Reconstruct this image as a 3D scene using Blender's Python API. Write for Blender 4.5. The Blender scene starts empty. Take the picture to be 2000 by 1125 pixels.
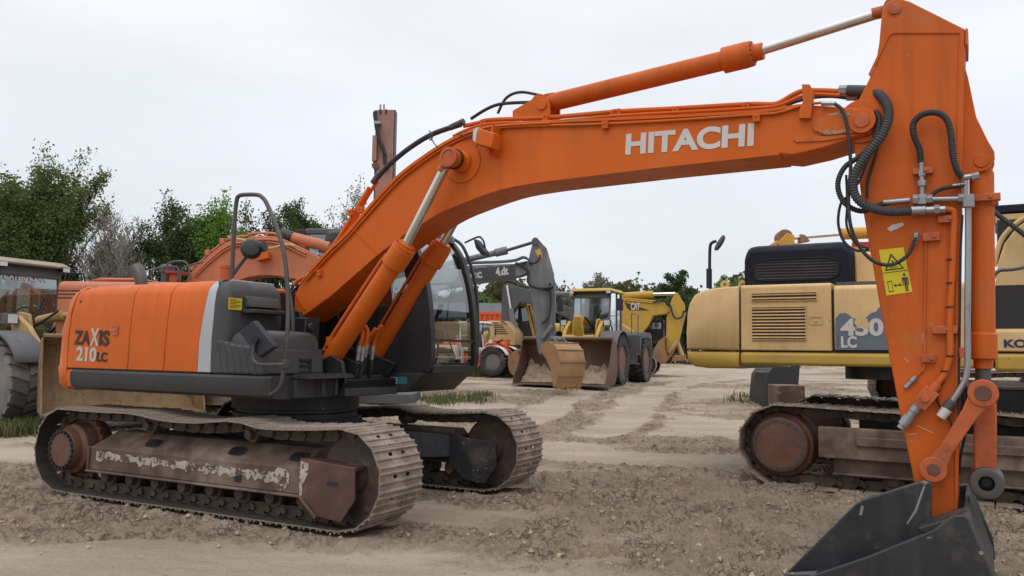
import bpy, math, random
import numpy as np
from mathutils import Vector, Matrix
R = math.radians
C = bpy.context.scene.collection
scene = bpy.context.scene
random.seed(7)

# ------------------------------------------------------------------ camera
CAM_F, CAM_PITCH, CAM_ROLL, CAM_H = 1588.0, 0.0806, 0.0134, 1.515
cam_data = bpy.data.cameras.new('camera')
cam = bpy.data.objects.new('camera', cam_data)
C.objects.link(cam)
cam_data.sensor_width = 36.0
cam_data.lens = CAM_F / 2000 * 36
cam_data.clip_end = 3000
cam_rot = Matrix.Rotation(math.pi / 2 + CAM_PITCH, 4, 'X') @ Matrix.Rotation(CAM_ROLL, 4, 'Z')
cam.matrix_world = Matrix.Translation((0, 0, CAM_H)) @ cam_rot
scene.camera = cam

# ------------------------------------------------------------------ overcast sky
SUN_EL, SUN_AZ = R(58), R(200)          # soft sun high behind the camera, azimuth from +Y clockwise
world = bpy.data.worlds.new('World')
scene.world = world
world.use_nodes = True
wn, wl = world.node_tree.nodes, world.node_tree.links
wn.clear()
w_out = wn.new('ShaderNodeOutputWorld')
bg_sky, bg_cloud, mixw = wn.new('ShaderNodeBackground'), wn.new('ShaderNodeBackground'), wn.new('ShaderNodeMixShader')
sky = wn.new('ShaderNodeTexSky')
sky.sky_type = 'NISHITA'
sky.sun_disc = False
sky.sun_elevation = SUN_EL
sky.sun_rotation = SUN_AZ
sky.dust_density = 3
wl.new(sky.outputs[0], bg_sky.inputs[0])
bg_sky.inputs[1].default_value = 0.10
tc = wn.new('ShaderNodeTexCoord')
sep = wn.new('ShaderNodeSeparateXYZ')
wl.new(tc.outputs['Generated'], sep.inputs[0])
ramp = wn.new('ShaderNodeValToRGB')      # cloud deck: pale at the horizon, brighter towards the zenith
wl.new(sep.outputs['Z'], ramp.inputs[0])
els = ramp.color_ramp.elements
els[0].position, els[0].color = 0.0, (.312, .328, .350, 1)
els[1].position, els[1].color = 1.0, (.72, .72, .73, 1)
e = els.new(.20); e.color = (.338, .350, .374, 1)
e = els.new(.42); e.color = (.385, .393, .418, 1)
e = els.new(.62); e.color = (.52, .525, .54, 1)
mp = wn.new('ShaderNodeMapping')
mp.inputs['Scale'].default_value = (1.0, 1.0, 3.2)
wl.new(tc.outputs['Generated'], mp.inputs[0])
nz = wn.new('ShaderNodeTexNoise')
nz.inputs['Scale'].default_value = 1.6
nz.inputs['Detail'].default_value = 5
nz.inputs['Roughness'].default_value = .5
wl.new(mp.outputs[0], nz.inputs[0])
mr = wn.new('ShaderNodeMapRange')
mr.inputs[1].default_value, mr.inputs[2].default_value = .32, .68
mr.inputs[3].default_value, mr.inputs[4].default_value = 2.22, 2.72
wl.new(nz.outputs[0], mr.inputs[0])
wl.new(ramp.outputs[0], bg_cloud.inputs[0])
wl.new(mr.outputs[0], bg_cloud.inputs[1])
mixw.inputs[0].default_value = .93
wl.new(bg_sky.outputs[0], mixw.inputs[1])
wl.new(bg_cloud.outputs[0], mixw.inputs[2])
wl.new(mixw.outputs[0], w_out.inputs[0])

sun_d = bpy.data.lights.new('sun', 'SUN')
sun_d.energy = 0.6
sun_d.angle = R(25)
sun_d.color = (1, .96, .9)
sun = bpy.data.objects.new('sun', sun_d)
C.objects.link(sun)
sd = Vector((math.sin(SUN_AZ) * math.cos(SUN_EL), math.cos(SUN_AZ) * math.cos(SUN_EL), math.sin(SUN_EL)))
sun.rotation_euler = sd.to_track_quat('Z', 'Y').to_euler()
sun.location = (0, -5, 20)
vs = scene.view_settings
vs.view_transform = 'Standard'
vs.look = 'None'
vs.exposure = 0.0
vs.gamma = 1

# ------------------------------------------------------------------ helpers
class Frame:
    """A thing's own axes: x forward, y left, z up, at (X, Y, Z) turned by yaw."""
    def __init__(s, X, Y, Z, yaw, k=1.0):
        s.o = Vector((X, Y, Z)); s.yaw = yaw; s.k = k
        s.inv = Matrix.Rotation(-yaw, 3, 'Z')
    def p(s, px, py, val, axis=1):
        """local point on the plane axis = val that the photograph shows at (px, py)"""
        a, b = px - 1000, py - 562.5
        c, si = math.cos(CAM_ROLL), math.sin(CAM_ROLL)
        u, v = a * c + b * si, -a * si + b * c
        c, si = math.cos(CAM_PITCH), math.sin(CAM_PITCH)
        d = Vector((u / CAM_F, c + v / CAM_F * si, si - v / CAM_F * c))
        o = s.inv @ (Vector((0, 0, CAM_H)) - s.o); d = s.inv @ d
        return o + d * ((val - o[axis]) / d[axis])
    def xz(s, pts, val):
        return [(q.x, q.z) for q in (s.p(a, b, val) for a, b in pts)]
    def yz(s, pts, val):
        return [(q.y, q.z) for q in (s.p(a, b, val, 0) for a, b in pts)]
    def ps(s, pts, val, axis=1):
        return [s.p(a, b, val, axis) for a, b in pts]

def smooth_pts(pts, n=6):
    P = [Vector(p) for p in pts]
    if len(P) < 3: return P
    out = []
    for i in range(len(P) - 1):
        p0, p1, p2, p3 = P[max(i - 1, 0)], P[i], P[i + 1], P[min(i + 2, len(P) - 1)]
        for k in range(n):
            t = k / n
            out.append(.5 * ((2 * p1) + (p2 - p0) * t + (2 * p0 - 5 * p1 + 4 * p2 - p3) * t * t + (3 * p1 - p0 - 3 * p2 + p3) * t ** 3))
    out.append(P[-1])
    return out

class MB:
    """collects shapes into one mesh"""
    def __init__(s): s.v, s.f = [], []
    def add(s, v, f):
        n = len(s.v); s.v += [tuple(q) for q in v]; s.f += [tuple(i + n for i in q) for q in f]; return s
    def box(s, c, d, rot=None):
        x, y, z = (q / 2 for q in d)
        v = [Vector((a * x, b * y, e * z)) for e in (-1, 1) for b in (-1, 1) for a in (-1, 1)]
        if rot is not None: v = [rot @ q for q in v]
        v = [q + Vector(c) for q in v]
        return s.add(v, [(0, 2, 3, 1), (4, 5, 7, 6), (0, 1, 5, 4), (2, 6, 7, 3), (0, 4, 6, 2), (1, 3, 7, 5)])
    def bb(s, x0, x1, y0, y1, z0, z1):
        return s.box(((x0 + x1) / 2, (y0 + y1) / 2, (z0 + z1) / 2), (abs(x1 - x0), abs(y1 - y0), abs(z1 - z0)))
    def loft(s, rings, caps=True):
        n = len(rings[0]); v = [q for r in rings for q in r]; f = []
        for i in range(len(rings) - 1):
            for j in range(n):
                k = (j + 1) % n
                f.append((i * n + j, i * n + k, (i + 1) * n + k, (i + 1) * n + j))
        if caps:
            f.append(tuple(range(n))[::-1]); f.append(tuple((len(rings) - 1) * n + j for j in range(n)))
        return s.add(v, f)
    def pr(s, pts, a, b, axis=1):
        """prism: outline pts in the two other axes, from a to b along axis"""
        def mk(q, w):
            return {1: (q[0], w, q[1]), 0: (w, q[0], q[1]), 2: (q[0], q[1], w)}[axis]
        return s.loft([[mk(q, a) for q in pts], [mk(q, b) for q in pts]])
    def cyl(s, p0, p1, r0, r1=None, n=20, caps=True):
        p0, p1 = Vector(p0), Vector(p1); r1 = r0 if r1 is None else r1
        d = (p1 - p0).normalized(); a = d.orthogonal().normalized(); b = d.cross(a)
        rg = lambda p, r: [p + (a * math.cos(t) + b * math.sin(t)) * r for t in (2 * math.pi * i / n for i in range(n))]
        return s.loft([rg(p0, r0), rg(p1, r1)], caps)
    def lathe(s, o, ax, prof, n=28, caps=True):
        """prof: (radius, distance along ax)"""
        o, d = Vector(o), Vector(ax).normalized(); a = d.orthogonal().normalized(); b = d.cross(a)
        return s.loft([[o + d * h + (a * math.cos(t) + b * math.sin(t)) * max(r, 1e-4) for t in (2 * math.pi * i / n for i in range(n))] for r, h in prof], caps)
    def tube(s, pts, r, n=10, sm=6, ribs=0):
        P = smooth_pts(pts, sm) if sm else [Vector(p) for p in pts]
        P = [p for i, p in enumerate(P) if i == 0 or (p - P[i - 1]).length > 1e-5]
        if ribs:                        # corrugated hose: resample and let the radius ripple
            L = [0]
            for i in range(1, len(P)): L.append(L[-1] + (P[i] - P[i - 1]).length)
            m = int(L[-1] / ribs * 2); Q = []; j = 0
            for k in range(m + 1):
                t = L[-1] * k / m
                while j < len(P) - 2 and L[j + 1] < t: j += 1
                Q.append(P[j].lerp(P[j + 1], (t - L[j]) / max(L[j + 1] - L[j], 1e-6)))
            P = Q
        rings = []; a = None
        for i, p in enumerate(P):
            d = (P[min(i + 1, len(P) - 1)] - P[max(i - 1, 0)]).normalized()
            a = d.orthogonal().normalized() if a is None else (a - d * a.dot(d)).normalized()
            b = d.cross(a); q = r * (1 + (.11 if i % 2 else -.09)) if ribs else (r[i] if isinstance(r, list) else r)
            rings.append([p + (a * math.cos(t) + b * math.sin(t)) * q for t in (2 * math.pi * k / n for k in range(n))])
        return s.loft(rings)
    def grid(s, rows):
        n = len(rows[0]); v = [q for r in rows for q in r]
        return s.add(v, [(i * n + j, i * n + j + 1, (i + 1) * n + j + 1, (i + 1) * n + j) for i in range(len(rows) - 1) for j in range(n - 1)])
    def build(s, name, m, parent=None, bevel=0, smooth=None, label=None):
        me = bpy.data.meshes.new(name); me.from_pydata(s.v, [], s.f); me.validate()
        import bmesh
        bm = bmesh.new(); bm.from_mesh(me); bmesh.ops.recalc_face_normals(bm, faces=bm.faces); bm.to_mesh(me); bm.free()
        for q in (m if isinstance(m, list) else [m]): me.materials.append(q)
        o = bpy.data.objects.new(name, me); C.objects.link(o)
        if parent: o.parent = parent
        if bevel:
            b = o.modifiers.new('bevel', 'BEVEL'); b.width = bevel; b.segments = 2; b.limit_method = 'ANGLE'; b.angle_limit = R(32); b.harden_normals = False
        if smooth is None: smooth = 32
        if smooth:
            me.polygons.foreach_set('use_smooth', [True] * len(me.polygons))
            try: me.set_sharp_from_angle(angle=R(smooth))
            except Exception: pass
        if label: o['label'] = label
        return o

class Each:
    """like MB, but every piece started with n() becomes an object of its own"""
    def __init__(s): s.q = []
    def n(s): s.q.append(MB()); return s.q[-1]
    def build(s, *a, **k): return [m.build(*a, **k) for m in s.q]

def tag(o, label=None, cat=None, group=None, kind=None):
    if label: o['label'] = label
    if cat: o['category'] = cat
    if group: o['group'] = group
    if kind: o['kind'] = kind
    return o

def thing(name, fr, label, cat, group=None):
    o = bpy.data.objects.new(name, None); C.objects.link(o)
    o.location = fr.o; o.rotation_euler = (0, 0, fr.yaw); o.empty_display_size = .3
    return tag(o, label, cat, group)

def copy_tree(o, parent=None):
    c = o.copy(); C.objects.link(c)
    if parent: c.parent = parent
    for ch in list(o.children): copy_tree(ch, c)
    return c

def text(name, body, size, origin, xd, yd, m, parent=None, bold=.0, sx=1.0, label=None, space=1.0, align='LEFT'):
    cu = bpy.data.curves.new(name, 'FONT'); cu.body = body; cu.size = size; cu.offset = bold; cu.extrude = .0015; cu.space_character = space; cu.align_x = align
    t = bpy.data.objects.new(name, cu); C.objects.link(t)
    bpy.context.view_layer.update()
    me = bpy.data.meshes.new_from_object(t.evaluated_get(bpy.context.evaluated_depsgraph_get()))
    bpy.data.objects.remove(t)
    me.name = name; me.materials.clear(); me.materials.append(m)
    o = bpy.data.objects.new(name, me); C.objects.link(o)
    if parent: o.parent = parent
    xd, yd = Vector(xd).normalized(), Vector(yd).normalized(); zd = xd.cross(yd).normalized(); yd = zd.cross(xd)
    M = Matrix((xd, yd, zd)).transposed().to_4x4(); M.translation = Vector(origin)
    o.matrix_basis = M @ Matrix.Diagonal((sx, 1, 1, 1))
    if label: o['label'] = label
    return o

def fit_text(name, body, a, b, h, up, m, parent, bold=0., lift=.004, label=None):
    """lettering from point a to point b, capital height h"""
    o = text(name, body, h / .72, a, Vector(b) - Vector(a), up, m, parent, h * .055, label=label)
    xs = [v.co.x for v in o.data.vertices]; w = max(xs) - min(xs)
    k = (Vector(b) - Vector(a)).length / max(w, 1e-6)
    n = (Vector(b) - Vector(a)).cross(Vector(up)).normalized()
    o.matrix_basis = Matrix.Translation(n * lift) @ o.matrix_basis @ Matrix.Diagonal((k, 1, 1, 1)) @ Matrix.Translation((-min(xs), 0, 0))
    return o

# ------------------------------------------------------------------ materials
def mat(name, col, rough=.5, metal=0., var=.12, vs=2.5, dirt=None, chips=None, streak=None, bump=0., bs=30., coat=0., spec=.5, low=None):
    """painted / bare surface: tone variation, patches of dirt, chips, rain streaks, low mud (low = colour, top height, amount)"""
    m = bpy.data.materials.new(name); m.use_nodes = True
    nt = m.node_tree; N, L = nt.nodes, nt.links
    b = N['Principled BSDF']; b.inputs['Metallic'].default_value = metal
    b.inputs['Specular IOR Level'].default_value = spec
    b.inputs['Coat Weight'].default_value = coat; b.inputs['Coat Roughness'].default_value = .15
    t = N.new('ShaderNodeTexCoord')
    def noise(scale, detail=4, rgh=.55, sc=None):
        n = N.new('ShaderNodeTexNoise'); n.inputs['Scale'].default_value = scale; n.inputs['Detail'].default_value = detail; n.inputs['Roughness'].default_value = rgh
        if sc:
            mp = N.new('ShaderNodeMapping'); mp.inputs['Scale'].default_value = sc; L.new(t.outputs['Object'], mp.inputs[0]); L.new(mp.outputs[0], n.inputs[0])
        else: L.new(t.outputs['Object'], n.inputs[0])
        return n.outputs[0]
    def rng(x, a, b_, c=0., d=1.):
        q = N.new('ShaderNodeMapRange'); q.clamp = True
        for i, w in enumerate((a, b_, c, d)): q.inputs[i + 1].default_value = w
        L.new(x, q.inputs[0]); return q.outputs[0]
    def mix(f, a, b_):
        q = N.new('ShaderNodeMix'); q.data_type = 'RGBA'
        L.new(f, q.inputs[0])
        for i, w in ((6, a), (7, b_)):
            if isinstance(w, tuple): q.inputs[i].default_value = (*w[:3], 1)
            else: L.new(w, q.inputs[i])
        return q.outputs[2]
    k0, k1 = 1 - var, 1 + var
    c = mix(rng(noise(vs, 5), .3, .7), tuple(q * k0 for q in col), tuple(min(q * k1, .95) for q in col))
    rr = rng(noise(vs * 3, 4), .3, .7, rough * .85, min(rough * 1.2, 1))
    def addr(f, to):
        nonlocal rr
        q = N.new('ShaderNodeMix'); q.data_type = 'FLOAT'; L.new(f, q.inputs[0]); L.new(rr, q.inputs[2]); q.inputs[3].default_value = to; rr = q.outputs[0]
    if dirt:
        dc, amt, ds = dirt
        f = rng(noise(ds, 8, .65), .72 - .4 * amt, .80 - .2 * amt, 0, min(1, .55 + .4 * amt)); c = mix(f, c, dc); addr(f, .9)
    if streak:
        sc_, amt = streak
        f = rng(noise(1., 5, .6, (9, 9, .7)), .62 - .2 * amt, .85 - .2 * amt, 0, .55 * min(1, amt * 1.6)); c = mix(f, c, sc_); addr(f, .8)
    if low:
        lc, top, amt = low
        s = N.new('ShaderNodeSeparateXYZ'); L.new(t.outputs['Object'], s.inputs[0])
        a = N.new('ShaderNodeMath'); a.operation = 'ADD'; L.new(s.outputs[2], a.inputs[0])
        L.new(rng(noise(4, 8, .7), .3, .7, -top * .5, top * .5), a.inputs[1])
        f = rng(a.outputs[0], top * .4, top * 1.1, amt, 0); c = mix(f, c, lc); addr(f, .95)
    if chips:
        cc, amt, cs = chips
        f = rng(noise(cs, 10, .7), .80 - .35 * amt, .82 - .35 * amt); c = mix(f, c, cc); addr(f, .8)
    L.new(c, b.inputs['Base Color']); L.new(rr, b.inputs['Roughness'])
    if bump:
        bp = N.new('ShaderNodeBump'); bp.inputs['Strength'].default_value = min(1, bump); bp.inputs['Distance'].default_value = .02
        L.new(noise(bs, 8, .6), bp.inputs['Height']); L.new(bp.outputs[0], b.inputs['Normal'])
    return m

def glass_mat(name, tint=(.75, .82, .8), refl=1.0, rough=.02):
    m = bpy.data.materials.new(name); m.use_nodes = True
    N, L = m.node_tree.nodes, m.node_tree.links; N.clear()
    o = N.new('ShaderNodeOutputMaterial'); mx = N.new('ShaderNodeMixShader'); t = N.new('ShaderNodeBsdfTransparent'); g = N.new('ShaderNodeBsdfGlossy')
    fr = N.new('ShaderNodeFresnel'); fr.inputs[0].default_value = 1.5
    ml = N.new('ShaderNodeMath'); ml.operation = 'MULTIPLY_ADD'; ml.inputs[1].default_value = 1.6 * refl; ml.inputs[2].default_value = .03; ml.use_clamp = True
    L.new(fr.outputs[0], ml.inputs[0])
    t.inputs[0].default_value = (*tint, 1); g.inputs[0].default_value = (.95, .97, 1, 1); g.inputs[1].default_value = rough
    L.new(ml.outputs[0], mx.inputs[0]); L.new(t.outputs[0], mx.inputs[1]); L.new(g.outputs[0], mx.inputs[2]); L.new(mx.outputs[0], o.inputs[0])
    return m

MUD = (.30, .235, .175); DUST = (.34, .275, .21); RUST = (.12, .045, .02)
ORANGE = (.56, .110, .009)
M = {}
M['orange'] = mat('orange_paint', ORANGE, .46, var=.12, vs=.9, dirt=((.46, .17, .06), .26, 1.6), streak=((.42, .10, .02), .55), chips=((.30, .10, .04), .33, 16), bump=.02, bs=60, spec=.25)
M['orange_arm'] = mat('orange_paint_worn', (.535, .104, .011), .5, var=.15, vs=1.1, dirt=((.44, .16, .06), .34, 1.8), streak=((.34, .08, .02), .7), chips=((.42, .20, .10), .40, 12), bump=.03, bs=50, spec=.25)
M['orange_under'] = mat('orange_paint_link', (.44, .092, .024), .55, var=.2, dirt=((.16, .06, .03), .5, 4.), chips=((.56, .22, .09), .42, 12), bump=.1, bs=40)
M['orange_far'] = mat('orange_paint_faded', (.46, .150, .068), .55, var=.1, dirt=((.45, .2, .1), .3, 2.), streak=((.3, .1, .05), .4))
M['navy'] = mat('navy_paint', (.021, .022, .028), .5, var=.3, dirt=((.13, .10, .085), .6, 2.), chips=((.27, .26, .26), .47, 20), bump=.05, bs=30)
M['charcoal'] = mat('charcoal_paint', (.036, .035, .037), .55, var=.15, dirt=((.085, .078, .074), .3, 2.), streak=((.07, .065, .062), .3), bump=.02, bs=80)
M['grey_panel'] = mat('grey_plastic', (.047, .046, .049), .6, var=.12, dirt=((.085, .08, .075), .2, 4.), streak=((.08, .075, .072), .3), bump=.04, bs=120)
M['silver'] = mat('silver_stripe', (.40, .42, .445), .45, metal=.2, var=.05, dirt=((.40, .37, .34), .12, 3.), streak=((.4, .38, .36), .3))
M['black'] = mat('black_paint', (.013, .013, .015), .5, var=.3, dirt=((.07, .06, .055), .2, 4.), bump=.03)
M['cab_black'] = mat('cab_paint', (.022, .021, .024), .42, var=.15, dirt=((.06, .052, .05), .25, 2.), streak=((.05, .045, .045), .3))
M['rubber'] = mat('hose_rubber', (.022, .022, .024), .6, var=.25, dirt=((.12, .1, .085), .25, 8.))
M['hose_grey'] = mat('hose_cover', (.045, .045, .048), .6, var=.2, dirt=((.14, .12, .10), .25, 8.))
M['chrome'] = mat('chrome_rod', (.62, .60, .57), .13, metal=1, var=.08, dirt=((.35, .27, .2), .12, 4.), spec=.5)
M['steel'] = mat('zinc_fitting', (.33, .33, .34), .42, metal=.8, var=.15, dirt=((.2, .17, .14), .3, 12.))
M['steel_dark'] = mat('steel_dark', (.09, .085, .08), .5, metal=.5, var=.2, dirt=((.17, .13, .1), .3, 9.))
M['shoe'] = mat('track_shoe_steel', (.24, .19, .155), .7, metal=.1, var=.22, vs=5, dirt=((.42, .345, .275), .62, 5.), chips=((.42, .36, .31), .10, 10), bump=.2, bs=35)
M['inner_shade'] = mat('shaded_inner_steel', (.035, .027, .023), .7, var=.3, vs=4, dirt=((.12, .09, .07), .4, 5.), bump=.15)  # inner shoe faces painted dark for the shade inside the track loop
M['chain'] = mat('track_chain', (.085, .06, .047), .7, metal=.2, var=.25, vs=6, dirt=((.22, .17, .13), .45, 9.), bump=.25, bs=40)
M['frame_rust'] = mat('track_frame_paint', (.095, .056, .042), .6, var=.25, vs=4, dirt=((.27, .205, .15), .62, 1.8), streak=((.05, .03, .025), .5), chips=((.42, .36, .30), .04, 7), bump=.1, bs=24)
M['guard_rust'] = mat('idler_guard_paint', (.085, .040, .032), .42, var=.25, vs=3, dirt=((.16, .085, .055), .35, 3.), bump=.06, bs=30)
M['scrape'] = mat('scraped_primer', (.38, .34, .29), .6, var=.3, vs=8, chips=((.10, .06, .045), .82, 15))
M['drive'] = mat('final_drive_rust', (.125, .056, .034), .6, var=.25, vs=4, dirt=((.20, .13, .09), .35, 5.), bump=.12, bs=35)
M['white_letter'] = mat('white_vinyl', (.55, .52, .49), .5, var=.05, dirt=((.5, .4, .32), .1, 6.))
M['black_letter'] = mat('dark_vinyl', (.035, .013, .014), .5, var=.1)
M['silver_letter'] = mat('silver_vinyl', (.52, .49, .43), .4, metal=.3, var=.1, chips=((.55, .2, .07), .1, 30))
M['yellow_decal'] = mat('yellow_decal', (.62, .50, .01), .5, var=.06, dirt=((.5, .35, .05), .15, 6.))
M['decal_print'] = mat('decal_print', (.06, .04, .02), .6, var=.1)
M['teal'] = mat('teal_decal', (.03, .17, .22), .5, var=.1)
M['tan_wear'] = mat('worn_primer', (.42, .24, .12), .65, var=.3, vs=9, chips=((.12, .05, .03), .7, 20))
M['light_scratch'] = mat('light_scratch', (.52, .30, .19), .6, var=.15)
M['glass'] = glass_mat('cab_glass', (.72, .78, .77), 1.6)
M['lamp_glass'] = mat('lamp_lens', (.55, .57, .6), .12, var=.05, spec=.8)
M['mirror'] = mat('mirror_back', (.014, .016, .026), .6, var=.1, dirt=((.09, .08, .08), .2, 5.))
M['seat'] = mat('seat_fabric', (.035, .033, .034), .85, var=.2)

# ------------------------------------------------------------------ ground
_rs = np.random.RandomState(11)
_T = _rs.rand(256, 256)
def vnoise(x, y):
    xi, yi = np.floor(x).astype(int), np.floor(y).astype(int); fx, fy = x - xi, y - yi
    fx, fy = fx * fx * (3 - 2 * fx), fy * fy * (3 - 2 * fy)
    g = lambda a, b: _T[a % 256, b % 256]
    return (g(xi, yi) * (1 - fx) + g(xi + 1, yi) * fx) * (1 - fy) + (g(xi, yi + 1) * (1 - fx) + g(xi + 1, yi + 1) * fx) * fy
def fbm(x, y, o=4, k=.5):
    s, a, t = 0, 1, 0
    for i in range(o):
        s = s + a * vnoise(x * 2 ** i + 17.3 * i, y * 2 ** i + 5.1 * i); t += a; a *= k
    return s / t
def sstep(a, b, x):
    t = np.clip((x - a) / (b - a), 0, 1); return t * t * (3 - 2 * t)
def gbase(x, y):
    x, y = np.asarray(x, float), np.asarray(y, float)
    up = .60 * sstep(13, 27, y) + .12 * sstep(27, 40, y)
    left = sstep(-10.5, -4.5, x + .18 * (y - 14))
    z = up * left - .10 * (1 - left) * sstep(9, 16, y) + (1 - left) * .8 * sstep(18, 36, y)
    return z - .07 * sstep(1.5, 4, x) * (1 - sstep(11, 15, y))
HERO_X, HERO_Y, HERO_YAW, SWING = -2.349, 9.002, -.4873, -.0365
def soil_mask(x, y):
    """1 where the machines have churned the soil up, 0 where it is packed smooth"""
    wx, wy = x + 1.6 * (fbm(x * .4, y * .4) - .5), y + 1.6 * (fbm(x * .4 + 40, y * .4 + 9) - .5)
    m = fbm(wx * .35 + 3, wy * 1.15 + 8, 4)
    band = np.exp(-((y - 8.6 - .12 * x) / 1.25) ** 2) * sstep(-1.2, 1.2, x) * .30 + np.exp(-((y - 6.2 - .1 * x) / .55) ** 2) * sstep(.3, 2, x) * .16
    left = np.exp(-((y - 7.4 + .33 * (x + 3)) / .75) ** 2) * (1 - sstep(-2.2, -.8, x)) * .25
    foot = np.exp(-((y - 5.6) / .55) ** 2) * (1 - sstep(1, 3, x)) * .25
    road = np.exp(-((x - 2.2 - .30 * (y - 12)) / 1.9) ** 2) * sstep(11, 14, y) * .12
    ya = np.clip(y, 15, 60)
    rx = np.interp(ya, [15, 17, 19.5, 22, 25, 28, 33, 40, 60], [-.4, .4, 1.0, 1.75, 3.0, 4.4, 7.4, 11.6, 24.])
    ruts = (np.exp(-((x - rx) / .42) ** 2) + np.exp(-((x - rx - 1.9) / .42) ** 2)) * sstep(14, 17, y) * .5
    edge = (np.exp(-((np.abs(x - rx) - .72) / .22) ** 2) + np.exp(-((np.abs(x - rx - 1.9) - .72) / .22) ** 2)) * sstep(13, 16, y) * (1 - sstep(30, 45, y))
    rutm = .42 * edge * fbm(x * .9 + 3, y * .35 + 7) + .05 * sstep(9.5, 12, y) * (1 - sstep(24, 34, y))
    for c0, sl, w in ((9.9, .10, .3), (8.3, .16, .28), (7.45, .10, .2), (11.6, -.05, .3), (12.9, .08, .3)):
        d = y - c0 - sl * x - .35 * (fbm(x * .35 + c0, x * 0 + c0) - .5); rutm = rutm + .30 * np.exp(-(d / w) ** 2) * fbm(x * 1.1 + c0, y * .6) * sstep(-1, 1, x)  # rut lines take the darker soil colour so their depth shows
    return sstep(.43, .64, m + band + left - foot - road - ruts + rutm)
def gfine(x, y):
    mk = soil_mask(x, y)
    far = 1 - sstep(22, 40, y)
    z = .05 * (fbm(x * .5, y * .8) - .5) * (1 - .7 * sstep(11, 16, y)) + .016 * (fbm(x * 2.2, y * 4.0, 4) - .5)
    cl = 1 - 2 * np.abs(fbm(x * 5.5 + 9, y * 7.5, 3, .6) - .5); c2 = fbm(x * 13, y * 17, 3, .65)
    z = z + mk * far * (.10 * (fbm(x * 1.6 + 5, y * 2.6, 4, .6) - .45) + .075 * (cl ** 2 - .75) + .12 * (c2 - .5))
    z = z + (1 - mk) * far * .020 * (fbm(x * 9, y * 16, 3, .6) - .5)
    # wheel ruts running across the yard
    for c0, sl, w, dp in ((9.9, .10, .20, .085), (8.3, .16, .18, .08), (7.45, .10, .14, .05), (6.7, .02, .13, .04), (11.6, -.05, .24, .07), (5.35, .05, .12, .03), (12.9, .08, .22, .05)):
        d = y - c0 - sl * x - .35 * (fbm(x * .35 + c0, x * 0 + c0) - .5)
        cleat = .35 + .65 * (np.sin(x * 21 + 9 * d) > -.2)
        z = z - dp * np.exp(-(d / w) ** 2) * cleat * sstep(-1, 1, x) + dp * .7 * np.exp(-((np.abs(d) - w * 1.9) / (w * .8)) ** 2) * sstep(-1, 1, x)
    ya = np.clip(y, 15, 60)
    rx = np.interp(ya, [15, 17, 19.5, 22, 25, 28, 33, 40, 60], [-.4, .4, 1.0, 1.75, 3.0, 4.4, 7.4, 11.6, 24.])
    for o_ in (0, 1.9):
        d = (x - rx - o_); z = z + (.022 * np.exp(-((np.abs(d) - .62) / .2) ** 2) * (.5 + fbm(x * 2, y * 2)) - .022 * np.exp(-(d / .4) ** 4)) * sstep(13, 17, y) * (1 - sstep(34, 42, y))
    # prints of the track shoes beside the near track
    ca, sa = math.cos(HERO_YAW), math.sin(HERO_YAW)
    u = (x - HERO_X) * ca + (y - HERO_Y) * sa; v = -(x - HERO_X) * sa + (y - HERO_Y) * ca
    pr = np.exp(-((v + 1.95) / .30) ** 4) * sstep(-3.2, -2.2, u) * (1 - sstep(-.6, .2, u))
    z = z + pr * (.036 * np.sin(u * 42 + 4 * v + 3 * fbm(u * 3, v * 3)) - .01)
    for vc in (-1.195, 1.195):          # tracks press the ground flat, with a small spoil ridge
        inn = (1 - sstep(.34, .48, np.abs(v - vc))) * (1 - sstep(1.95, 2.35, np.abs(u)))
        z = z * (1 - inn) - .012 * inn
        ridge = np.exp(-((np.abs(v - vc) - .47) / .09) ** 2) * (1 - sstep(1.9, 2.2, np.abs(u)))
        z = z + ridge * .05 * fbm(u * 3, v * 3)
        front = np.exp(-((u - 2.1) / .16) ** 2) * (1 - sstep(.35, .55, np.abs(v - vc)))
        z = z + front * .05 * fbm(u * 6, v * 6)
    return z, mk

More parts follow.
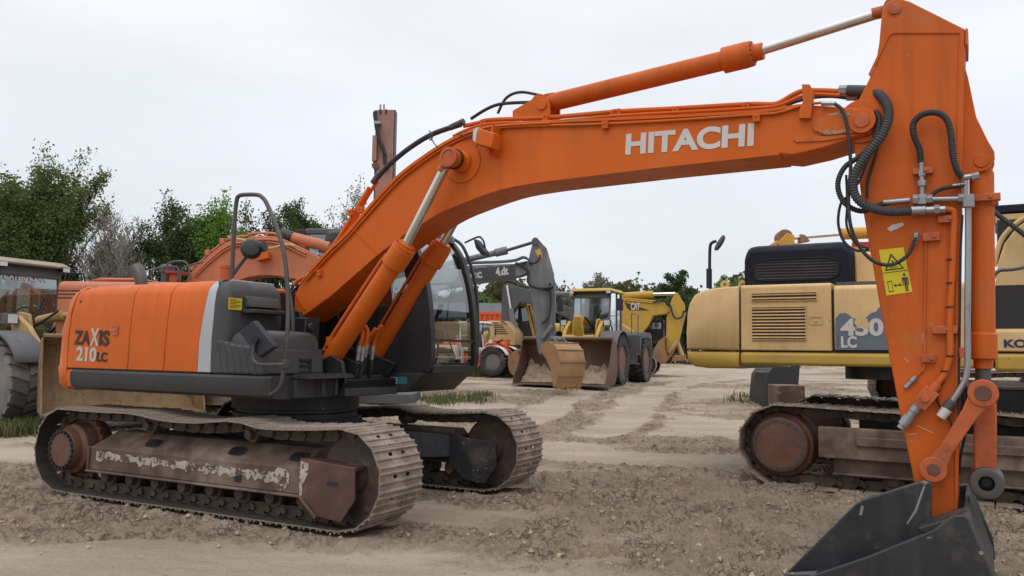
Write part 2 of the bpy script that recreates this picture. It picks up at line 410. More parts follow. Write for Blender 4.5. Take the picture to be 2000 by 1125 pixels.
def make_ground():
    ang = np.concatenate([np.arange(-180, -42, 4), np.arange(-42, 42, .135), np.arange(42, 180.1, 4)]) * math.pi / 180
    rad = np.concatenate([np.linspace(.3, 2.6, 10), 2.6 * 1.0044 ** np.arange(1, 640), 2.6 * 1.0044 ** 640 * 1.09 ** np.arange(0, 45)])
    A, Rr = np.meshgrid(ang, rad)
    X, Y = Rr * np.sin(A), Rr * np.cos(A)
    f, mk = gfine(X, Y)
    Z = gbase(X, Y) + f * (1 - sstep(40, 60, Rr))
    n, m = X.shape
    idx = np.arange(n * m).reshape(n, m)
    q = np.stack([idx[:-1, :-1], idx[:-1, 1:], idx[1:, 1:], idx[1:, :-1]], -1).reshape(-1, 4)[:, ::-1]
    me = bpy.data.meshes.new('ground')
    me.vertices.add(n * m); me.vertices.foreach_set('co', np.stack([X, Y, Z], -1).astype(np.float32).ravel())
    me.loops.add(q.size); me.loops.foreach_set('vertex_index', q.ravel().astype(np.int32))
    me.polygons.add(len(q)); me.polygons.foreach_set('loop_start', np.arange(0, q.size, 4, dtype=np.int32))
    try: me.polygons.foreach_set('loop_total', np.full(len(q), 4, dtype=np.int32))
    except Exception: pass
    me.update(calc_edges=True); me.validate()
    at = me.attributes.new('soil', 'FLOAT', 'POINT'); at.data.foreach_set('value', mk.astype(np.float32).ravel())
    me.polygons.foreach_set('use_smooth', [True] * len(me.polygons))
    o = bpy.data.objects.new('ground', me); C.objects.link(o); o['kind'] = 'structure'
    m_ = bpy.data.materials.new('dirt_yard'); m_.use_nodes = True
    N, L = m_.node_tree.nodes, m_.node_tree.links; b = N['Principled BSDF']
    b.inputs['Roughness'].default_value = .93; b.inputs['Specular IOR Level'].default_value = .2
    tcn = N.new('ShaderNodeTexCoord'); att = N.new('ShaderNodeAttribute'); att.attribute_name = 'soil'
    def nse(s, d=6, r=.6, sc=None):
        k = N.new('ShaderNodeTexNoise'); k.inputs['Scale'].default_value = s; k.inputs['Detail'].default_value = d; k.inputs['Roughness'].default_value = r
        mpn = N.new('ShaderNodeMapping'); mpn.inputs['Scale'].default_value = sc or (1, 1, 1); L.new(tcn.outputs['Object'], mpn.inputs[0]); L.new(mpn.outputs[0], k.inputs[0]); return k.outputs[0]
    def rg(x, a, b_, c=0., d=1.):
        k = N.new('ShaderNodeMapRange')
        for i, w in enumerate((a, b_, c, d)): k.inputs[i + 1].default_value = w
        L.new(x, k.inputs[0]); return k.outputs[0]
    def mx(f, a, b_):
        k = N.new('ShaderNodeMix'); k.data_type = 'RGBA'; L.new(f, k.inputs[0])
        for i, w in ((6, a), (7, b_)):
            if isinstance(w, tuple): k.inputs[i].default_value = (*w, 1)
            else: L.new(w, k.inputs[i])
        return k.outputs[2]
    def mth(op, a, b_):
        k = N.new('ShaderNodeMath'); k.operation = op; k.use_clamp = True
        for i, w in enumerate((a, b_)):
            if isinstance(w, (int, float)): k.inputs[i].default_value = w
            else: L.new(w, k.inputs[i])
        return k.outputs[0]
    dry = mx(rg(nse(.5, 8, .6, (1, 2.2, 1)), .35, .65), (.335, .272, .207), (.465, .390, .310))
    dry = mx(rg(nse(5, 8, .7, (1, 2, 1)), .52, .75, 0, .6), dry, (.25, .195, .143))
    damp = mx(rg(nse(3, 8, .7), .3, .7), (.19, .142, .100), (.335, .262, .193))
    damp = mx(rg(nse(.9, 5, .6), .56, .68, 0, .6), damp, (.20, .115, .055))
    c = mx(rg(att.outputs['Fac'], .1, .95, 0, .80), dry, damp)
    c = mx(rg(nse(42, 4, .75), .53, .66, 0, .45), c, (.19, .14, .10))
    c = mx(rg(nse(38, 3, .7), .60, .72, 0, .45), c, (.52, .44, .36))
    vo = N.new('ShaderNodeTexVoronoi'); vo.feature = 'DISTANCE_TO_EDGE'; vo.inputs['Scale'].default_value = 11
    wv = N.new('ShaderNodeMix'); wv.data_type = 'VECTOR'; wv.inputs[0].default_value = .3; L.new(tcn.outputs['Object'], wv.inputs[4])
    wn_ = N.new('ShaderNodeTexNoise'); wn_.inputs['Scale'].default_value = 7; wn_.inputs['Detail'].default_value = 6; L.new(tcn.outputs['Object'], wn_.inputs[0]); L.new(wn_.outputs['Color'], wv.inputs[5]); L.new(wv.outputs[1], vo.inputs[0])
    crev = mth('MULTIPLY', rg(vo.outputs[0], .0, .07, 1., 0.), mth('MULTIPLY', rg(att.outputs['Fac'], .2, .9), rg(nse(2.2, 4, .6), .42, .6)))
    c = mx(mth('MULTIPLY', crev, .38), c, (.12, .085, .06))  # shade in the crevices between clods put into the colour
    L.new(c, b.inputs['Base Color'])
    hh = mth('SUBTRACT', mth('ADD', mth('MULTIPLY', nse(9, 8, .7, (1, 1.5, 1)), .6), mth('MULTIPLY', nse(30, 6, .75), .4)), mth('MULTIPLY', crev, .4))
    bp = N.new('ShaderNodeBump'); bp.inputs['Strength'].default_value = 1; bp.inputs['Distance'].default_value = .06
    L.new(hh, bp.inputs['Height']); L.new(bp.outputs[0], b.inputs['Normal'])
    me.materials.append(m_)
    return m_
M['dirt'] = make_ground()

def gz(x, y):
    """height of the ground sheet"""
    a, b = np.array([x]), np.array([y]); return float(gbase(a, b)[0] + gfine(a, b)[0][0])

def make_clods():
    rs = np.random.RandomState(3); mb = MB()
    oct_ = [Vector(q) for q in ((1, 0, 0), (-1, 0, 0), (0, 1, 0), (0, -1, 0), (0, 0, 1), (0, 0, -1))]
    fc = [(0, 2, 4), (2, 1, 4), (1, 3, 4), (3, 0, 4), (2, 0, 5), (1, 2, 5), (3, 1, 5), (0, 3, 5)]
    r = 3.6 + 17 * rs.rand(60000) ** 1.6; a = (rs.rand(60000) - .5) * 1.4
    x, y = r * np.sin(a), r * np.cos(a)
    f, mk = gfine(x, y); z = gbase(x, y) + f
    keep = rs.rand(60000) < .035 + .34 * mk ** 2
    ca, sa = math.cos(HERO_YAW), math.sin(HERO_YAW)
    for i in np.nonzero(keep)[0][:5200]:
        u = (x[i] - HERO_X) * ca + (y[i] - HERO_Y) * sa; v = -(x[i] - HERO_X) * sa + (y[i] - HERO_Y) * ca
        if abs(u) < 2.3 and abs(abs(v) - 1.195) < .34: continue
        s = .006 + .026 * rs.rand() ** 3.2
        rot = Matrix.Rotation(rs.rand() * 6.3, 3, Vector(rs.rand(3) - .5).normalized())
        k = 1 + .5 * (rs.rand(6) - .5)
        mb.add([rot @ (q * s * k[j]) * 1.0 + Vector((x[i], y[i], z[i] + s * .25)) for j, q in enumerate(oct_)], fc)
    m = mat('soil_clod', (.37, .285, .21), .95, var=.28, vs=9, bump=.3, bs=60)
    return tag(mb.build('soil_clods', m, smooth=0), kind='stuff', label='loose clods of dry soil scattered over the yard')
make_clods()

# ------------------------------------------------------------------ tracked undercarriages (shared by the excavators)
def track_path(xa, xb, zc, r, tops, pitch, zbot=None):
    """closed path (x, z) of the track chain resampled to whole shoes"""
    P = []
    n = 40
    for i in range(n + 1):
        P.append((xa + (xb - xa) * i / n, zc - r))
    for i in range(1, 24):
        t = -math.pi / 2 + math.pi * i / 24; P.append((xb + r * math.cos(t), zc + r * math.sin(t)))
    tp = [Vector((a, 0, b)) for a, b in tops]
    for q in smooth_pts(tp, 8): P.append((q.x, q.z))
    for i in range(1, 24):
        t = math.pi / 2 + math.pi * i / 24; P.append((xa + r * math.cos(t), zc + r * math.sin(t)))
    P.append(P[0])
    L = [0]
    for i in range(1, len(P)): L.append(L[-1] + math.dist(P[i], P[i - 1]))
    k = round(L[-1] / pitch); out = []; j = 0
    at = lambda s: (np.interp(s % L[-1], L, [p[0] for p in P]), np.interp(s % L[-1], L, [p[1] for p in P]))
    h = L[-1] / k
    for i in range(k):
        s = i * h; a, b = at(s - h / 2), at(s + h / 2)
        out.append((((a[0] + b[0]) / 2, (a[1] + b[1]) / 2), math.atan2(b[1] - a[1], b[0] - a[0])))
    return out, h

def shoe_mesh(pitch, w, hole=True):
    """one triple-grouser plate: +x along the chain, -z outwards (ground side)"""
    h = pitch / 2 + .004; t = .013; g = .030
    full = [(-h, 0), (-h, -t), (-h + .012, -t - .004), (-h + .018, -g), (-h + .032, -g), (-h + .040, -t), (-.014, -t), (-.008, -g + .004), (.008, -g + .004), (.014, -t),
            (h - .040, -t), (h - .032, -g), (h - .018, -g), (h - .012, -t), (h + .010, -t + .004), (h + .010, 0)]
    mb = MB()
    if hole:
        s0, s1 = .022, h - .046
        a = [(-h, 0), (-h, -t), (-h + .012, -t - .004), (-h + .018, -g), (-h + .032, -g), (-h + .040, -t), (-.014, -t), (-.008, -g + .004), (.008, -g + .004), (.014, -t), (s0, -t), (s0, 0)]
        b = [(s1, 0), (s1, -t), (h - .040, -t), (h - .032, -g), (h - .018, -g), (h - .012, -t), (h + .010, -t + .004), (h + .010, 0)]
        for y0, y1, two in ((-w / 2, -.115, 0), (-.115, -.06, 1), (-.06, .06, 0), (.06, .115, 1), (.115, w / 2, 0)):
            if two: mb.pr(a, y0, y1); mb.pr(b, y0, y1)
            else: mb.pr(full, y0, y1)
    else: mb.pr(full, -w / 2, w / 2)
    for y in (-.09, .09):
        for x_ in (-.045, -.03 + .0): mb.cyl((x_ - .012, y, -t + .001), (x_ - .012, y, -t - .011), .011, n=6)
    return mb

def link_chain(path, pitch, yc, k=1.0):
    mb = MB()
    for (x, z), a in path:
        rot = Matrix.Rotation(-a, 3, 'Y'); c, s = math.cos(a), math.sin(a)
        for dy in (-.075, .075):
            o = Vector((x, yc + dy * k, z))
            pts = [(-pitch * .56, .012), (-pitch * .3, .0), (pitch * .1, .0), (pitch * .2, .035), (pitch * .52, .03), (pitch * .56, .06), (pitch * .45, .1), (0, .108), (-pitch * .45, .1), (-pitch * .58, .06)]
            mb.loft([[o + rot @ Vector((px, e * .018 * k, pz * k)) for px, pz in pts] for e in (-1, 1)])
        o = Vector((x, yc, z)) + rot @ Vector((pitch / 2, 0, .055 * k))
        mb.cyl(o - Vector((0, .12 * k, 0)), o + Vector((0, .12 * k, 0)), .03 * k, n=8)
    return mb

def roller(x, z, yc, r, w):
    mb = MB()
    mb.lathe((x, yc - w / 2, z), (0, 1, 0), [(.02, -.06), (r * .55, -.06), (r * .6, 0), (r, 0), (r, .05), (r * .82, .06), (r * .82, w - .06), (r, w - .05), (r, w), (r * .6, w), (r * .55, w + .06), (.02, w + .06)], 20)
    return mb

def sprocket(x, z, yc, r, teeth=21, w=.07):
    pts = []
    for i in range(teeth):
        for f, q in ((0, .9), (.25, 1.0), (.5, 1.0), (.75, .9)):
            t = 2 * math.pi * (i + f) / teeth; pts.append((x + r * q * math.cos(t), z + r * q * math.sin(t)))
    return MB().pr(pts, yc - w / 2, yc + w / 2)

# ------------------------------------------------------------------ the orange excavator in front
F = Frame(HERO_X, HERO_Y, 0, HERO_YAW + SWING)
hero = thing('excavator', F, 'large bright orange crawler excavator with grey stripe and long boom in the foreground', 'excavator')
U = Frame(HERO_X, HERO_Y, 0, HERO_YAW)
def under(o): o.rotation_euler = (0, 0, -SWING); return o

def build_undercarriage():
    tops = [(1.86, .865), (1.45, .835), (.95, .82), (.62, .868), (.1, .825), (-.35, .83), (-.75, .872), (-1.3, .865), (-1.83, .87)]
    path, pitch = track_path(-1.83, 1.86, .46, .415, tops, .19)
    sm = None
    for side in (-1, 1):
        yc = 1.195 * side
        tr = under(link_chain(path, pitch, yc).build('track', M['chain'], hero, smooth=0))
        for (x, z), a in path:
            if sm is None:
                so = shoe_mesh(pitch, .60).build('track_shoe', [M['shoe'], M['inner_shade']], tr, smooth=0, bevel=.003); sm = so.data
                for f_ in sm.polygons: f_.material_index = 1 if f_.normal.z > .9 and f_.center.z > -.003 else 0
            else:
                so2 = so.copy(); C.objects.link(so2); so2.parent = tr; so = so2
            so.matrix_basis = Matrix.Translation((x, yc + random.uniform(-.004, .004), z)) @ Matrix.Rotation(-a + random.uniform(-.012, .012), 4, 'Y')
        sp = under(sprocket(-1.83, .46, yc, .34).build('sprocket', M['drive'], hero))
        d = MB().lathe((-1.83, yc - .10 * side, .46), (0, side, 0), [(.05, -.05), (.29, -.02), (.30, .02), (.30, .10), (.27, .13), (.255, .26), (.215, .285), (.205, .375), (.195, .385), (.02, .387)], 36)
        fd = under(d.build('final_drive', M['drive'], hero, bevel=.006))
        bm_ = MB()
        bm_.lathe((-1.83, yc + .283 * side, .46), (0, side, 0), [(.168, 0), (.204, 0), (.204, .004), (.168, .004), (.168, 0)], 36, caps=False)
        for i in range(20):
            t = 2 * math.pi * i / 20
            bm_.cyl((-1.83 + .185 * math.cos(t), yc + .284 * side, .46 + .185 * math.sin(t)), (-1.83 + .185 * math.cos(t), yc + .302 * side, .46 + .185 * math.sin(t)), .016, n=6)
        bm_.build('bolt_ring', M['black'], fd)
        idl = MB().lathe((1.86, yc - .09, .46), (0, 1, 0), [(.05, -.06), (.12, -.06), (.14, 0), (.33, 0), (.36, .02), (.36, .055), (.31, .06), (.31, .12), (.36, .125), (.36, .16), (.33, .18), (.14, .18), (.12, .24), (.05, .24)], 36)
        under(idl.build('idler', M['chain'], hero))
        for i in range(8):
            under(roller(-1.28 + i * .375, .215, yc, .098, .22).build('roller', M['chain'], hero))
        for x in (-.72, .66):
            under(roller(x, .745, yc, .075, .18).build('carrier_roller', M['chain'], hero))
        if True:   # side frame with its sloped top and lower flange
            s = side
            prof = [(yc + .20 * s, .285), (yc + .225 * s, .285), (yc + .225 * s, .505), (yc + .02 * s, .665), (yc - .20 * s, .665), (yc - .20 * s, .285)]
            tf = MB()
            xa, xb = -1.44, 1.42
            tf.loft([[(xa + (.14 if z > .6 else 0), y, z) for y, z in prof], [(xb, y, z) for y, z in prof]])
            tf.bb(xa - .03, xb + .02, yc + .10 * s, yc + .262 * s, .262, .2835)
            for z0, z1, d0 in ((.285, .512, 0),): tf.bb(xa - .03, xa + .0, yc - .05 * s, yc + .245 * s, z0, z1)
            frm = under(tf.build('track_frame', M['frame_rust'], hero, bevel=.008))
            hl = Each()                                  # oval clean-out holes in the slope, square one in the side
            nrm = Vector((0, .16 * s, .205)).normalized(); along = Vector((0, -.205 * s, .16)).normalized()
            for hx in (-.62, .52, 1.27):
                c0 = Vector((hx, yc + .122 * s, .585)); pts = []
                for i in range(20):
                    t = 2 * math.pi * i / 20; ex = abs(math.cos(t)) ** .55 * math.copysign(1, math.cos(t)); ey = abs(math.sin(t)) ** .55 * math.copysign(1, math.sin(t))
                    pts.append(c0 + Vector((1, 0, 0)) * ex * .105 + along * ey * .055)
                hl.n().loft([[q + nrm * .003 for q in pts], [q + nrm * .0005 for q in pts]])
            if side < 0: hl.n().bb(.60, .685, yc + .2262 * s, yc + .2285 * s, .33, .40)
            hl.build('opening', M['black'], frm, smooth=0)
            sc = MB()                                  # primer shown where the paint is scraped off
            rr_ = random.Random(5); top_, bot_ = [], []
            for i in range(60):
                x_ = -1.34 + i * (1.25 + 1.34) / 59; w_ = (.018 + .03 * rr_.random()) * (1.9 if x_ > .95 else 1); m_ = .435 - .02 * (x_ + 1.3) / 2.6
                top_.append((x_, m_ + w_)); bot_.append((x_, m_ - w_ * (.8 + .8 * rr_.random())))
            sc.pr(top_ + bot_[::-1], yc + .2262 * s, yc + .2295 * s)
            if side < 0: sc.build('paint_scrape', M['scrape'], frm, smooth=0)
            gp = [(1.40, .29), (1.40, .60), (1.985, .56), (2.0, .30), (1.86, .105), (1.60, .125)]
            g = MB().pr(gp, yc + .235 * s, yc + .262 * s)
            g.pr([(1.40, .565), (1.40, .60), (1.985, .56), (1.99, .525)], yc + .10 * s, yc + .235 * s)
            g.pr([(1.40, .29), (1.43, .285), (1.62, .13), (1.60, .10)], yc + .262 * s, yc + .295 * s)
            gi = MB().pr(gp, yc - .262 * s, yc - .235 * s)
            gg = under(g.build('idler_guard', M['guard_rust'], hero, bevel=.006))
            if side > 0: under(gi.build('idler_guard', M['navy'], hero, bevel=.006))
            MB().bb(1.70, 1.82, yc + .2625 * s, yc + .2655 * s, .40, .425).build('slot', M['black'], gg, smooth=0)
            if side < 0:
                MB().pr([(1.41, .58), (1.50, .56), (1.49, .47), (1.44, .38), (1.43, .28), (1.405, .29), (1.40, .45)], yc + .2625 * s, yc + .2650 * s).build('paint_scrape', M['scrape'], gg, smooth=0)
    # centre frame: ring housing and four legs in dark navy
    cf = MB().lathe((0, 0, .55), (0, 0, 1), [(.1, -.08), (.78, -.05), (.78, .19), (.70, .20), (.70, .26), (.1, .26)], 40)
    for sx in (-1, 1):
        for sy in (-1, 1):
            a = [(.25 * sx, .50 * sy), (.72 * sx, .25 * sy), (1.45 * sx, .99 * sy), (.72 * sx, .99 * sy)]
            cf.loft([[(q[0], q[1], .36) for q in a], [(q[0], q[1], z_) for q, z_ in zip(a, (.70, .70, .60, .60))]])
    for sy in (-1, 1): cf.bb(-1.5, 1.5, .985 * sy, 1.0 * sy, .30, .62)
    under(cf.build('centre_frame', M['navy'], hero, bevel=.012))
    sr = MB().lathe((0, 0, .80), (0, 0, 1), [(.1, 0), (.66, 0), (.66, .06), (.62, .07), (.62, .10), (.68, .11), (.68, .25), (.1, .25)], 48)
    for i in range(36):
        t = 2 * math.pi * i / 36; sr.cyl((.70 * math.cos(t), .70 * math.sin(t), .75), (.70 * math.cos(t), .70 * math.sin(t), .80), .018, n=6)
    sr.build('swing_ring', M['navy'], hero)
build_undercarriage()

def xline(pts, y=-1.355):
    """x as a function of z along a seam traced on the machine's right side"""
    q = sorted(((v.z, v.x) for v in F.ps(pts, y)))
    zs, xs = [a for a, b in q], [b for a, b in q]
    return lambda z: float(np.interp(z, zs, xs)) if len(zs) > 1 else xs[0]

def section(zb, zt, y0, yi, rad, lean=.03):
    pts = [(y0, zb), (y0, zb + .3), (y0 + lean * .3, zb + .55)]
    for a, b in ((0, 0), (.10, .30), (.28, .62), (.52, .84), (.78, .96), (1., 1.)): pts.append((y0 + lean + rad * 1.5 * a, zt - rad + rad * b))
    pts += [(yi, zt), (yi, zb)]
    return pts

ZT = 2.195
def side_panel(name, xr, xf, m, zb=1.30, zt=ZT, y0=-1.355, yi=-.62, rad=.13, gap=.005, parent=None, bevel=.006):
    sec = section(zb, zt, y0, yi, rad)
    mb = MB().loft([[(xr(z) + gap, y, z) for y, z in sec], [(xf(z) - gap, y, z) for y, z in sec]])
    return mb.build(name, m, parent or hero, bevel=bevel)

def build_body():
    s1 = xline([(146, 572), (138, 610), (130, 717)]); s2 = xline([(258, 576), (249, 718)]); s3 = xline([(330, 575), (319, 723)])
    s4 = xline([(402, 573), (390, 650), (385, 728)]); s5 = xline([(421, 573), (413, 650), (411, 731)])
    # counterweight: plan outline swung about the slew centre
    def ring(z, k, yk=0.):
        pts = []
        y1 = 1.355 - yk
        for i in range(25):
            y = -1.12 + 2.24 * i / 24; pts.append((-math.sqrt(2.70 ** 2 - y * y) + k, y * (1 - yk * .3), z))
        rx = -math.sqrt(2.70 ** 2 - 1.12 ** 2) + k
        L = [(rx + .03, 1.19 - yk * .6, z), (rx + .09, 1.27 - yk * .8, z), (rx + .17, 1.325 - yk, z), (rx + .28, y1, z), (-1.9, y1, z)]
        return [(a, -b, c) for a, b, c in L[::-1]] + pts + L
    lv = [(1.06, .14, .12), (1.075, .07, .05), (1.13, .03, .012), (1.31, .015, .0), (1.325, .03, .004), (1.6, .05, .0), (1.9, .10, .012), (2.05, .14, .03), (2.12, .18, .06), (2.165, .24, .10), (2.187, .31, .16), (2.192, .40, .24)]
    rings = []
    for z, k, yk in lv:
        r_ = ring(z, k, yk); xf = s1(min(max(z, 1.3), 2.1)) - .006
        r_[0] = (xf, r_[0][1], z); r_[-1] = (xf, r_[-1][1], z); rings.append(r_)
    MB().loft(rings).build('counterweight', M['orange'], hero, smooth=40)
    # inner core keeps the seams dark
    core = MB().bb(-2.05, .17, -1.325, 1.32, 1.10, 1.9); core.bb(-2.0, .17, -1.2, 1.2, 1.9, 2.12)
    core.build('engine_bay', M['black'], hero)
    p1 = side_panel('side_door', s1, s2, M['orange']); p2 = side_panel('side_door', s2, s3, M['orange']); side_panel('side_cover', s3, s4, M['orange'], gap=.004)
    lk = MB(); c0 = F.p(225, 646, -1.358)
    lk.bb(c0.x - .045, c0.x + .045, -1.3585, -1.362, c0.z - .05, c0.z + .05)
    h_ = lk.build('handle', M['orange_under'], p1, bevel=.003)
    MB().cyl((c0.x, -1.3622, c0.z + .008), (c0.x, -1.37, c0.z + .008), .014, n=12).build('keyhole', M['steel'], p1)
    side_panel('stripe', s4, s5, M['silver'], gap=.001, zt=ZT + .003, y0=-1.358)
    s6 = lambda z: .395 - .05 * max(0, (z - 1.9) / .3)
    # dark tank ahead of the stripe: rounded front corner and top
    def tank_ring(z, ins):
        xf = .40 - ins; y0 = -1.356 + ins * .6; r = .09; pts = [(s5(min(z, 2.05)) + .001, y0)]
        for i in range(7):
            t = math.pi / 2 * i / 6; pts.append((xf - r + r * math.sin(t), y0 + r - r * math.cos(t)))
        return [(a, b, z) for a, b in pts + [(xf, -.66), (.10, -.66)]]
    MB().loft([tank_ring(z, i) for z, i in ((1.30, 0), (1.95, .005), (2.06, .02), (2.11, .045), (2.15, .085), (2.175, .13), (2.19, .18))]).build('fuel_tank', M['grey_panel'], hero, smooth=45)
    rec = MB()      # recessed grab shelf on the tank front
    a, b = F.p(477, 576, .40, 0), F.p(541, 604, .40, 0)
    rec.loft([[(.4025, a.y, a.z), (.4025, b.y, a.z - .01), (.4025, b.y, b.z), (.4025, a.y + .01, b.z)], [(.43, a.y + .02, a.z - .03), (.43, b.y, a.z - .04), (.46, b.y, b.z), (.46, a.y + .02, b.z)]])
    rec.build('grab_shelf', M['grey_panel'], hero, bevel=.008)
    a, b = F.p(478, 599, .45, 0), F.p(550, 609, .45, 0)
    MB().bb(.40, .56, a.y, b.y, b.z - .035, b.z).build('grab_bar', M['charcoal'], hero, bevel=.006)
    # lower tool box with slots, lids
    tb = MB(); xf = .93
    prof = [(s5(1.35) + .004, 1.292), (xf, 1.292), (xf - .03, 1.53), (.5, 1.575), (s5(1.5) + .02, 1.625)]
    tb.pr(prof, -1.358, -.58)
    tbo = tb.build('tool_box', M['grey_panel'], hero, bevel=.02)
    sl = MB()
    for i in range(6):
        x0_ = .27 + i * .093; top = 1.60 - i * .012
        pts = [Vector((x0_ + q * .075 + .02 * math.sin(q * 2.6), -1.3585, top - q * .25)) for q in (0, .3, .6, 1)]
        sl.tube(pts, .008, 6, 3)
        sl.box((x0_ + .10, -1.359, 1.325 - .0), (.022, .004, .009))
    sl.build('louvre', M['grey_panel'], tbo)
    es = MB(); a = F.p(585, 703, xf - .014, 0); b = F.p(606, 726, xf - .014, 0); w = b.y - a.y
    for f in (0, .5, 1): es.bb(xf - .03, xf - .0 + .004, a.y, b.y, a.z + (b.z - a.z) * f - .012, a.z + (b.z - a.z) * f + .012)
    es.bb(xf - .03, xf + .003, b.y - .03, b.y, b.z, a.z)
    es.build('grip_slots', M['black'], tbo, smooth=0)
    lid = MB()
    def lidring(z, ins): return [(.42 + ins, -1.31 + ins, z), (.50, -1.33 + ins, z), (.80 - ins, -1.33 + ins, z), (.89 - ins, -1.27 + ins, z), (.90 - ins, -.64 - ins, z), (.42 + ins, -.62 - ins, z)]
    lid.loft([lidring(1.50, .0), lidring(1.60, .005), lidring(1.66, .025), lidring(1.69, .07), lidring(1.70, .13)])
    lid.build('lid', M['grey_panel'], hero, smooth=50)
    # deck and skirt
    def skirt(x, ins=0.): return [(x, -1.345, 1.285), (x, -1.372, 1.262), (x, -1.372, 1.17), (x, -1.352, 1.105), (x, -1.30, 1.075), (x, -1.1, 1.068), (x, -1.1, 1.285)]
    xs = s1(1.3)
    sk = MB().loft([[(q[0], q[1] + (.02), q[2]) for q in skirt(xs + .0)], skirt(xs + .10)][1:] + [skirt(xs + .12), skirt(.93), [(1.0, q[1] + .03, q[2]) for q in skirt(0)]])
    sk.build('deck_skirt', M['charcoal'], hero, smooth=40)
    MB().loft([[(q[0], q[1] + .02, q[2]) for q in skirt(xs)], skirt(xs + .098)]).build('deck_skirt', M['orange'], hero, smooth=40)
    hq = F.p(158, 589, -1.33); MB().cyl((hq.x, hq.y - .006, hq.z), (hq.x, hq.y + .02, hq.z), .012, n=10).build('plug', M['black'], hero)
    dk = MB().bb(-2.2, .985, -1.11, 1.30, 1.075, 1.27); dk.bb(.985, 1.16, -.52, .30, 1.075, 1.15)
    dk.bb(.985, 1.06, -1.09, -.45, 1.075, 1.26)
    dk.build('deck', M['charcoal'], hero, bevel=.01)
    st = MB(); st.bb(1.0, 1.24, -1.10, -.50, 1.262, 1.29)
    for i in range(12): st.bb(1.01, 1.235, -1.07 + i * .048, -1.055 + i * .048, 1.29, 1.302)
    for y in (-.80, -.62): st.bb(1.10, 1.13, y - .015, y + .015, 1.10, 1.262)
    st.build('step', M['charcoal'], hero)
    # engine hood, left side cover
    eh = MB().loft([[(-2.2, y, z) for y, z in ((-.63, 2.05), (-.63, 2.19), (1.0, 2.17), (1.25, 2.05))], [(-.02, y, z) for y, z in ((-.63, 2.05), (-.63, 2.18), (.9, 2.17), (1.0, 2.05))]])
    eh.build('engine_hood', M['orange'], hero, bevel=.02)
    MB().bb(-2.1, -.2, 1.322, 1.35, 1.28, 2.05).build('side_cover', M['orange'], hero, bevel=.01)
    # exhaust, fuel filler
    ex = F.p(276, 552, -.25); MB().tube([(ex.x, -.25, 2.15), (ex.x, -.25, 2.33), (ex.x - .05, -.25, 2.45), (ex.x - .12, -.25, 2.52)], .075, 18).build('exhaust_pipe', M['steel_dark'], hero)
    fc = F.p(441, 549, -1.0)
    MB().lathe((fc.x, -1.0, 2.16), (0, 0, 1), [(.085, 0), (.085, .03), (.06, .04), (.058, .17), (.066, .175), (.066, .20), (.02, .203)], 24).build('filler_cap', M['orange_under'], hero)
    # lettering on the counterweight door
    y_ = -1.356
    def ft(body, p, q, top, m, bold=0.0, lb=None):
        a, b = F.p(*p, y_), F.p(*q, y_); c = F.p(*top, y_)
        fit_text('lettering', body, a, b, (c - a).length, (0, 0, 1), m, hero, bold, lift=.003, label=lb)
    ft('ZA', (144.5, 671), (176, 673), (146, 645), M['black_letter'], .02); ft('X', (176, 673), (193, 674), (178, 641), M['silver_letter'], .012); ft('IS', (193, 673), (213, 674.5), (193, 645), M['black_letter'], .02)
    ft('210', (149, 703), (188, 706), (151, 677), M['silver_letter'], .012); ft('LC', (189, 704.5), (209, 706), (190, 687), M['black_letter'], .02)
    a, b = F.p(447, 581, .405, 0), F.p(472, 606, .405, 0)
    dl = MB().bb(.4015, .4045, a.y, b.y, b.z, a.z).build('maintenance_decal', M['yellow_decal'], hero)
    pr_ = MB()
    for i in range(7): pr_.bb(.4046, .4052, a.y + (b.y - a.y) * .08, a.y + (b.y - a.y) * (.9 if i % 3 else .6), a.z + (b.z - a.z) * (.12 + .12 * i) - .004, a.z + (b.z - a.z) * (.12 + .12 * i) + .002)
    pr_.build('print', M['decal_print'], dl, smooth=0)
    # handrail, mirrors
    z2 = lambda pts: [(350 + a / 2.25, 360 + b / 2.25) for a, b in pts]
    rl = z2([(400, 925), (425, 910), (448, 880), (462, 800), (476, 640), (478, 500), (462, 310), (425, 180), (385, 85), (362, 55), (340, 46), (285, 46), (262, 52), (252, 75), (244, 160), (238, 260), (232, 412)])
    MB().tube(F.ps(rl, -1.33), .020, 12, 5).build('handrail', M['steel_dark'], hero)
    MB().tube(F.ps(z2([(497, 665), (500, 600), (492, 520), (480, 460)]), -.75), .018, 10).build('handrail', M['steel_dark'], hero)
    cn = F.ps(z2([(327, 597), (260, 650), (350, 763), (422, 713)]), -1.50)
    mr_ = MB().loft([[q + Vector((0, 0, 0)) for q in cn], [q + Vector((.01, .05, 0)) for q in cn]]).build('mirror', M['mirror'], hero, bevel=.015)
    MB().tube(F.ps(z2([(332, 682), (326, 730), (328, 770), (350, 790), (400, 792), (462, 792)]), -1.52), .014, 10).build('mirror_arm', M['steel_dark'], mr_)
    MB().cyl(F.p(*z2([(330, 685)])[0], -1.545), F.p(*z2([(330, 685)])[0], -1.50), .028).build('mirror_joint', M['black'], mr_)
    MB().box(F.p(*z2([(464, 790)])[0], -1.35), (.06, .07, .075)).build('clamp', M['steel_dark'], hero, bevel=.005)
    b0 = F.p(491, 490, -.95)
    lm = MB().lathe(b0 + Vector((-.04, .04, 0)), (.6, -.6, .2), [(.02, -.02), (.07, -.01), (.10, .04), (.105, .09), (.08, .12), (.02, .13)], 20)
    lm.cyl(b0 + Vector((0, .03, .02)), b0 + Vector((.12, .06, .05)), .055)
    lmo = lm.build('mirror', M['black'], hero)
    MB().tube([F.p(456, 535, -1.0), F.p(470, 515, -.98), F.p(486, 495, -.95)], .02, 10, 3).build('mirror_arm', M['steel_dark'], lmo)
build_body()

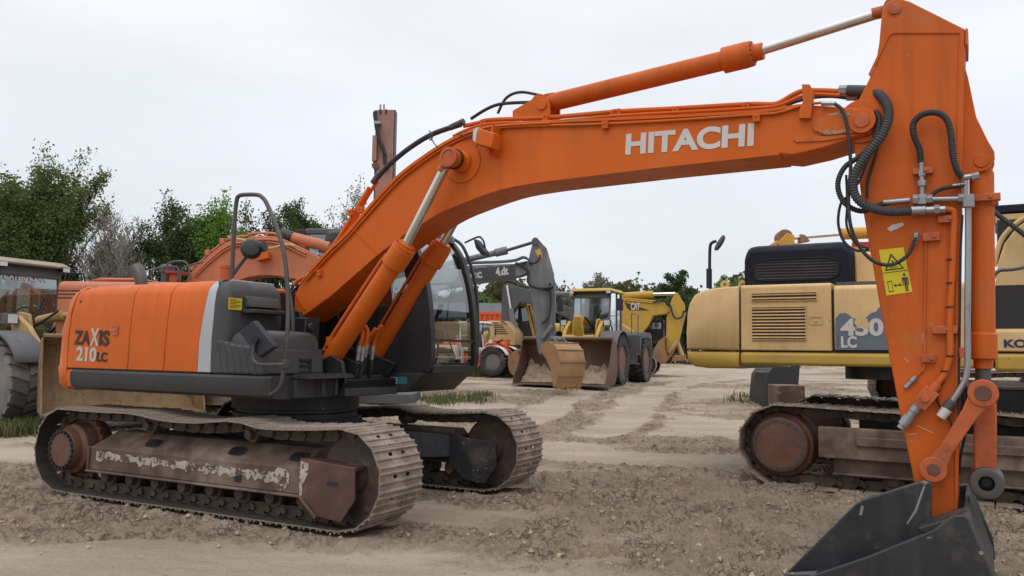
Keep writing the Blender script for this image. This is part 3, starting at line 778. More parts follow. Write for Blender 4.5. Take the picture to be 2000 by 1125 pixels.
def build_cab():
    yR, yL = .34, 1.28
    fp = [(1.50, 1.31), (1.545, 1.42), (1.545, 1.62), (1.52, 1.95), (1.45, 2.30), (1.33, 2.62), (1.20, 2.80)]
    # pillars follow the curved front
    cab = MB()
    def bar(pts, y, w=.075, d=.10):
        rings = []
        P = smooth_pts([(a, y, b) for a, b in pts], 4)
        for i, p in enumerate(P):
            t = (P[min(i + 1, len(P) - 1)] - P[max(i - 1, 0)]).normalized(); nn = Vector((t.z, 0, -t.x))
            rings.append([p + Vector((0, e * w / 2, 0)) + nn * q for e, q in ((-1, 0), (1, 0), (1, -d), (-1, -d))])
        cab.loft(rings)
    bar(fp, yR + .04, .075, .24); bar(fp, yL - .04)
    for y in (yR + .035, yL - .035):
        bar([(.10, 1.3), (.08, 2.0), (.12, 2.86)][::-1], y, .07, .12)
        bar([(.72, 1.7), (.70, 2.2), (.74, 2.86)][::-1], y, .06, .07)
        cab.bb(.05, 1.45, y - .03, y + .03, 1.30, 1.40)
    cab.bb(1.44, 1.535, yR + .07, yL - .07, 1.30, 1.375); cab.bb(1.10, 1.205, yR + .07, yL - .07, 2.775, 2.84)
    cab.bb(1.503, 1.535, yR + .07, yL - .07, 1.635, 1.660)
    cab.build('cab', M['cab_black'], hero, bevel=.012)
    # roof with rounded edges
    def rr(z, i): return [(.02 + i, yR + i, z), (1.08 - i, yR + i, z), (1.22 - i, yR + .05 + i, z), (1.25 - i, yR + .15, z), (1.25 - i, yL - .15, z), (1.22 - i, yL - .05 - i, z), (1.08 - i, yL - i, z), (.02 + i, yL - i, z)]
    MB().loft([rr(2.78, .0), rr(2.86, .005), rr(2.905, .04), rr(2.92, .12)]).build('cab_roof', M['cab_black'], hero, smooth=50)
    # lower body with its bevelled floor
    lb = MB().loft([[(x, y, z) for x, z in ((.0, 1.09), (1.22, 1.09), (1.47, 1.30), (.0, 1.30))] for y in (yR, yL)])
    lb.build('cab_base', M['charcoal'], hero, bevel=.012)
    # right side panel below the window, glass
    MB().pr([(.05, 1.38), (1.44, 1.38), (1.46, 1.62), (1.40, 2.15), (1.27, 2.25), (.95, 2.02), (.05, 2.02)], yR + .012, yR + .05).build('cab_side_panel', M['cab_black'], hero, bevel=.008)
    wires = MB(); wires.bb(.1, 1.3, yR + .02, yR + .035, 2.40, 2.43)
    wires.build('window_bar', M['cab_black'], hero)
    g = MB(); P = smooth_pts([(a - .03, 0, b) for a, b in fp], 4)
    g.grid([[(p.x, yR + .06, p.z), (p.x, yL - .06, p.z)] for p in P]); g.build('windscreen', M['glass'], hero)
    for y, nm in ((yR + .03, 'side_window'), (yL - .03, 'side_window')):
        MB().add([(.1, y, 1.9), (1.42, y, 1.75), (1.42, y, 2.3), (1.15, y, 2.8), (.12, y, 2.82)], [(0, 1, 2, 3, 4)]).build(nm, M['glass'], hero)
    MB().add([(.06, yR + .08, 1.9), (.06, yL - .08, 1.9), (.09, yL - .08, 2.8), (.09, yR + .08, 2.8)], [(0, 1, 2, 3)]).build('rear_window', M['glass'], hero)
    # inside: floor, seat, consoles, levers
    MB().bb(.1, 1.42, yR + .05, yL - .05, 1.301, 1.33).build('cab_floor', M['black'], hero)
    se = MB().bb(.42, .95, .58, 1.06, 1.55, 1.72); se.box((.42, .82, 2.02), (.14, .48, .68), Matrix.Rotation(-.15, 3, 'Y')); se.box((.35, .82, 2.45), (.1, .26, .2), Matrix.Rotation(-.15, 3, 'Y')); se.bb(.45, .9, .66, .98, 1.33, 1.55)
    se.build('seat', M['seat'], hero, bevel=.04)
    co = MB()
    for y in (.47, 1.17): co.bb(.5, 1.08, y - .08, y + .08, 1.62, 1.78); co.tube([(1.0, y, 1.78), (1.02, y, 1.92), (1.06, y, 2.0)], .02, 8); co.cyl((1.05, y, 1.97), (1.09, y, 2.08), .032)
    for y in (.78, .88): co.tube([(1.2, y, 1.33), (1.26, y, 1.55), (1.22, y, 1.72)], .014, 8); co.box((1.28, y, 1.37), (.18, .08, .02), Matrix.Rotation(.35, 3, 'Y'))
    co.build('control_levers', M['black'], hero, bevel=.01)
    sh = MB().bb(.985, 1.02, yR + .2, yL - .2, 2.30, 2.62); 
    # lamps, mirror, hand rail on the far side, wiper
    q = F.p(892, 458, 1.0); lp = MB().box((1.13, q.y, 2.985), (.10, .20, .12), Matrix.Rotation(.1, 3, 'Y')); lp.bb(1.10, 1.13, q.y - .02, q.y + .02, 2.90, 2.95)
    lpo = lp.build('work_lamp', M['black'], hero, bevel=.012)
    MB().box((1.186, q.y, 2.983), (.008, .17, .095), Matrix.Rotation(.1, 3, 'Y')).build('lens', M['lamp_glass'], lpo)
    mp_ = F.ps([(908, 474), (933, 463), (941, 466), (946, 476), (949, 499)], 1.5)
    mo = MB().tube(mp_, .012, 8, 4)
    mro = MB().loft([[p + Vector((0, d, 0)) for p in F.ps([(929, 467), (935, 470), (951, 492), (951, 500), (945, 499), (934, 486)], 1.47)] for d in (-.06, .06)]).build('mirror', M['mirror'], hero, bevel=.012)
    mo.build('mirror_arm', M['black'], mro)
    MB().tube(F.ps([(888, 468), (904, 482), (921, 523), (931, 578), (933, 664), (926, 718)], 1.42), .020, 10).build('door_rail', M['cab_black'], hero)
    MB().tube([F.p(884, 556, 1.2), F.p(872, 640, 1.1), F.p(890, 700, 1.05)], .008, 6, 3).build('wiper', M['black'], hero)
    # two small signs on the base
    for (x0, x1, m_) in ((762, 776, M['silver']), (777, 795, M['teal'])):
        a, b = F.p(x0, 736, yR), F.p(x1, 750, yR); MB().bb(a.x, b.x, yR - .004, yR - .001, b.z, a.z).build('decal', m_, hero)
    # step below the door
build_cab()

def offs(poly, k): return [(a, b + k) for a, b in poly]
YB0, YB1 = -.25, .20
top_px = [(568, 596), (591, 547), (636, 497), (675, 459), (721, 405), (774, 348), (828, 306), (885, 271), (942, 250), (980, 245), (1060, 240), (1120, 236), (1324, 227), (1479, 218), (1539, 210), (1588, 205), (1650, 209), (1677, 212)]
bot_px = [(1708, 248), (1700, 262), (1671, 269), (1608, 289), (1548, 303), (1522, 301), (1291, 326), (1120, 347), (1057, 355), (980, 369), (904, 396), (860, 415), (824, 437), (790, 458), (737, 498), (640, 583), (581, 627)]
def crisp(p, n=3):
    return [(q.x, q.z) for q in smooth_pts([(a, 0, b) for a, b in p], n)]
def build_boom():
    T_, B_ = crisp(F.xz(top_px, YB0)), F.xz(bot_px, YB0)
    B_ = B_[:6] + crisp(B_[6:15]) + B_[15:]
    bo = MB().pr(T_ + B_, YB0, YB1).build('boom', M['orange'], hero, bevel=.012, smooth=25)
    # top and bottom flange plates, pin boss, stiffener ribs
    def strip(line, y0, y1, t0, t1):
        mb = MB(); rings = []
        for i, p in enumerate(line):
            a, b = line[max(i - 1, 0)], line[min(i + 1, len(line) - 1)]; d = Vector((b[0] - a[0], b[1] - a[1])).normalized(); n = Vector((-d.y, d.x))
            rings.append([(p[0] + n.x * t, y, p[1] + n.y * t) for y, t in ((y0, t0), (y1, t0), (y1, t1), (y0, t1))])
        return mb.loft(rings)
    strip(T_[4:-6], YB0 - .018, YB1 + .018, -.014, .010).build('top_flange', M['orange'], bo)
    strip(B_[5:-1][::-1], YB0 - .010, YB1 + .010, -.006, .010).build('bottom_flange', M['orange'], bo)
    rb = Each()
    for a, b in (((692, 447), (738, 497)), ((579, 575), (596, 604))):
        p, q = F.p(*a, YB0), F.p(*b, YB0); d = (q - p).normalized(); n = Vector((-d.z, 0, d.x)) * .008
        rb.n().loft([[w + Vector((0, e, 0)) for w in (p - n, p + n, q + n, q - n)] for e in (0, -.010)])
    rb.build('seam', M['orange'], bo)
    c = F.p(903, 318, YB0); c2 = F.p(880, 308, -.46)
    pb = MB().cyl((c2.x, YB0 + .01, c2.z), (c2.x, YB0 - .015, c2.z), .20, n=40); pb.lathe((c2.x, YB0, c2.z), (0, -1, 0), [(.115, 0), (.105, .05), (.085, .07), (.085, .24), (.02, .24)], 28)
    pbo = pb.build('pin_boss', M['orange'], bo, bevel=.006)
    MB().lathe((c2.x, YB0 - .235, c2.z), (0, -1, 0), [(.09, -.03), (.094, .0), (.094, .02), (.07, .022), (.065, .012), (.02, .012)], 28).build('pin', M['orange_under'], pbo)
    MB().lathe((c2.x, YB0 - .13, c2.z), (0, -1, 0), [(.088, 0), (.098, .0), (.098, .025), (.088, .025)], 28).build('collar', M['black'], pbo)
    MB().lathe((c2.x, YB1, c2.z), (0, 1, 0), [(.115, 0), (.105, .05), (.085, .07), (.085, .24), (.02, .24)], 28).build('pin_boss', M['orange'], bo)
    # arm end: doubler plate and pin
    tp = F.p(1684, 237, YB0)
    dp = F.xz([(1668, 262), (1592, 258), (1586, 250), (1590, 236), (1660, 212)], YB0)
    dpl = MB().pr(dp, YB0 - .018, YB0 + .002); dpl.cyl((tp.x, YB0 - .03, tp.z), (tp.x, YB0 + .01, tp.z), .095, n=32)
    dpl.pr(F.xz([(1695, 262), (1610, 276), (1556, 279), (1549, 273), (1552, 270), (1650, 263)], YB0), YB0 - .012, YB0 + .002)
    dpo = dpl.build('doubler_plate', M['orange_arm'], bo, bevel=.004)
    MB().lathe((tp.x, YB0 - .03, tp.z), (0, -1, 0), [(.055, 0), (.053, .012), (.02, .014)], 24).build('pin', M['orange_under'], dpo)
    ws = Each()
    for w in ([(1612, 224), (1640, 218), (1664, 222), (1650, 228), (1636, 226)], [(1602, 262), (1618, 252), (1634, 256), (1660, 250), (1652, 258), (1640, 261), (1622, 263)], [(1598, 257), (1610, 256), (1604, 261)]): ws.n().pr(F.xz(w, YB0 - .018), YB0 - .0195, YB0 - .017)
    ws.build('worn_patch', M['tan_wear'], dpo, smooth=0)
    # clevis of the arm cylinder
    ck = F.xz([(1006, 219), (1040, 199), (1050, 192), (1062, 190), (1074, 196), (1078, 206), (1078, 228), (1006, 236)], -.08)
    cv = MB()
    for y in (-.13, .07): cv.pr(ck, y, y + .03)
    cp = F.p(1059, 205, -.13); cv.cyl((cp.x, -.15, cp.z), (cp.x, .13, cp.z), .05)
    cv.build('clevis', M['orange'], bo, bevel=.004)
    # lettering
    a, b = F.p(1221.5, 300.5, YB0), F.p(1472, 282.5, YB0); t_ = F.p(1223, 262, YB0); upv = F.p(1345, 250, YB0) - F.p(1348, 290, YB0)
    fit_text('lettering', 'HITACHI', a, b, (t_ - a).length, upv, M['white_letter'], bo, .016, lift=.003, label='white lettering on the boom')
    # work lamp box under the top flange
    lc = F.ps([(942, 254), (972, 262), (968, 293), (934, 284)], -.40)
    lm = MB().loft([[p + Vector((0, d, 0)) for p in lc] for d in (-.07, .07)]).build('work_lamp', M['orange'], bo, bevel=.012)
    MB().loft([[p + Vector((.0, d, 0)) for p in F.ps([(930, 257), (938, 252), (935, 283), (929, 276)], -.40)] for d in (-.055, .055)]).build('lens', M['lamp_glass'], lm, bevel=.006)
    q = F.ps([(974, 250), (977, 250), (967, 308), (962, 304)], -.28)
    MB().loft([[p + Vector((0, d, 0)) for p in q] for d in (-.12, .03)]).build('bracket', M['orange'], lm)
    MB().tube(F.ps([(892, 261), (912, 267), (932, 275), (930, 290)], -.30), .005, 6).build('cable', M['black'], lm)
    # rigid pipes along the top
    def pipe(px, y, r, m='orange', n=10, sm=4, name='hydraulic_pipe'):
        return MB().tube(F.ps(px, y), r, n, sm).build(name, M[m], bo)
    pipe([(1646, 179), (1600, 177), (1568, 178), (1548, 186), (1524, 200), (1506, 204), (1460, 204), (1320, 212), (1207, 218), (1066, 230), (960, 234), (935, 240), (906, 246)], -.12, .021)
    pipe([(1640, 186), (1590, 184), (1565, 188), (1540, 198), (1515, 207), (1470, 211), (1330, 219), (1200, 226), (1066, 238), (960, 241), (915, 252), (885, 266)], -.19, .013)
    pipe([(1640, 187), (1575, 188), (1540, 203), (1500, 212), (1330, 222), (1066, 241)], .06, .018)
    pipe([(1612, 200), (1570, 205), (1520, 220), (1470, 224), (1330, 234), (1180, 242), (1070, 245), (985, 249), (945, 256), (890, 276), (832, 312), (778, 354), (726, 411), (680, 463), (640, 502), (598, 548)], YB0 - .018, .011)
    pipe([(1075, 240), (985, 245), (943, 251), (888, 271), (830, 307), (775, 349), (722, 406), (677, 459), (637, 497), (585, 556)], YB0 - .03, .010)
    pipe([(722, 366), (708, 390), (690, 420), (664, 462), (640, 496), (618, 524), (602, 538), (585, 546), (575, 556)], -.17, .024)
    pipe([(738, 352), (715, 388), (698, 420), (670, 464), (645, 500), (622, 530)], -.05, .020)
    pipe([(735, 350), (760, 322), (800, 289), (845, 262), (900, 243)], -.15, .026, 'rubber', 12, 6, 'hose')
    pipe([(1066, 189), (1045, 184), (1020, 180), (1000, 184), (985, 196), (972, 222)], .02, .014, 'rubber', 10, 5, 'hose')
    pipe([(1040, 200), (1000, 201), (970, 205), (945, 216), (920, 232)], -.06, .016, 'rubber', 10, 5, 'hose')
    pipe([(1660, 192), (1625, 188), (1590, 190), (1555, 198), (1535, 206)], -.05, .015, 'navy', 10, 4, 'hose')
    sv = Each(); a = F.ps([(906, 237), (880, 249)], -.15); sv.n().cyl(a[0], a[1], .031); a = F.ps([(742, 338), (728, 358)], -.15); sv.n().cyl(a[0], a[1], .032)
    sv.build('hose_sleeve', M['steel_dark'], bo)
    tie = MB(); tie.tube(F.ps([(838, 255), (845, 266), (840, 274), (838, 262), (848, 280), (860, 293), (872, 302)], -.27), .006, 6); tie.build('cable_tie', M['black'], bo)
    for k, (dy, a0, a1) in enumerate(((-.1, (600, 540), (566, 590)), (-.02, (604, 548), (572, 596)), (.06, (610, 546), (580, 590)), (-.16, (590, 552), (563, 602)))):
        p, q = F.p(*a0, dy), F.p(*a1, dy); m_ = (p + q) / 2 + Vector((-.08, 0, .05 - .02 * k))
        MB().tube([p, m_, q + Vector((0, 0, -.1))], .018, 10).build('hose', M['rubber'], bo)
    cl = Each()
    for (px, py, y) in ((1066, 228, -.15), (1183, 242, -.27), (1207, 218, -.15), (1320, 214, -.15), (1478, 228, -.27), (1457, 206, -.15), (1200, 219, -.15), (705, 408, -.24), (720, 412, -.24), (625, 531, -.26), (602, 545, -.2), (686, 413, -.2), (945, 238, -.14), (1110, 238, -.2)):
        p = F.p(px, py, y); c1 = cl.n(); c1.box((p.x, p.y, p.z - .012), (.055, .05, .065)); c1.cyl((p.x, p.y - .03, p.z), (p.x, p.y - .038, p.z), .012, n=6)
    p0 = F.ps([(1567, 166), (1582, 166), (1588, 178), (1586, 215), (1584, 232), (1561, 232), (1562, 215), (1569, 200)], YB0 - .03)
    cl.n().loft([[p + Vector((0, d, 0)) for p in p0] for d in (-.02, .06)])
    cl.build('pipe_clamp', M['orange'], bo, bevel=.003)
build_boom()

def cylinder(px, y, r, rr_, gland, name, m='orange', rod_to=None):
    """px: base pin, rod end of the barrel, rod pin; all in the plane y"""
    a, b, c = F.ps(px, y); d = (b - a).normalized()
    mb = MB(); L = (b - a).length
    mb.lathe(a, d, [(.02, .02), (r * .75, .02), (r, .12), (r, L - .30), (r * 1.0, L - .27), (gland, L - .265), (gland, L - .07), (gland * .97, L - .065), (gland * .97, L - .03), (r * .9, L - .025), (r * .9, L), (.02, L)], 28)
    mb.cyl(a - Vector((0, r * .9, 0)), a + Vector((0, r * .9, 0)), r * 1.05)
    o = mb.build(name, M[m], hero, bevel=.004)
    MB().cyl(b - d * .05, c - d * .05, rr_, n=24).build('rod', M['chrome'], o)
    e = MB().cyl(c - Vector((0, .06, 0)), c + Vector((0, .06, 0)), rr_ * 1.9); e.cyl(c - d * .16, c, rr_ * 1.15)
    e.build('rod_eye', M['orange_under'], o)
    bl = MB(); u = d.orthogonal().normalized(); v = d.cross(u)
    for i in range(14):
        t = 2 * math.pi * i / 14; q = b - d * .045 + (u * math.cos(t) + v * math.sin(t)) * gland * .84; bl.cyl(q, q + d * .028, .011, n=6)
    bl.build('gland_bolts', M['orange_under'], o)
    return o, a, b, c, d
def build_cylinders():
    o, a, b, c, d = cylinder([(634, 722), (795, 476), (880, 308)], -.42, .095, .045, .118, 'boom_cylinder')
    pp = MB()
    s = Vector((-.115, -.02, .06)); pp.tube([b - d * .20 + s * .8, b - d * .30 + s, a + d * .28 + s * 1.05, a + d * .2 + s * .8], .020, 10, 3)
    pp.box(a + d * .30 + s * .9, (.07, .06, .09))
    pp.build('cylinder_pipe', M['orange_arm'], o)
    o2, a2, b2, c2, d2 = cylinder([(722, 715), (866, 474), (950, 320)], .36, .095, .045, .118, 'boom_cylinder')
    pp = MB(); s = Vector((-.115, -.02, .06)); pp.tube([b2 - d2 * .16 + s * .8, b2 - d2 * .26 + s, a2 + d2 * .28 + s * 1.05, a2 + d2 * .2 + s * .8], .018, 10, 3); pp.build('cylinder_pipe', M['orange_arm'], o2)
    # hoses at the foot of the boom cylinders
    z4 = lambda pts: [(560 + p / 3.125, 440 + q / 3.125) for p, q in pts]
    for (px, y) in (([(425, 640), (445, 632), (462, 650), (460, 690), (445, 735)], -.30), ([(440, 600), (470, 610), (492, 640), (490, 690), (470, 740)], -.26), ([(545, 630), (525, 660), (500, 690), (490, 720)], -.05), ([(580, 610), (555, 650), (540, 690), (530, 735)], .0)):
        P = F.ps(z4(px), y); h = MB().tube(P, .022, 10, 4).build('hydraulic_pipe', M['orange_arm'], hero)
        q = P[-1]; MB().lathe(q, (-.15, 0, -1), [(.02, 0), (.028, .0), (.028, .07), (.022, .075), (.022, .15), (.02, .15)], 12).build('fitting', M['steel'], h)
        MB().tube([q + Vector((-.02, 0, -.14)), q + Vector((-.05, .02, -.28)), q + Vector((-.16, .04, -.42)), q + Vector((-.35, .06, -.45))], .022, 10, 4).build('hose', M['rubber'], h)
    # boom foot brackets on the deck, dark well around it
    br = MB()
    br.bb(-.12, 1.1, -.5, .45, 1.12, 1.235)
    for y in (-.31, .27): br.pr([(-.1, 1.26), (1.05, 1.26), (1.15, 1.40), (.95, 1.46), (.55, 1.55), (.32, 1.93), (.15, 1.97), (.0, 1.9)], y - .02, y + .02)
    for y in (-.50, .44): br.pr([(.75, 1.2), (1.15, 1.2), (1.1, 1.42), (.95, 1.48), (.8, 1.42)], y - .02, y + .02)
    br.bb(-.12, -.02, -.55, .33, 1.1, 2.05); br.bb(.9, 1.1, -.5, .45, 1.15, 1.24)
    br.build('boom_bracket', M['black'], hero, bevel=.01)
    vb = MB(); vb.bb(.42, .68, -.60, -.40, 1.3, 1.85)
    for z in (1.5, 1.75): vb.cyl((.70, -.56, z), (.74, -.56, z), .045)
    vb.build('valve_block', M['black'], hero, bevel=.01)
    # arm cylinder
    o3, a3, b3, c3, d3 = cylinder([(1059, 205), (1476, 103), (1748, 17)], -.02, .082, .040, .108, 'arm_cylinder', 'orange_arm')
    x = Each(); x.n().lathe(b3, d3, [(.02, -.01), (.07, -.01), (.07, .06), (.02, .06)], 24)
    q = F.p(1149, 178, -.05); x.n().box(q, (.05, .06, .05)); q = F.p(1075, 190, -.04); x.n().box(q, (.10, .07, .06))
    x.build('gland_cap', M['orange_arm'], o3, bevel=.004)
build_cylinders()

def build_arm():
    y0, y1 = -.20, .17
    A = [(1722, 27), (1725, 14), (1734, 3), (1746, -3), (1762, -2), (1776, 2), (1886, 57), (1884, 121), (1879, 330), (1875, 600), (1871, 1003), (1868, 1030), (1856, 1046), (1840, 1048), (1826, 1040), (1814, 1024), (1785, 938), (1761, 824), (1719, 600), (1687, 419), (1670, 300), (1664, 262), (1666, 225), (1676, 196), (1692, 165), (1709, 130), (1717, 83)]
    ar = MB().pr(F.xz(A, y0), y0, y1).build('arm', M['orange_arm'], hero, bevel=.010, smooth=25)
    pl = [(1731, 62), (1740, 57), (1886, 57), (1884, 121), (1879, 330), (1876, 560), (1740, 240), (1668, 235), (1680, 196), (1694, 165), (1715, 110)]
    pl = [(1745, 59), (1884, 59), (1882, 121), (1877, 330), (1873, 600), (1869, 995), (1864, 995), (1866, 600), (1868, 330), (1872, 121), (1874, 66), (1748, 66), (1738, 70), (1700, 150), (1696, 146), (1733, 68), (1738, 62)]
    MB().pr(F.xz(pl, y0), y0 - .010, y0 + .002).build('edge_flange', M['orange_arm'], ar, bevel=.003)
    MB().pr(F.xz([(1886, 55), (1891, 58), (1890, 86), (1885, 88)], y0), y0 - .01, y1 + .01).build('end_cap', M['orange_under'], ar)
    bk = MB(); bp = F.xz([(1878, 110), (1891, 154), (1907, 231), (1929, 276), (1942, 298), (1943, 312), (1938, 326), (1928, 334), (1900, 340), (1872, 345)], -.08)
    for y in (-.11, .06): bk.pr(bp, y, y + .03)
    c = F.p(1917, 314, -.11); bk.cyl((c.x, -.118, c.z), (c.x, .095, c.z), .048, n=28)
    bk.build('cylinder_bracket', M['orange_arm'], ar, bevel=.004)
    p = F.p(1748, 17, y0); q = MB().lathe((p.x, y0, p.z), (0, -1, 0), [(.045, 0), (.044, .014), (.02, .016)], 24).build('pin', M['orange_under'], ar)
    p = F.p(1684, 237, y0)
    MB().cyl((p.x, y0 - .015, p.z), (p.x, y0 + .01, p.z), .165, n=40).build('pin_boss', M['orange_arm'], ar, bevel=.004)
    # bucket cylinder and linkage
    a, b = F.p(1917, 314, -.01), F.p(1920, 706, -.01); d = (b - a).normalized(); L = (b - a).length
    bc = MB().lathe(a, d, [(.02, .03), (.06, .05), (.078, .10), (.078, L - .2), (.082, L - .2), (.09, L - .19), (.09, L - .02), (.06, L - .01), (.06, L + .05), (.02, L + .05)], 28)
    bc.cyl(a - Vector((0, .07, 0)), a + Vector((0, .07, 0)), .07); q = F.p(1918, 392, -.01); bc.cyl(q, q + d * .04, .086); bc.box(q + Vector((.085, 0, -.02)), (.03, .04, .04))
    bco = bc.build('bucket_cylinder', M['orange_arm'], hero, bevel=.004)
    e = F.p(1920, 768, -.01); MB().cyl(b + d * .02, e, .05).build('rod', M['steel_dark'], bco)
    f = F.p(1823, 917, 0)
    lk = MB()
    for y in (-.29, .23):
        c1, c2 = Vector((e.x, y, e.z)), F.p(1823, 917, y); c1 = F.p(1920, 768, y)
        dd = (c2 - c1).normalized(); n = Vector((-dd.z, 0, dd.x))
        lk.loft([[w + Vector((0, k, 0)) for w in (c1 + n * .075, c1 + dd * .16 + n * .05, c2 - dd * .16 + n * .042, c2 + n * .07, c2 - n * .07, c2 - dd * .16 - n * .042, c1 + dd * .16 - n * .05, c1 - n * .075)] for k in (-.02, .02)])
        for cc, r in ((c1, .092), (c2, .085)): lk.cyl(cc - Vector((0, .028, 0)), cc + Vector((0, .028, 0)), r, n=32)
    lko = lk.build('lever', M['orange_under'], hero, bevel=.006)
    pn = Each()
    for q_, r in (((1920, 768), .052), ((1823, 917), .045)):
        c1, c2 = F.p(*q_, -.325), F.p(*q_, .26); c2 = Vector((c1.x, .26, c1.z)); pn.n().cyl(c1, c2, r, n=6 if r < .05 else 24)
    pn.build('pin', M['drive'], lko, bevel=.004)
    g = F.p(1927, 943, -.12)
    bl = MB().loft([[(q.x, y, q.z) for q in (F.p(*w, -.12) for w in ((1899, 760), (1944, 760), (1947, 800), (1947, 930), (1902, 930), (1900, 800)))] for y in (-.12, .10)])
    blo = bl.build('bucket_link', M['orange_under'], hero, bevel=.012)
    MB().lathe((g.x, -.17, g.z), (0, 1, 0), [(.05, .0), (.085, -.005), (.105, .0), (.108, .04), (.108, .30), (.06, .30), (.06, -.003)], 32, caps=False).build('link_eye', M['steel_dark'], blo, bevel=.004)
    MB().lathe((g.x, -.10, g.z), (0, 1, 0), [(.058, .0), (.03, -.01), (.03, .2)], 24).build('pin', M['black'], blo)
    # hoses and fittings on the arm
    z5 = lambda pts: [(1560 + p / 1.814, q / 1.814) for p, q in pts]
    z6 = lambda pts: [(1500 + p / 2.142, 600 + q / 2.142) for p, q in pts]
    def hose(px, y, r, m='rubber', ribs=0, name='hose', n=12): return MB().tube(F.ps(px, y) if not isinstance(y, list) else [F.p(*p, w) for p, w in zip(px, y)], r, n, 6, ribs).build(name, M[m], ar)
    hose(z5([(205, 321), (245, 322), (285, 335), (312, 370), (317, 420), (292, 485), (245, 545), (210, 595), (193, 645), (202, 695), (245, 732), (320, 750), (400, 747)]), [-.13, -.14, -.20, -.28, -.33, -.36, -.36, -.36, -.36, -.36, -.34, -.30, -.27], .031, 'hose_grey', .020, n=14)
    hose(z5([(215, 345), (250, 370), (280, 405), (285, 450), (262, 510), (215, 555), (165, 590), (140, 640), (145, 690), (175, 730), (230, 748), (300, 722), (390, 712)]), [-.08, -.14, -.22, -.27, -.30, -.31, -.31, -.31, -.31, -.30, -.28, -.25, -.25], .019, 'rubber', .018)
    hose(z5([(125, 367), (150, 385), (168, 430), (180, 520), (184, 600), (176, 690), (184, 800), (220, 880), (270, 928), (330, 938), (385, 905), (410, 855), (418, 825)]), [-.28, -.30, -.32, -.33, -.33, -.34, -.36, -.36, -.34, -.30, -.27, -.25, -.24], .013, 'rubber', .016)
    hose(z5([(270, 440), (262, 520), (240, 580), (215, 640), (180, 690), (150, 720), (140, 790), (160, 855), (205, 888), (250, 885)]), -.24, .010, 'rubber', .016, n=8)
    hose(z5([(288, 470), (270, 560), (245, 640), (242, 700)]), -.22, .010, 'rubber', n=8)
    hose(z5([(168, 620), (172, 720), (170, 800), (200, 860), (248, 880)]), -.25, .009, 'rubber', n=8)
    hose(z5([(432, 575), (428, 530), (408, 480), (408, 435), (440, 405), (490, 400), (525, 425), (540, 480), (545, 545), (560, 600), (580, 630)]), [-.24, -.26, -.28, -.28, -.28, -.28, -.28, -.28, -.28, -.26, -.24], .021, 'rubber', .016)
    MB().cyl(F.p(*z5([(172, 321)])[0], -.13), F.p(*z5([(250, 323)])[0], -.145), .043, n=16).build('hose_sleeve', M['hose_grey'], ar)
    hose(z5([(465, 695), (500, 672), (545, 662), (590, 656)]), -.245, .014, 'rubber', .014)
    st = Each()
    def fit(a, b, y, r, n=12): p, q = F.p(*a, y), F.p(*b, y); st.n().cyl(p, q, r, n=n)
    f5 = lambda a, b: z5([(a, b)])[0]; f6 = lambda a, b: z6([(a, b)])[0]
    fit(f5(395, 747), f5(450, 745), -.265, .034); fit(f5(450, 745), f5(520, 742), -.265, .028, 8); fit(f5(480, 744), f5(500, 743), -.265, .037, 6)
    fit(f5(300, 718), f5(395, 710), -.25, .022); fit(f5(405, 709), f5(425, 708), -.25, .04, 6); fit(f5(452, 707), f5(475, 706), -.25, .036, 6); fit(f5(425, 708), f5(600, 704), -.25, .020)
    fit(f5(438, 690), f5(438, 725), -.25, .036, 8); fit(f5(437, 690), f5(434, 575), -.24, .018); fit(f5(437, 660), f5(436, 640), -.24, .032, 8); fit(f5(436, 625), f5(435, 605), -.24, .026, 6)
    fit(f5(565, 703), f5(590, 703), -.25, .034, 6); fit(f5(600, 690), f5(600, 735), -.25, .040, 8); fit(f5(580, 630), f5(612, 625), -.24, .022, 8); fit(f5(612, 628), f5(640, 622), -.24, .028, 6); fit(f5(545, 660), f5(598, 655), -.24, .018, 8); fit(f5(592, 640), f5(592, 690), -.24, .018)
    fit(f5(142, 320), f5(175, 320), -.12, .04, 6);  fit(f5(170, 345), f5(210, 345), -.06, .026)
    fit(f5(80, 366), f5(130, 367), -.28, .018, 8); fit(f5(410, 865), f5(418, 825), -.24, .018, 8)
    st.build('fitting', M['steel'], ar, bevel=.002)
    hose(z5([(600, 725), (600, 900), (598, 1125)]) + z6([(835, 180), (834, 250), (822, 310), (790, 365), (765, 400), (745, 430)]), -.245, .021, 'steel', name='hydraulic_pipe')
    we = MB(); a, b = F.p(*f6(775, 392), -.245), F.p(*f6(745, 425), -.245); we.cyl(a, b, .034, n=10)
    wo = we.build('coupling', M['steel_dark'], ar); a, b = F.p(*f6(750, 425), -.245), F.p(*f6(722, 460), -.245); MB().cyl(a, b, .036, .033, n=16).build('cap', M['white_letter'], wo)
    hose(z5([(520, 742), (545, 745), (552, 765), (548, 850), (542, 1000), (535, 1125)]) + z6([(761, 100), (763, 190), (752, 240), (735, 285), (715, 312), (690, 345)]), -.24, .022, 'orange_arm', name='hydraulic_pipe')
    vb = MB(); p, q = F.p(*f6(690, 345), -.245), F.p(*f6(630, 415), -.245); dv = (q - p).normalized()
    rot = Matrix.Rotation(-math.atan2(dv.z, dv.x), 3, 'Y'); vb.box((p + q) / 2, ((q - p).length, .10, .10), rot); vb.cyl((p + q) / 2 + Vector((0, -.07, 0)), (p + q) / 2, .03, n=6); vb.cyl(p - dv * .05, p + dv * .02, .034, n=12)
    vb.build('shutoff_valve', M['orange_under'], ar, bevel=.004)
    a, b = F.p(*f6(628, 412), -.245), F.p(*f6(567, 492), -.245); k = MB().lathe(a, b - a, [(.02, -.01), (.034, 0), (.036, .05), (.03, .055), (.03, .09), (.037, .095), (.037, .17), (.028, .175), (.028, .2), (.02, .2)], 16); k.build('coupling', M['steel'], ar)
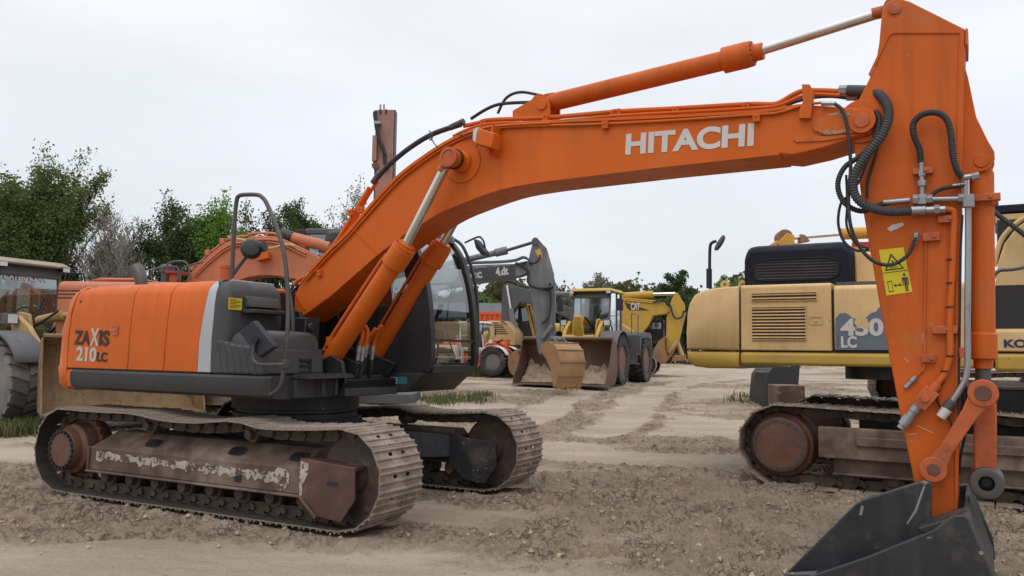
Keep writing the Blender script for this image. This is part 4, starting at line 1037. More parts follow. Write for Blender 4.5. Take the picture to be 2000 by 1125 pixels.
    hose(z5([(450, 850), (448, 1000), (446, 1120)]) + z6([(655, 120), (655, 245), (640, 270), (615, 295)]), -.21, .008, 'orange_arm', name='hydraulic_pipe', n=8)
    a, b = F.p(*f6(618, 292), -.215), F.p(*f6(578, 335), -.215); MB().lathe(a, b - a, [(.01, 0), (.018, 0), (.02, .04), (.015, .045), (.018, .1), (.01, .1)], 12).build('coupling', M['steel'], ar)
    cb = Each(); cb.n().tube(F.ps([(1880, 420), (1876, 500), (1874, 640), (1872, 800), (1870, 860)], -.22), .008, 6); cb.n().tube(F.ps(z6([(740, 300), (715, 345), (708, 390), (730, 430), (760, 470), (768, 500)]), -.23), .008, 6); cb.n().tube(F.ps(z6([(810, 420), (825, 520), (806, 620), (800, 700)]), -.1), .009, 6)
    cb.build('cable', M['black'], ar)
    cl = Each()
    for (px, y, sx, sz) in ((f5(440, 607), -.22, .13, .045), (f5(528, 777), -.22, .12, .05), (f5(470, 840), -.21, .11, .06), (f6(740, 95), -.22, .16, .055), (f6(672, 215), -.21, .09, .055), (f5(668, 700), -.1, .16, .05), (f6(818, 190), -.22, .05, .07)):
        p = F.p(*px, y); c1 = cl.n(); c1.box(p, (sx, .06, sz)); c1.cyl(p + Vector((.02, -.03, 0)), p + Vector((.02, -.042, 0)), .014, n=6)
    cl.build('pipe_clamp', M['orange_under'], ar, bevel=.004)
    bd = Each()
    for px in (f5(537, 920), f5(537, 1003), f5(535, 1088), f6(762, 205), f6(740, 268)):
        p = F.p(*px, -.24); bd.n().lathe(p - Vector((0, 0, .006)), (0, 0, 1), [(.02, 0), (.0255, 0), (.0255, .012), (.02, .012)], 14)
    bd.build('pipe_band', M['black'], ar)
    # warning decal
    Q = F.ps(z5([(284, 886), (371, 876), (403, 1034), (311, 1047)]), y0)
    L_ = lambda u, v, e=.0: (Q[0] + (Q[1] - Q[0]) * u) * (1 - v) + (Q[3] + (Q[2] - Q[3]) * u) * v + Vector((0, -.001 - e, 0))
    poly = lambda mb, pts, e: mb.loft([[L_(u, v, e + .0012) for u, v in pts], [L_(u, v, e) for u, v in pts]])
    dc = poly(MB(), [(0, 0), (1, 0), (1, 1), (0, 1)], .0).build('warning_decal', M['yellow_decal'], ar)
    pm = MB(); tri = [(.45, .10), (.88, .47), (.10, .47)]; inn = [(.45, .17), (.79, .44), (.19, .44)]
    for i in range(3):
        j = (i + 1) % 3; poly(pm, [tri[i], tri[j], inn[j], inn[i]], .0015)
    poly(pm, [(.43, .26), (.50, .26), (.49, .37), (.45, .37)], .0015); poly(pm, [(.30, .40), (.62, .40), (.62, .415), (.30, .415)], .0015)
    poly(pm, [(0, .505), (1, .505), (1, .52), (0, .52)], .0015)
    for w in ([(.12, .70), (.30, .70), (.30, .72), (.12, .72)], [(.12, .92), (.30, .92), (.30, .94), (.12, .94)], [(.12, .70), (.14, .70), (.14, .94), (.12, .94)], [(.28, .70), (.30, .70), (.30, .94), (.28, .94)],
              [(.40, .80), (.60, .80), (.60, .825), (.40, .825)], [(.34, .8125), (.43, .77), (.43, .855)], [(.66, .8125), (.57, .77), (.57, .855)],
              [(.70, .66), (.94, .66), (.94, .84), (.90, .84), (.90, .72), (.88, .72), (.88, .97), (.83, .97), (.83, .84), (.81, .84), (.81, .97), (.76, .97), (.76, .72), (.74, .72), (.74, .84), (.70, .84)]):
        poly(pm, w, .0015)
    poly(pm, [(.82 + .055 * math.cos(2 * math.pi * i / 12), .605 + .035 * math.sin(2 * math.pi * i / 12)) for i in range(12)], .0015)
    pm.build('pictogram', M['decal_print'], dc, smooth=0)
    sc = Each(); sp = F.xz(z5([(312, 810), (330, 797), (368, 788), (373, 797), (350, 810), (325, 820)]), y0); sc.n().pr(sp, y0 - .0015, y0 + .001)
    for w in ([(1766, 700), (1774, 708), (1775, 706), (1767, 698)], [(1790, 832), (1822, 846), (1822, 844), (1790, 830)], [(1772, 850), (1790, 848), (1790, 846), (1772, 848)], [(1800, 652), (1803, 672), (1806, 672), (1803, 650)]): sc.n().pr(F.xz(w, y0), y0 - .0015, y0 + .001)
    q_ = sc.q; sc.q = q_[:1]; sc.build('paint_scuff', M['white_letter'], ar, smooth=0); sc.q = q_[1:]; sc.build('paint_scratch', M['light_scratch'], ar, smooth=0)
build_arm()

def build_bucket():
    m = mat('bucket_paint', (.02, .021, .025), .42, var=.35, vs=2.5, dirt=((.10, .082, .068), .4, 3.), chips=((.20, .155, .12), .40, 7), streak=((.07, .062, .055), .5), bump=.05, bs=30)
    mb = MB()
    A = F.xz([(1520, 1140), (1530, 1125), (1670, 985), (1684, 976), (1803, 938), (1816, 940), (1821, 946), (1819, 1045), (1700, 1140)], -.50)
    mb.pr(A, -.52, -.46)
    Bp = F.xz([(1540, 1150), (1690, 1087), (1822, 1034), (1862, 1004), (1884, 1003), (1892, 1010), (1945, 1135), (1950, 1150)], -.76)
    z0 = .02
    Bq = Bp[1:-1]; lo = [(Bq[-1][0] + .01, z0), (Bq[0][0] - .35, z0), (Bq[0][0] - .36, z0 + .03)]
    mb.pr(Bq + lo, -.80, -.76)
    # shell between the side plates: back wall, floor, cutting edge with teeth
    bx = [q for q in Bq if q[1] > .05]
    xr, zt = max(q[0] for q in Bq), max(q[1] for q in Bq); xl = lo[1][0]
    mb.loft([[(xr - .17, y, zt - .015), (xr - .14, y, zt - .005), (xr, y, .10), (xr - .03, y, z0), (xl, y, z0), (xl, y, z0 + .03), (xr - .09, y, z0 + .05), (xr - .05, y, .11)] for y in (-.76, .62)])
    mb.pr([(xr - .42, zt - .12), (xr - .15, zt), (xr - .12, zt - .04), (xr - .36, zt - .18)], -.76, -.46)
    mb.pr(Bq + lo, .60, .64)
    bo = mb.build('bucket', m, hero, bevel=.010)
    th = Each()
    for i in range(5):
        y = -.7 + i * .31; th.n().loft([[(xl + .04, y - .05, z0 - .01), (xl + .04, y + .05, z0 - .01), (xl + .04, y + .05, z0 + .05), (xl + .04, y - .05, z0 + .05)], [(xl - .16, y - .03, z0 + .0), (xl - .16, y + .03, z0 + .0), (xl - .16, y + .03, z0 + .015), (xl - .16, y - .03, z0 + .015)]])
    th.build('tooth', M['steel_dark'], bo, bevel=.004)
    sc = Each(); c = F.p(1681, 997, -.523); sc.n().pr([(c.x - .012, c.z - .035), (c.x + .008, c.z - .03), (c.x + .02, c.z + .03), (c.x + .004, c.z + .036)], -.5225, -.52)
    sc.n().pr(F.xz([(1803, 950), (1808, 948), (1790, 1000), (1772, 1025), (1770, 1023), (1787, 995)], -.521), -.5225, -.52)
    w = F.p(1916, 1080, -.803); sc.n().cyl((w.x, -.8005, w.z), (w.x, -.803, w.z), .012, n=10)
    sc.build('paint_scratch', M['steel'], bo, smooth=0)
build_bucket()

# ------------------------------------------------------------------ machines around the yard
M['cream'] = mat('faded_yellow_paint', (.60, .41, .185), .5, var=.10, vs=1.2, dirt=((.44, .30, .14), .32, 1.8), streak=((.36, .24, .12), .55), chips=((.17, .085, .04), .36, 9), bump=.03)
M['band'] = mat('yellow_paint_skirt', (.41, .265, .04), .45, var=.12, vs=1.2, dirt=((.30, .19, .06), .3, 2.), streak=((.36, .3, .2), .3), chips=((.16, .075, .03), .42, 9), bump=.03)
M['cat_yellow'] = mat('yellow_paint', (.46, .28, .035), .5, var=.12, vs=1.2, dirt=((.28, .19, .08), .35, 1.5), streak=((.2, .12, .05), .4), chips=((.14, .07, .03), .40, 6))
M['tan_yellow'] = mat('tan_paint', (.44, .29, .12), .5, var=.12, vs=1.4, dirt=((.32, .24, .15), .4, 1.8), streak=((.24, .17, .09), .4), chips=((.16, .09, .04), .36, 7))
M['hood_black'] = mat('hood_paint', (.010, .012, .022), .5, var=.12, vs=1.5, dirt=((.03, .03, .038), .15, 3.), bump=.03, bs=60, spec=.2)
M['tan_rust'] = mat('bucket_steel', (.26, .135, .06), .6, metal=.1, var=.25, vs=1.5, dirt=((.15, .09, .055), .45, 1.6), chips=((.36, .28, .2), .08, 3), streak=((.12, .06, .03), .5), bump=.1, bs=14)
M['brown_tan'] = mat('bucket_brown', (.215, .135, .066), .6, metal=.1, var=.3, vs=1.2, dirt=((.27, .19, .12), .45, 1.2), chips=((.33, .25, .18), .10, 3), streak=((.09, .045, .025), .7), bump=.1, bs=14)
M['tan_light'] = mat('bucket_tan', (.33, .185, .085), .6, var=.2, vs=1.5, dirt=((.20, .13, .08), .45, 1.6), streak=((.17, .09, .045), .5), chips=((.40, .32, .24), .40, 5), bump=.1, bs=14)
M['brown_rust'] = mat('bucket_rust', (.125, .068, .042), .62, metal=.1, var=.25, vs=1.2, dirt=((.24, .18, .13), .45, 1.4), chips=((.08, .035, .02), .2, 4), bump=.1, bs=14)
M['grey_worn'] = mat('grey_paint_worn', (.14, .145, .155), .5, var=.2, vs=1.2, dirt=((.27, .265, .26), .5, 1.5), streak=((.045, .04, .04), .7), chips=((.035, .03, .03), .44, 3), bump=.04)
M['grey_dark'] = mat('dark_grey_paint', (.075, .075, .08), .5, var=.15, dirt=((.14, .13, .12), .35, 1.5), streak=((.04, .04, .04), .5))
M['tan_roof'] = mat('cab_roof_paint', (.29, .25, .18), .6, var=.15, dirt=((.2, .18, .15), .4, 2.))
M['tyre'] = mat('tyre_rubber', (.035, .034, .035), .85, var=.2, vs=2, dirt=((.19, .165, .145), .45, 2.2), bump=.08, bs=12)
M['tyre_dusty'] = mat('tyre_rubber_dusty', (.15, .14, .132), .9, var=.2, vs=2, dirt=((.26, .235, .21), .55, 2.5), bump=.1, bs=14)
M['rim_grey'] = mat('rim_grey', (.13, .12, .115), .6, var=.2, dirt=((.2, .16, .13), .4, 3.))
M['rim_orange'] = mat('rim_rust', (.18, .07, .035), .6, var=.2, dirt=((.2, .15, .12), .45, 3.))
M['white_paint'] = mat('white_paint', (.55, .55, .54), .5, var=.08, dirt=((.3, .27, .24), .3, 2.), streak=((.25, .22, .2), .4))
M['atlas'] = mat('orange_red_paint', (.62, .10, .02), .5, var=.1, dirt=((.35, .13, .06), .3, 2.))
M['glass_far'] = glass_mat('machine_glass', (.50, .60, .58), 3.0, .06)
M['glass_clear'] = glass_mat('loader_glass', (.66, .76, .74), 1.5, .05)
M['blue_decal'] = mat('blue_decal', (.115, .14, .175), .55, var=.12, dirt=((.2, .2, .2), .25, 5.))
M['navy_letter'] = mat('navy_vinyl', (.012, .018, .11), .5, var=.1)
M['dark_decal'] = mat('dark_decal', (.055, .022, .018), .5, var=.15)
M['grey_letter'] = mat('grey_vinyl', (.42, .42, .42), .55, var=.2, chips=((.09, .09, .09), .15, 9))
M['earth'] = mat('spilled_earth', (.33, .25, .18), .95, var=.35, vs=5, dirt=((.20, .14, .10), .4, 5.), bump=.5, bs=12)
M['pink_steel'] = mat('faded_red_steel', (.33, .17, .135), .6, var=.12, vs=2, dirt=((.28, .17, .13), .35, 2.), streak=((.2, .1, .07), .5), chips=((.16, .07, .05), .1, 5))
M['shed'] = mat('shed_cladding', (.055, .062, .072), .6, var=.15, vs=.6)

def lugs_tyre(c, ax, r, w, n, rim_r, lug=.05):
    """tyre with shoulder lugs: axis ax, centre c"""
    c, d = Vector(c), Vector(ax).normalized(); a = d.orthogonal().normalized(); b = d.cross(a); mb = MB()
    h = w / 2
    mb.lathe(c, d, [(rim_r, -h * .78), (rim_r + .03, -h * .92), ((rim_r + r) * .5, -h * 1.02), (r * .93, -h * .93), (r - lug, -h * .8), (r - lug, h * .8), (r * .93, h * .93), ((rim_r + r) * .5, h * 1.02), (rim_r + .03, h * .92), (rim_r, h * .78)], 48, caps=False)
    P = lambda t, q, s: c + (a * math.cos(t) + b * math.sin(t)) * q + d * s
    for i in range(n):
        for sd_ in (-1, 1):
            t = 2 * math.pi * (i + (.25 if sd_ > 0 else -.25)) / n; dt = 2 * math.pi / n * .30; sk = .5 * 2 * math.pi / n
            ring = lambda q: [P(t - dt, q, sd_ * h * .97), P(t + dt, q, sd_ * h * .97), P(t + dt * .9 + sk, q, sd_ * h * .06), P(t - dt * .9 + sk, q, sd_ * h * .06)]
            mb.loft([ring(r - lug - .03), ring(r)])
            mb.loft([[P(t - dt, q, sd_ * h * s) for q, s in ((r * .86, 1.0), (r - .01, .9), (r - .01, .8), (r * .86, .8))], [P(t + dt, q, sd_ * h * s) for q, s in ((r * .86, 1.0), (r - .01, .9), (r - .01, .8), (r * .86, .8))]])
    return mb
def add_wheel(par, c, r, w, out, tm, rm, n=22, rim_k=.55, first=None):
    """wheel > tyre is the wheel mesh itself, rim its child; out: +1 / -1 side of the hub face"""
    c = Vector(c)
    if first is None:
        wh = lugs_tyre((0, 0, 0), (0, 1, 0), r, w, n, r * rim_k).build('wheel', tm, par, smooth=40)
        rp = [(r * rim_k * 1.04, .80), (r * rim_k * 1.0, .70), (r * rim_k * .86, .3), (r * rim_k * .80, .22), (r * .3, .25), (r * .26, .42), (r * .22, .46), (.01, .47)]
        rim = MB().lathe((0, 0, 0), (0, out, 0), [(q, s * w / 2) for q, s in rp] , 32)
        for i in range(12):
            t = 2 * math.pi * i / 12; q = Vector((r * .36 * math.cos(t), out * w / 2 * .235, r * .36 * math.sin(t))); rim.cyl(q, q + Vector((0, out * .03, 0)), .018, n=6)
        rim.build('rim', rm, wh, smooth=40)
        wh.location = c; return wh
    wh = copy_tree(first, par); wh.location = c
    if out != first.get('_o', out): pass
    return wh

def loader_bucket(par, x, w, h, d, m, lift=0.02, rot=0., edge=True, dirt=False, spill=0.):
    """open bucket facing +x: x is its back, w its width, h its height, d its reach"""
    R_ = Matrix.Rotation(rot, 3, 'Y'); o = Vector((x, 0, lift))
    out = [(0, h * .98)] + [(.0 - .02 + h * .5 - h * .5 * math.cos(t) * 1.0 - h * .36 * (math.sin(t) > 0) * 0, 0) for t in ()]
    prof = [(d * .30, h), (d * .10, h * .93), (d * -.02, h * .72), (d * -.05, h * .48), (d * .0, h * .24), (d * .12, h * .07), (d * .30, 0), (d, 0), (d, .03), (d * .32, .045), (d * .15, h * .11), (d * .045, h * .26), (d * .0, h * .48), (d * .03, h * .70), (d * .13, h * .89), (d * .31, h * .965)]
    tr = lambda p, y: o + R_ @ Vector((p[0], y, p[1]))
    mb = MB().loft([[tr(p, -w / 2) for p in prof], [tr(p, w / 2) for p in prof]])
    side = [(d * .30, h), (d * .10, h * .93), (d * -.02, h * .72), (d * -.05, h * .48), (d * .0, h * .24), (d * .12, h * .07), (d * .30, 0), (d * 1.0, 0), (d * .97, h * .12), (d * .62, h * .52), (d * .42, h * .97)]
    for y in (-w / 2 - .03, w / 2): mb.loft([[tr(p, y) for p in side], [tr(p, y + .03) for p in side]])
    mb.loft([[tr(p, y) for p in ((d * .26, h), (d * .46, h + .0), (d * .46, h + .06), (d * .26, h + .08))] for y in (-w / 2, w / 2)])
    b = mb.build('bucket', m, par, bevel=.012, smooth=50)
    e = MB().loft([[tr(p, y) for p in ((d * .9, -.012), (d * 1.08, -.008), (d * 1.08, .006), (d * .9, .038))] for y in (-w / 2 - .035, w / 2 + .035)])
    e.build('cutting_edge', M['steel_dark'], b)
    if spill:
        rs = np.random.RandomState(4); rows = []
        for i in range(13):
            u = i / 12; xx = d * (.06 + .60 * u)
            rows.append([tr((xx, .05 + spill * max(0, (1 - u * 1.1)) * (.75 + .5 * rs.rand()) * (.62 + .22 * math.sin(j * .33 + 1) + .12 * math.sin(j * 1.7)) + .02 * rs.rand()), -w / 2 + .04 + (w - .08) * j / 26) for j in range(27)])
        MB().grid(rows).build('spilled_earth', M['earth'], b, smooth=0)
    return b

def wheel_loader(fr, label, k, mb_, m_body, m_bucket, tm, rm, glass, r=.78, tw=.62, bucket=(2.9, 1.35, 1.25), sign=None, group=None, dark=None, bucket_lift=.02, spill=0., brand=None, cabm=None, turn=None):
    t = thing('wheel_loader', fr, label, 'loader', group); s = lambda *v: tuple(q * k for q in v)
    dk = dark or M['black']; S = lambda mb: [setattr(mb, 'v', [tuple(c * k for c in q) for q in mb.v]), mb][1]
    for sy in (-1, 1):
        w0 = add_wheel(t, s(1.5, sy * 1.06, r), r * k, tw * k, sy, tm, rm)
        w1 = copy_tree(w0, t); w1.location = s(-1.65, sy * 1.06, r)
    # frames, axles, fenders
    f = MB(); f.bb(-3.0, .1, -.45, .45, .7, 1.2); f.bb(.2, 1.9, -.40, .40, .55, 1.25); f.cyl((1.5, -1, r), (1.5, 1, r), .16); f.cyl((-1.65, -1, r), (-1.65, 1, r), .16); f.bb(-.2, .5, -.28, .28, .6, 1.05)
    for y in (-.42, .36): f.pr([(.75, 1.15), (1.25, 1.15), (1.35, 1.5), (1.2, 2.05), (.9, 2.1), (.7, 1.7)], y, y + .06)
    S(f).build('chassis', m_body, t, bevel=.01 * k)
    for sy in (-1, 1):
        fe = MB(); P = [(1.5 + (r + .10) * math.cos(a), r + (r + .10) * math.sin(a)) for a in (R(d_) for d_ in range(25, 156, 13))]
        fe.loft([[(px_, sy * .78, z_), (px_, sy * 1.36, z_), (px_, sy * 1.36, z_ + .03), (px_, sy * .78, z_ + .03)] for px_, z_ in P]); S(fe).build('fender', dk, t)
        fe = MB(); fe.pr([(-2.55, 1.0), (-2.45, 1.62), (-2.3, 1.72), (-1.0, 1.72), (-.85, 1.6), (-.75, .9), (-.85, .9), (-1.0, 1.5), (-2.3, 1.52), (-2.45, 1.0)], sy * .74, sy * 1.32); S(fe).build('fender', dk, t, bevel=.02 * k)
        st = MB(); st.bb(-.95, -.45, sy * .95, sy * 1.3, .62, .66); st.bb(-.95, -.45, sy * .95, sy * 1.3, .95, .99)
        st.bb(-.97, -.93, sy * .95, sy * 1.3, .62, 1.6); st.bb(-.47, -.43, sy * .95, sy * 1.3, .62, 1.6); S(st).build('steps', dk, t)
    h = MB().loft([[(-.75, y, z) for y, z in ((-.62, 1.2), (-.62, 2.0), (-.5, 2.12), (.5, 2.12), (.62, 2.0), (.62, 1.2))], [(-3.0, y, z) for y, z in ((-.58, 1.1), (-.58, 1.75), (-.45, 1.9), (.45, 1.9), (.58, 1.75), (.58, 1.1))]])
    S(h).build('engine_hood', m_body, t, bevel=.03 * k); S(MB().bb(-3.3, -3.0, -1.1, 1.1, .6, 1.2)).build('counterweight', m_body, t, bevel=.05 * k)
    # cab
    cm = cabm or m_body
    c = MB()
    for y in (-.66, .60):
        c.pr([(.62, 1.55), (.70, 1.55), (.52, 3.0), (.45, 3.0)], y, y + .06); c.bb(-.86, -.78, y, y + .06, 1.55, 3.0); c.bb(-.82, .66, y, y + .06, 1.5, 1.6); c.bb(-.30, -.25, y, y + .06, 1.6, 3.0)
    c.bb(.60, .69, -.60, .60, 1.5, 1.62); c.bb(-.84, -.80, -.6, .6, 1.5, 2.1); c.bb(-.85, .62, -.62, .62, 1.42, 1.5); c.pr([(.50, 2.80), (.57, 2.80), (.53, 3.0), (.46, 3.0)], -.60, .60)
    S(c).build('cab', dk, t, bevel=.01 * k)
    S(MB().loft([[(-.95, -.72, 3.0), (.70, -.72, 3.0), (.70, .72, 3.0), (-.95, .72, 3.0)], [(-.97, -.74, 3.05), (.72, -.74, 3.04), (.72, .74, 3.04), (-.97, .74, 3.05)], [(-.88, -.64, 3.14), (.60, -.64, 3.12), (.60, .64, 3.12), (-.88, .64, 3.14)]])).build('cab_roof', cm, t, bevel=.015 * k)
    S(MB().add([(.665, -.60, 1.6), (.665, .60, 1.6), (.505, .60, 2.84), (.505, -.60, 2.84)], [(0, 1, 2, 3)])).build('windscreen', glass, t)
    for y in (-.63, .63): S(MB().add([(-.78, y, 1.6), (.62, y, 1.6), (.48, y, 2.98), (-.78, y, 2.98)], [(0, 1, 2, 3)])).build('side_window', glass, t)
    S(MB().add([(-.82, -.6, 2.1), (-.82, .6, 2.1), (-.82, .6, 2.98), (-.82, -.6, 2.98)], [(0, 1, 2, 3)])).build('rear_window', glass, t)
    se = MB(); se.bb(-.55, -.05, -.27, .27, 1.75, 1.95); se.bb(-.6, -.45, -.25, .25, 1.95, 2.6); se.bb(-.5, -.1, -.2, .2, 1.5, 1.75)
    S(se).build('seat', M['seat'], t, bevel=.04 * k)
    sw = MB(); sw.tube([(.42 + .06 * math.sin(a), .2 * math.cos(a), 2.02 + .19 * math.sin(a)) for a in (2 * math.pi * i / 16 for i in range(17))], .016, 6, 0); sw.cyl((.55, 0, 1.5), (.42, 0, 2.02), .03, n=8); sw.bb(.42, .6, -.3, .3, 1.5, 1.78)
    S(sw).build('steering_wheel', M['black'], t)
    for sy in (-1, 1):
        mi = MB(); mi.tube([(.60, sy * .70, 2.95), (.75, sy * 1.0, 2.92), (.74, sy * 1.02, 2.75)], .014, 6, 3); mi.tube([(.62, sy * .66, 2.2), (.74, sy * 1.02, 2.25), (.74, sy * 1.02, 2.75)], .012, 6, 3); mo = S(mi).build('mirror_arm', M['black'], t)
        S(MB().bb(.71, .76, sy * .93, sy * 1.13, 2.36, 2.76)).build('mirror', M['mirror'], mo, bevel=.02 * k)
        lp = S(MB().bb(.60, .72, sy * .55, sy * .72, 2.93, 3.03)).build('work_lamp', M['black'], t, bevel=.01 * k)
        S(MB().bb(.721, .728, sy * .565, sy * .705, 2.94, 3.02)).build('lens', M['lamp_glass'], lp)
        hl = MB(); hl.bb(1.05, 1.22, sy * .62, sy * .84, 1.85, 2.05); hl.tube([(.7, sy * .7, 1.3), (.85, sy * .8, 1.8), (1.1, sy * .75, 1.9)], .03, 6, 3); ho = S(hl).build('headlight', dk, t, bevel=.01 * k)
        S(MB().bb(1.221, 1.228, sy * .64, sy * .82, 1.87, 2.03)).build('lens', M['lamp_glass'], ho)
        rl = MB(); rl.tube([(.1, sy * 1.25, 1.6), (.1, sy * 1.25, 2.3), (-.75, sy * 1.25, 2.3), (-.75, sy * 1.25, 1.0)], .016, 6, 0); S(rl).build('handrail', dk, t)
    wp = MB(); wp.tube([(.69, -.05, 1.64), (.625, .22, 2.2)], .012, 6, 0); wp.tube([(.665, .10, 1.9), (.60, .34, 2.4)], .016, 6, 0); S(wp).build('wiper', M['black'], t)
    ex = MB(); ex.cyl((-1.5, -.3, 2.0), (-1.5, -.3, 2.75), .06); S(ex).build('exhaust_pipe', M['steel_dark'], t)
    # lift arms, tilt linkage, bucket
    bw, bh, bd = bucket; bx = 2.55
    for sy in (-1, 1):
        a = MB().pr([(.95, 1.95), (1.12, 2.02), (1.45, 1.82), (2.40, .85), (2.50, .60), (2.50, .40), (2.40, .38), (2.25, .60), (1.4, 1.45), (1.0, 1.75)], sy * .50, sy * .60)
        S(a).build('lift_arm', m_body, t, bevel=.012 * k)
        lc = MB(); lc.cyl((.9, sy * .42, .85), (1.75, sy * .46, 1.28), .08); lc.cyl((1.7, sy * .46, 1.26), (2.0, sy * .50, 1.40), .045); S(lc).build('lift_cylinder', m_body, t)
    zb = MB(); zb.pr([(1.55, 1.15), (1.72, 1.1), (1.98, 1.75), (2.02, 2.12), (1.88, 2.15), (1.75, 1.8)], -.13, .13); zb.cyl((1.8, -.5, 1.45), (1.8, .5, 1.45), .10); S(zb).build('tilt_lever', m_body, t, bevel=.012 * k)
    tc_ = MB(); tc_.cyl((.9, 0, 1.95), (1.6, 0, 2.05), .09); tc_.cyl((1.55, 0, 2.04), (1.95, 0, 2.08), .05); S(tc_).build('tilt_cylinder', m_body, t)
    tl = MB(); tl.cyl((1.63, 0, 1.14), (2.48, 0, .95), .06); S(tl).build('tilt_link', M['drive'], t)
    hs = MB()
    for y in (-.25, .2, .28): hs.tube([(.6, y, 1.3), (1.0, y, 1.75), (1.35, y * .8, 1.95), (1.6, y * .5, 2.12)], .025, 6)
    S(hs).build('hose', M['rubber'], t)
    bk_ = loader_bucket(t, 0 if turn else bx * k, bw, bh, bd, m_bucket, bucket_lift, spill=spill)
    if turn: bk_.location = (turn[0], turn[1], 0); bk_.rotation_euler = (0, 0, turn[2])
    return t

def put(px, d, yaw, dz=0.):
    """a frame on the ground at depth d under photograph column px"""
    x = (px - 1000) / CAM_F * d
    return Frame(x, d, float(gbase(x, d)) + dz, yaw)

# the tan loader on the left and the yellow loader in the middle
LF = Frame(-11.0, 17.8, float(gbase(-10.8, 17.3)), R(-25))
ll = wheel_loader(LF, 'tan wheel loader with dusty tyre and raised brown bucket at the left edge', 1.12, None, M['tan_yellow'], M['brown_tan'], M['tyre_dusty'], M['rim_grey'], M['glass_clear'], bucket=(2.75, 1.4, 1.3), bucket_lift=.40, turn=(3.45, .05, R(-32)), dark=M['grey_dark'], cabm=M['tan_roof'], r=.80, tw=.66)
k = 1.12
fit_text('lettering', 'CATERPILLAR', (.527 * k, -.50 * k, 2.72 * k), (.527 * k, .36 * k, 2.72 * k), .115 * k, (-.12, 0, 1), M['white_letter'], ll, .01, lift=.015)
yaw_ = R(-113)
MF = Frame(2.85, 27.4, float(gbase(2.4, 26)), yaw_)
wheel_loader(MF, 'yellow wheel loader facing the camera with wide rusty bucket on the ground', 1.0, None, M['cat_yellow'], M['brown_rust'], M['tyre'], M['rim_orange'], M['glass_far'], bucket=(2.85, 1.36, 1.2), dark=M['grey_dark'], spill=.62)
AF = Frame(-1.30, 31.2, float(gbase(-1.4, 31)) + .06, R(-20))
al = wheel_loader(AF, 'small white and orange wheel loader with orange lift arms beside the grey boom', .65, None, M['atlas'], M['tan_rust'], M['tyre'], M['rim_grey'], M['glass_far'], r=.80, bucket=(1.9, .9, .8), dark=M['white_paint'], cabm=M['white_paint'])
fit_text('lettering', 'ATLAS', (1.30 * .65, -.602 * .65, 1.66 * .65), (2.15 * .65, -.602 * .65, .92 * .65), .24 * .65, (.65, 0, .75), M['white_letter'], al, .01, lift=.004)

# generic tracks for the machines further off
def far_tracks(t, L, gauge, h, w, pitch=.22, m=None, px=0.):
    r = h / 2 - .05; zc = h / 2
    path, p = track_path(px - L / 2 + r, px + L / 2 - r, zc, r, [(px + L / 2 - r, zc + r), (px + L * .15, zc + r - .04), (px, zc + r - .01), (px - L * .15, zc + r - .04), (px - L / 2 + r, zc + r)], pitch)
    base = shoe_mesh(p, w, False)
    for s in (-1, 1):
        yc = s * gauge / 2; mb = MB()
        for (x, z), a in path:
            rot = Matrix.Rotation(-a, 3, 'Y'); mb.add([rot @ Vector(q) + Vector((x, yc, z)) for q in base.v], base.f)
        tr = mb.build('track', M['shoe'], t, smooth=0)
        link_chain(path, p, yc, 1.1).build('track_chain', M['chain'], tr, smooth=0)
        tf = MB().pr([(px - L * .30, zc * .45), (px - L * .30, zc * 1.38), (px + L * .30, zc * 1.38), (px + L * .31, zc * .45)], yc - .2, yc + .23 * 1)
        tf.bb(px - L * .30, px + L * .3, yc - .26, yc + .27, zc * .42, zc * .47)
        tf.build('track_frame', M['frame_rust'], t, bevel=.012)
        for x, nm in ((px - L / 2 + r, 'final_drive'), (px + L / 2 - r, 'idler')):
            d = MB().lathe((x, yc - .24, zc), (0, 1, 0), [(.02, -.08), (r * .66, -.07), (r * .70, -.03), (r * .70, .04), (r * .78, .06), (r * .84, .14), (r * .84, .34), (r * .78, .42), (r * .70, .44), (r * .70, .50), (r * .66, .54), (.02, .55)], 36).build(nm, M['drive'], t, bevel=.004)
            bb_ = MB().lathe((x, yc - .309, zc), (0, -1, 0), [(r * .56, 0), (r * .64, 0), (r * .64, .003), (r * .56, .003), (r * .56, 0)], 36, caps=False)
            for i in range(22):
                q = 2 * math.pi * i / 22
                bb_.cyl((x + r * .6 * math.cos(q), yc - .31 , zc + r * .6 * math.sin(q)), (x + r * .6 * math.cos(q), yc - .325, zc + r * .6 * math.sin(q)), .016, n=6)
            bb_.build('bolt_ring', M['steel_dark'], d, smooth=0)
        for i in range(7): roller(px - L * .27 + i * L * .09, zc * .36, yc, .12, .24).build('roller', M['chain'], t)
    return t

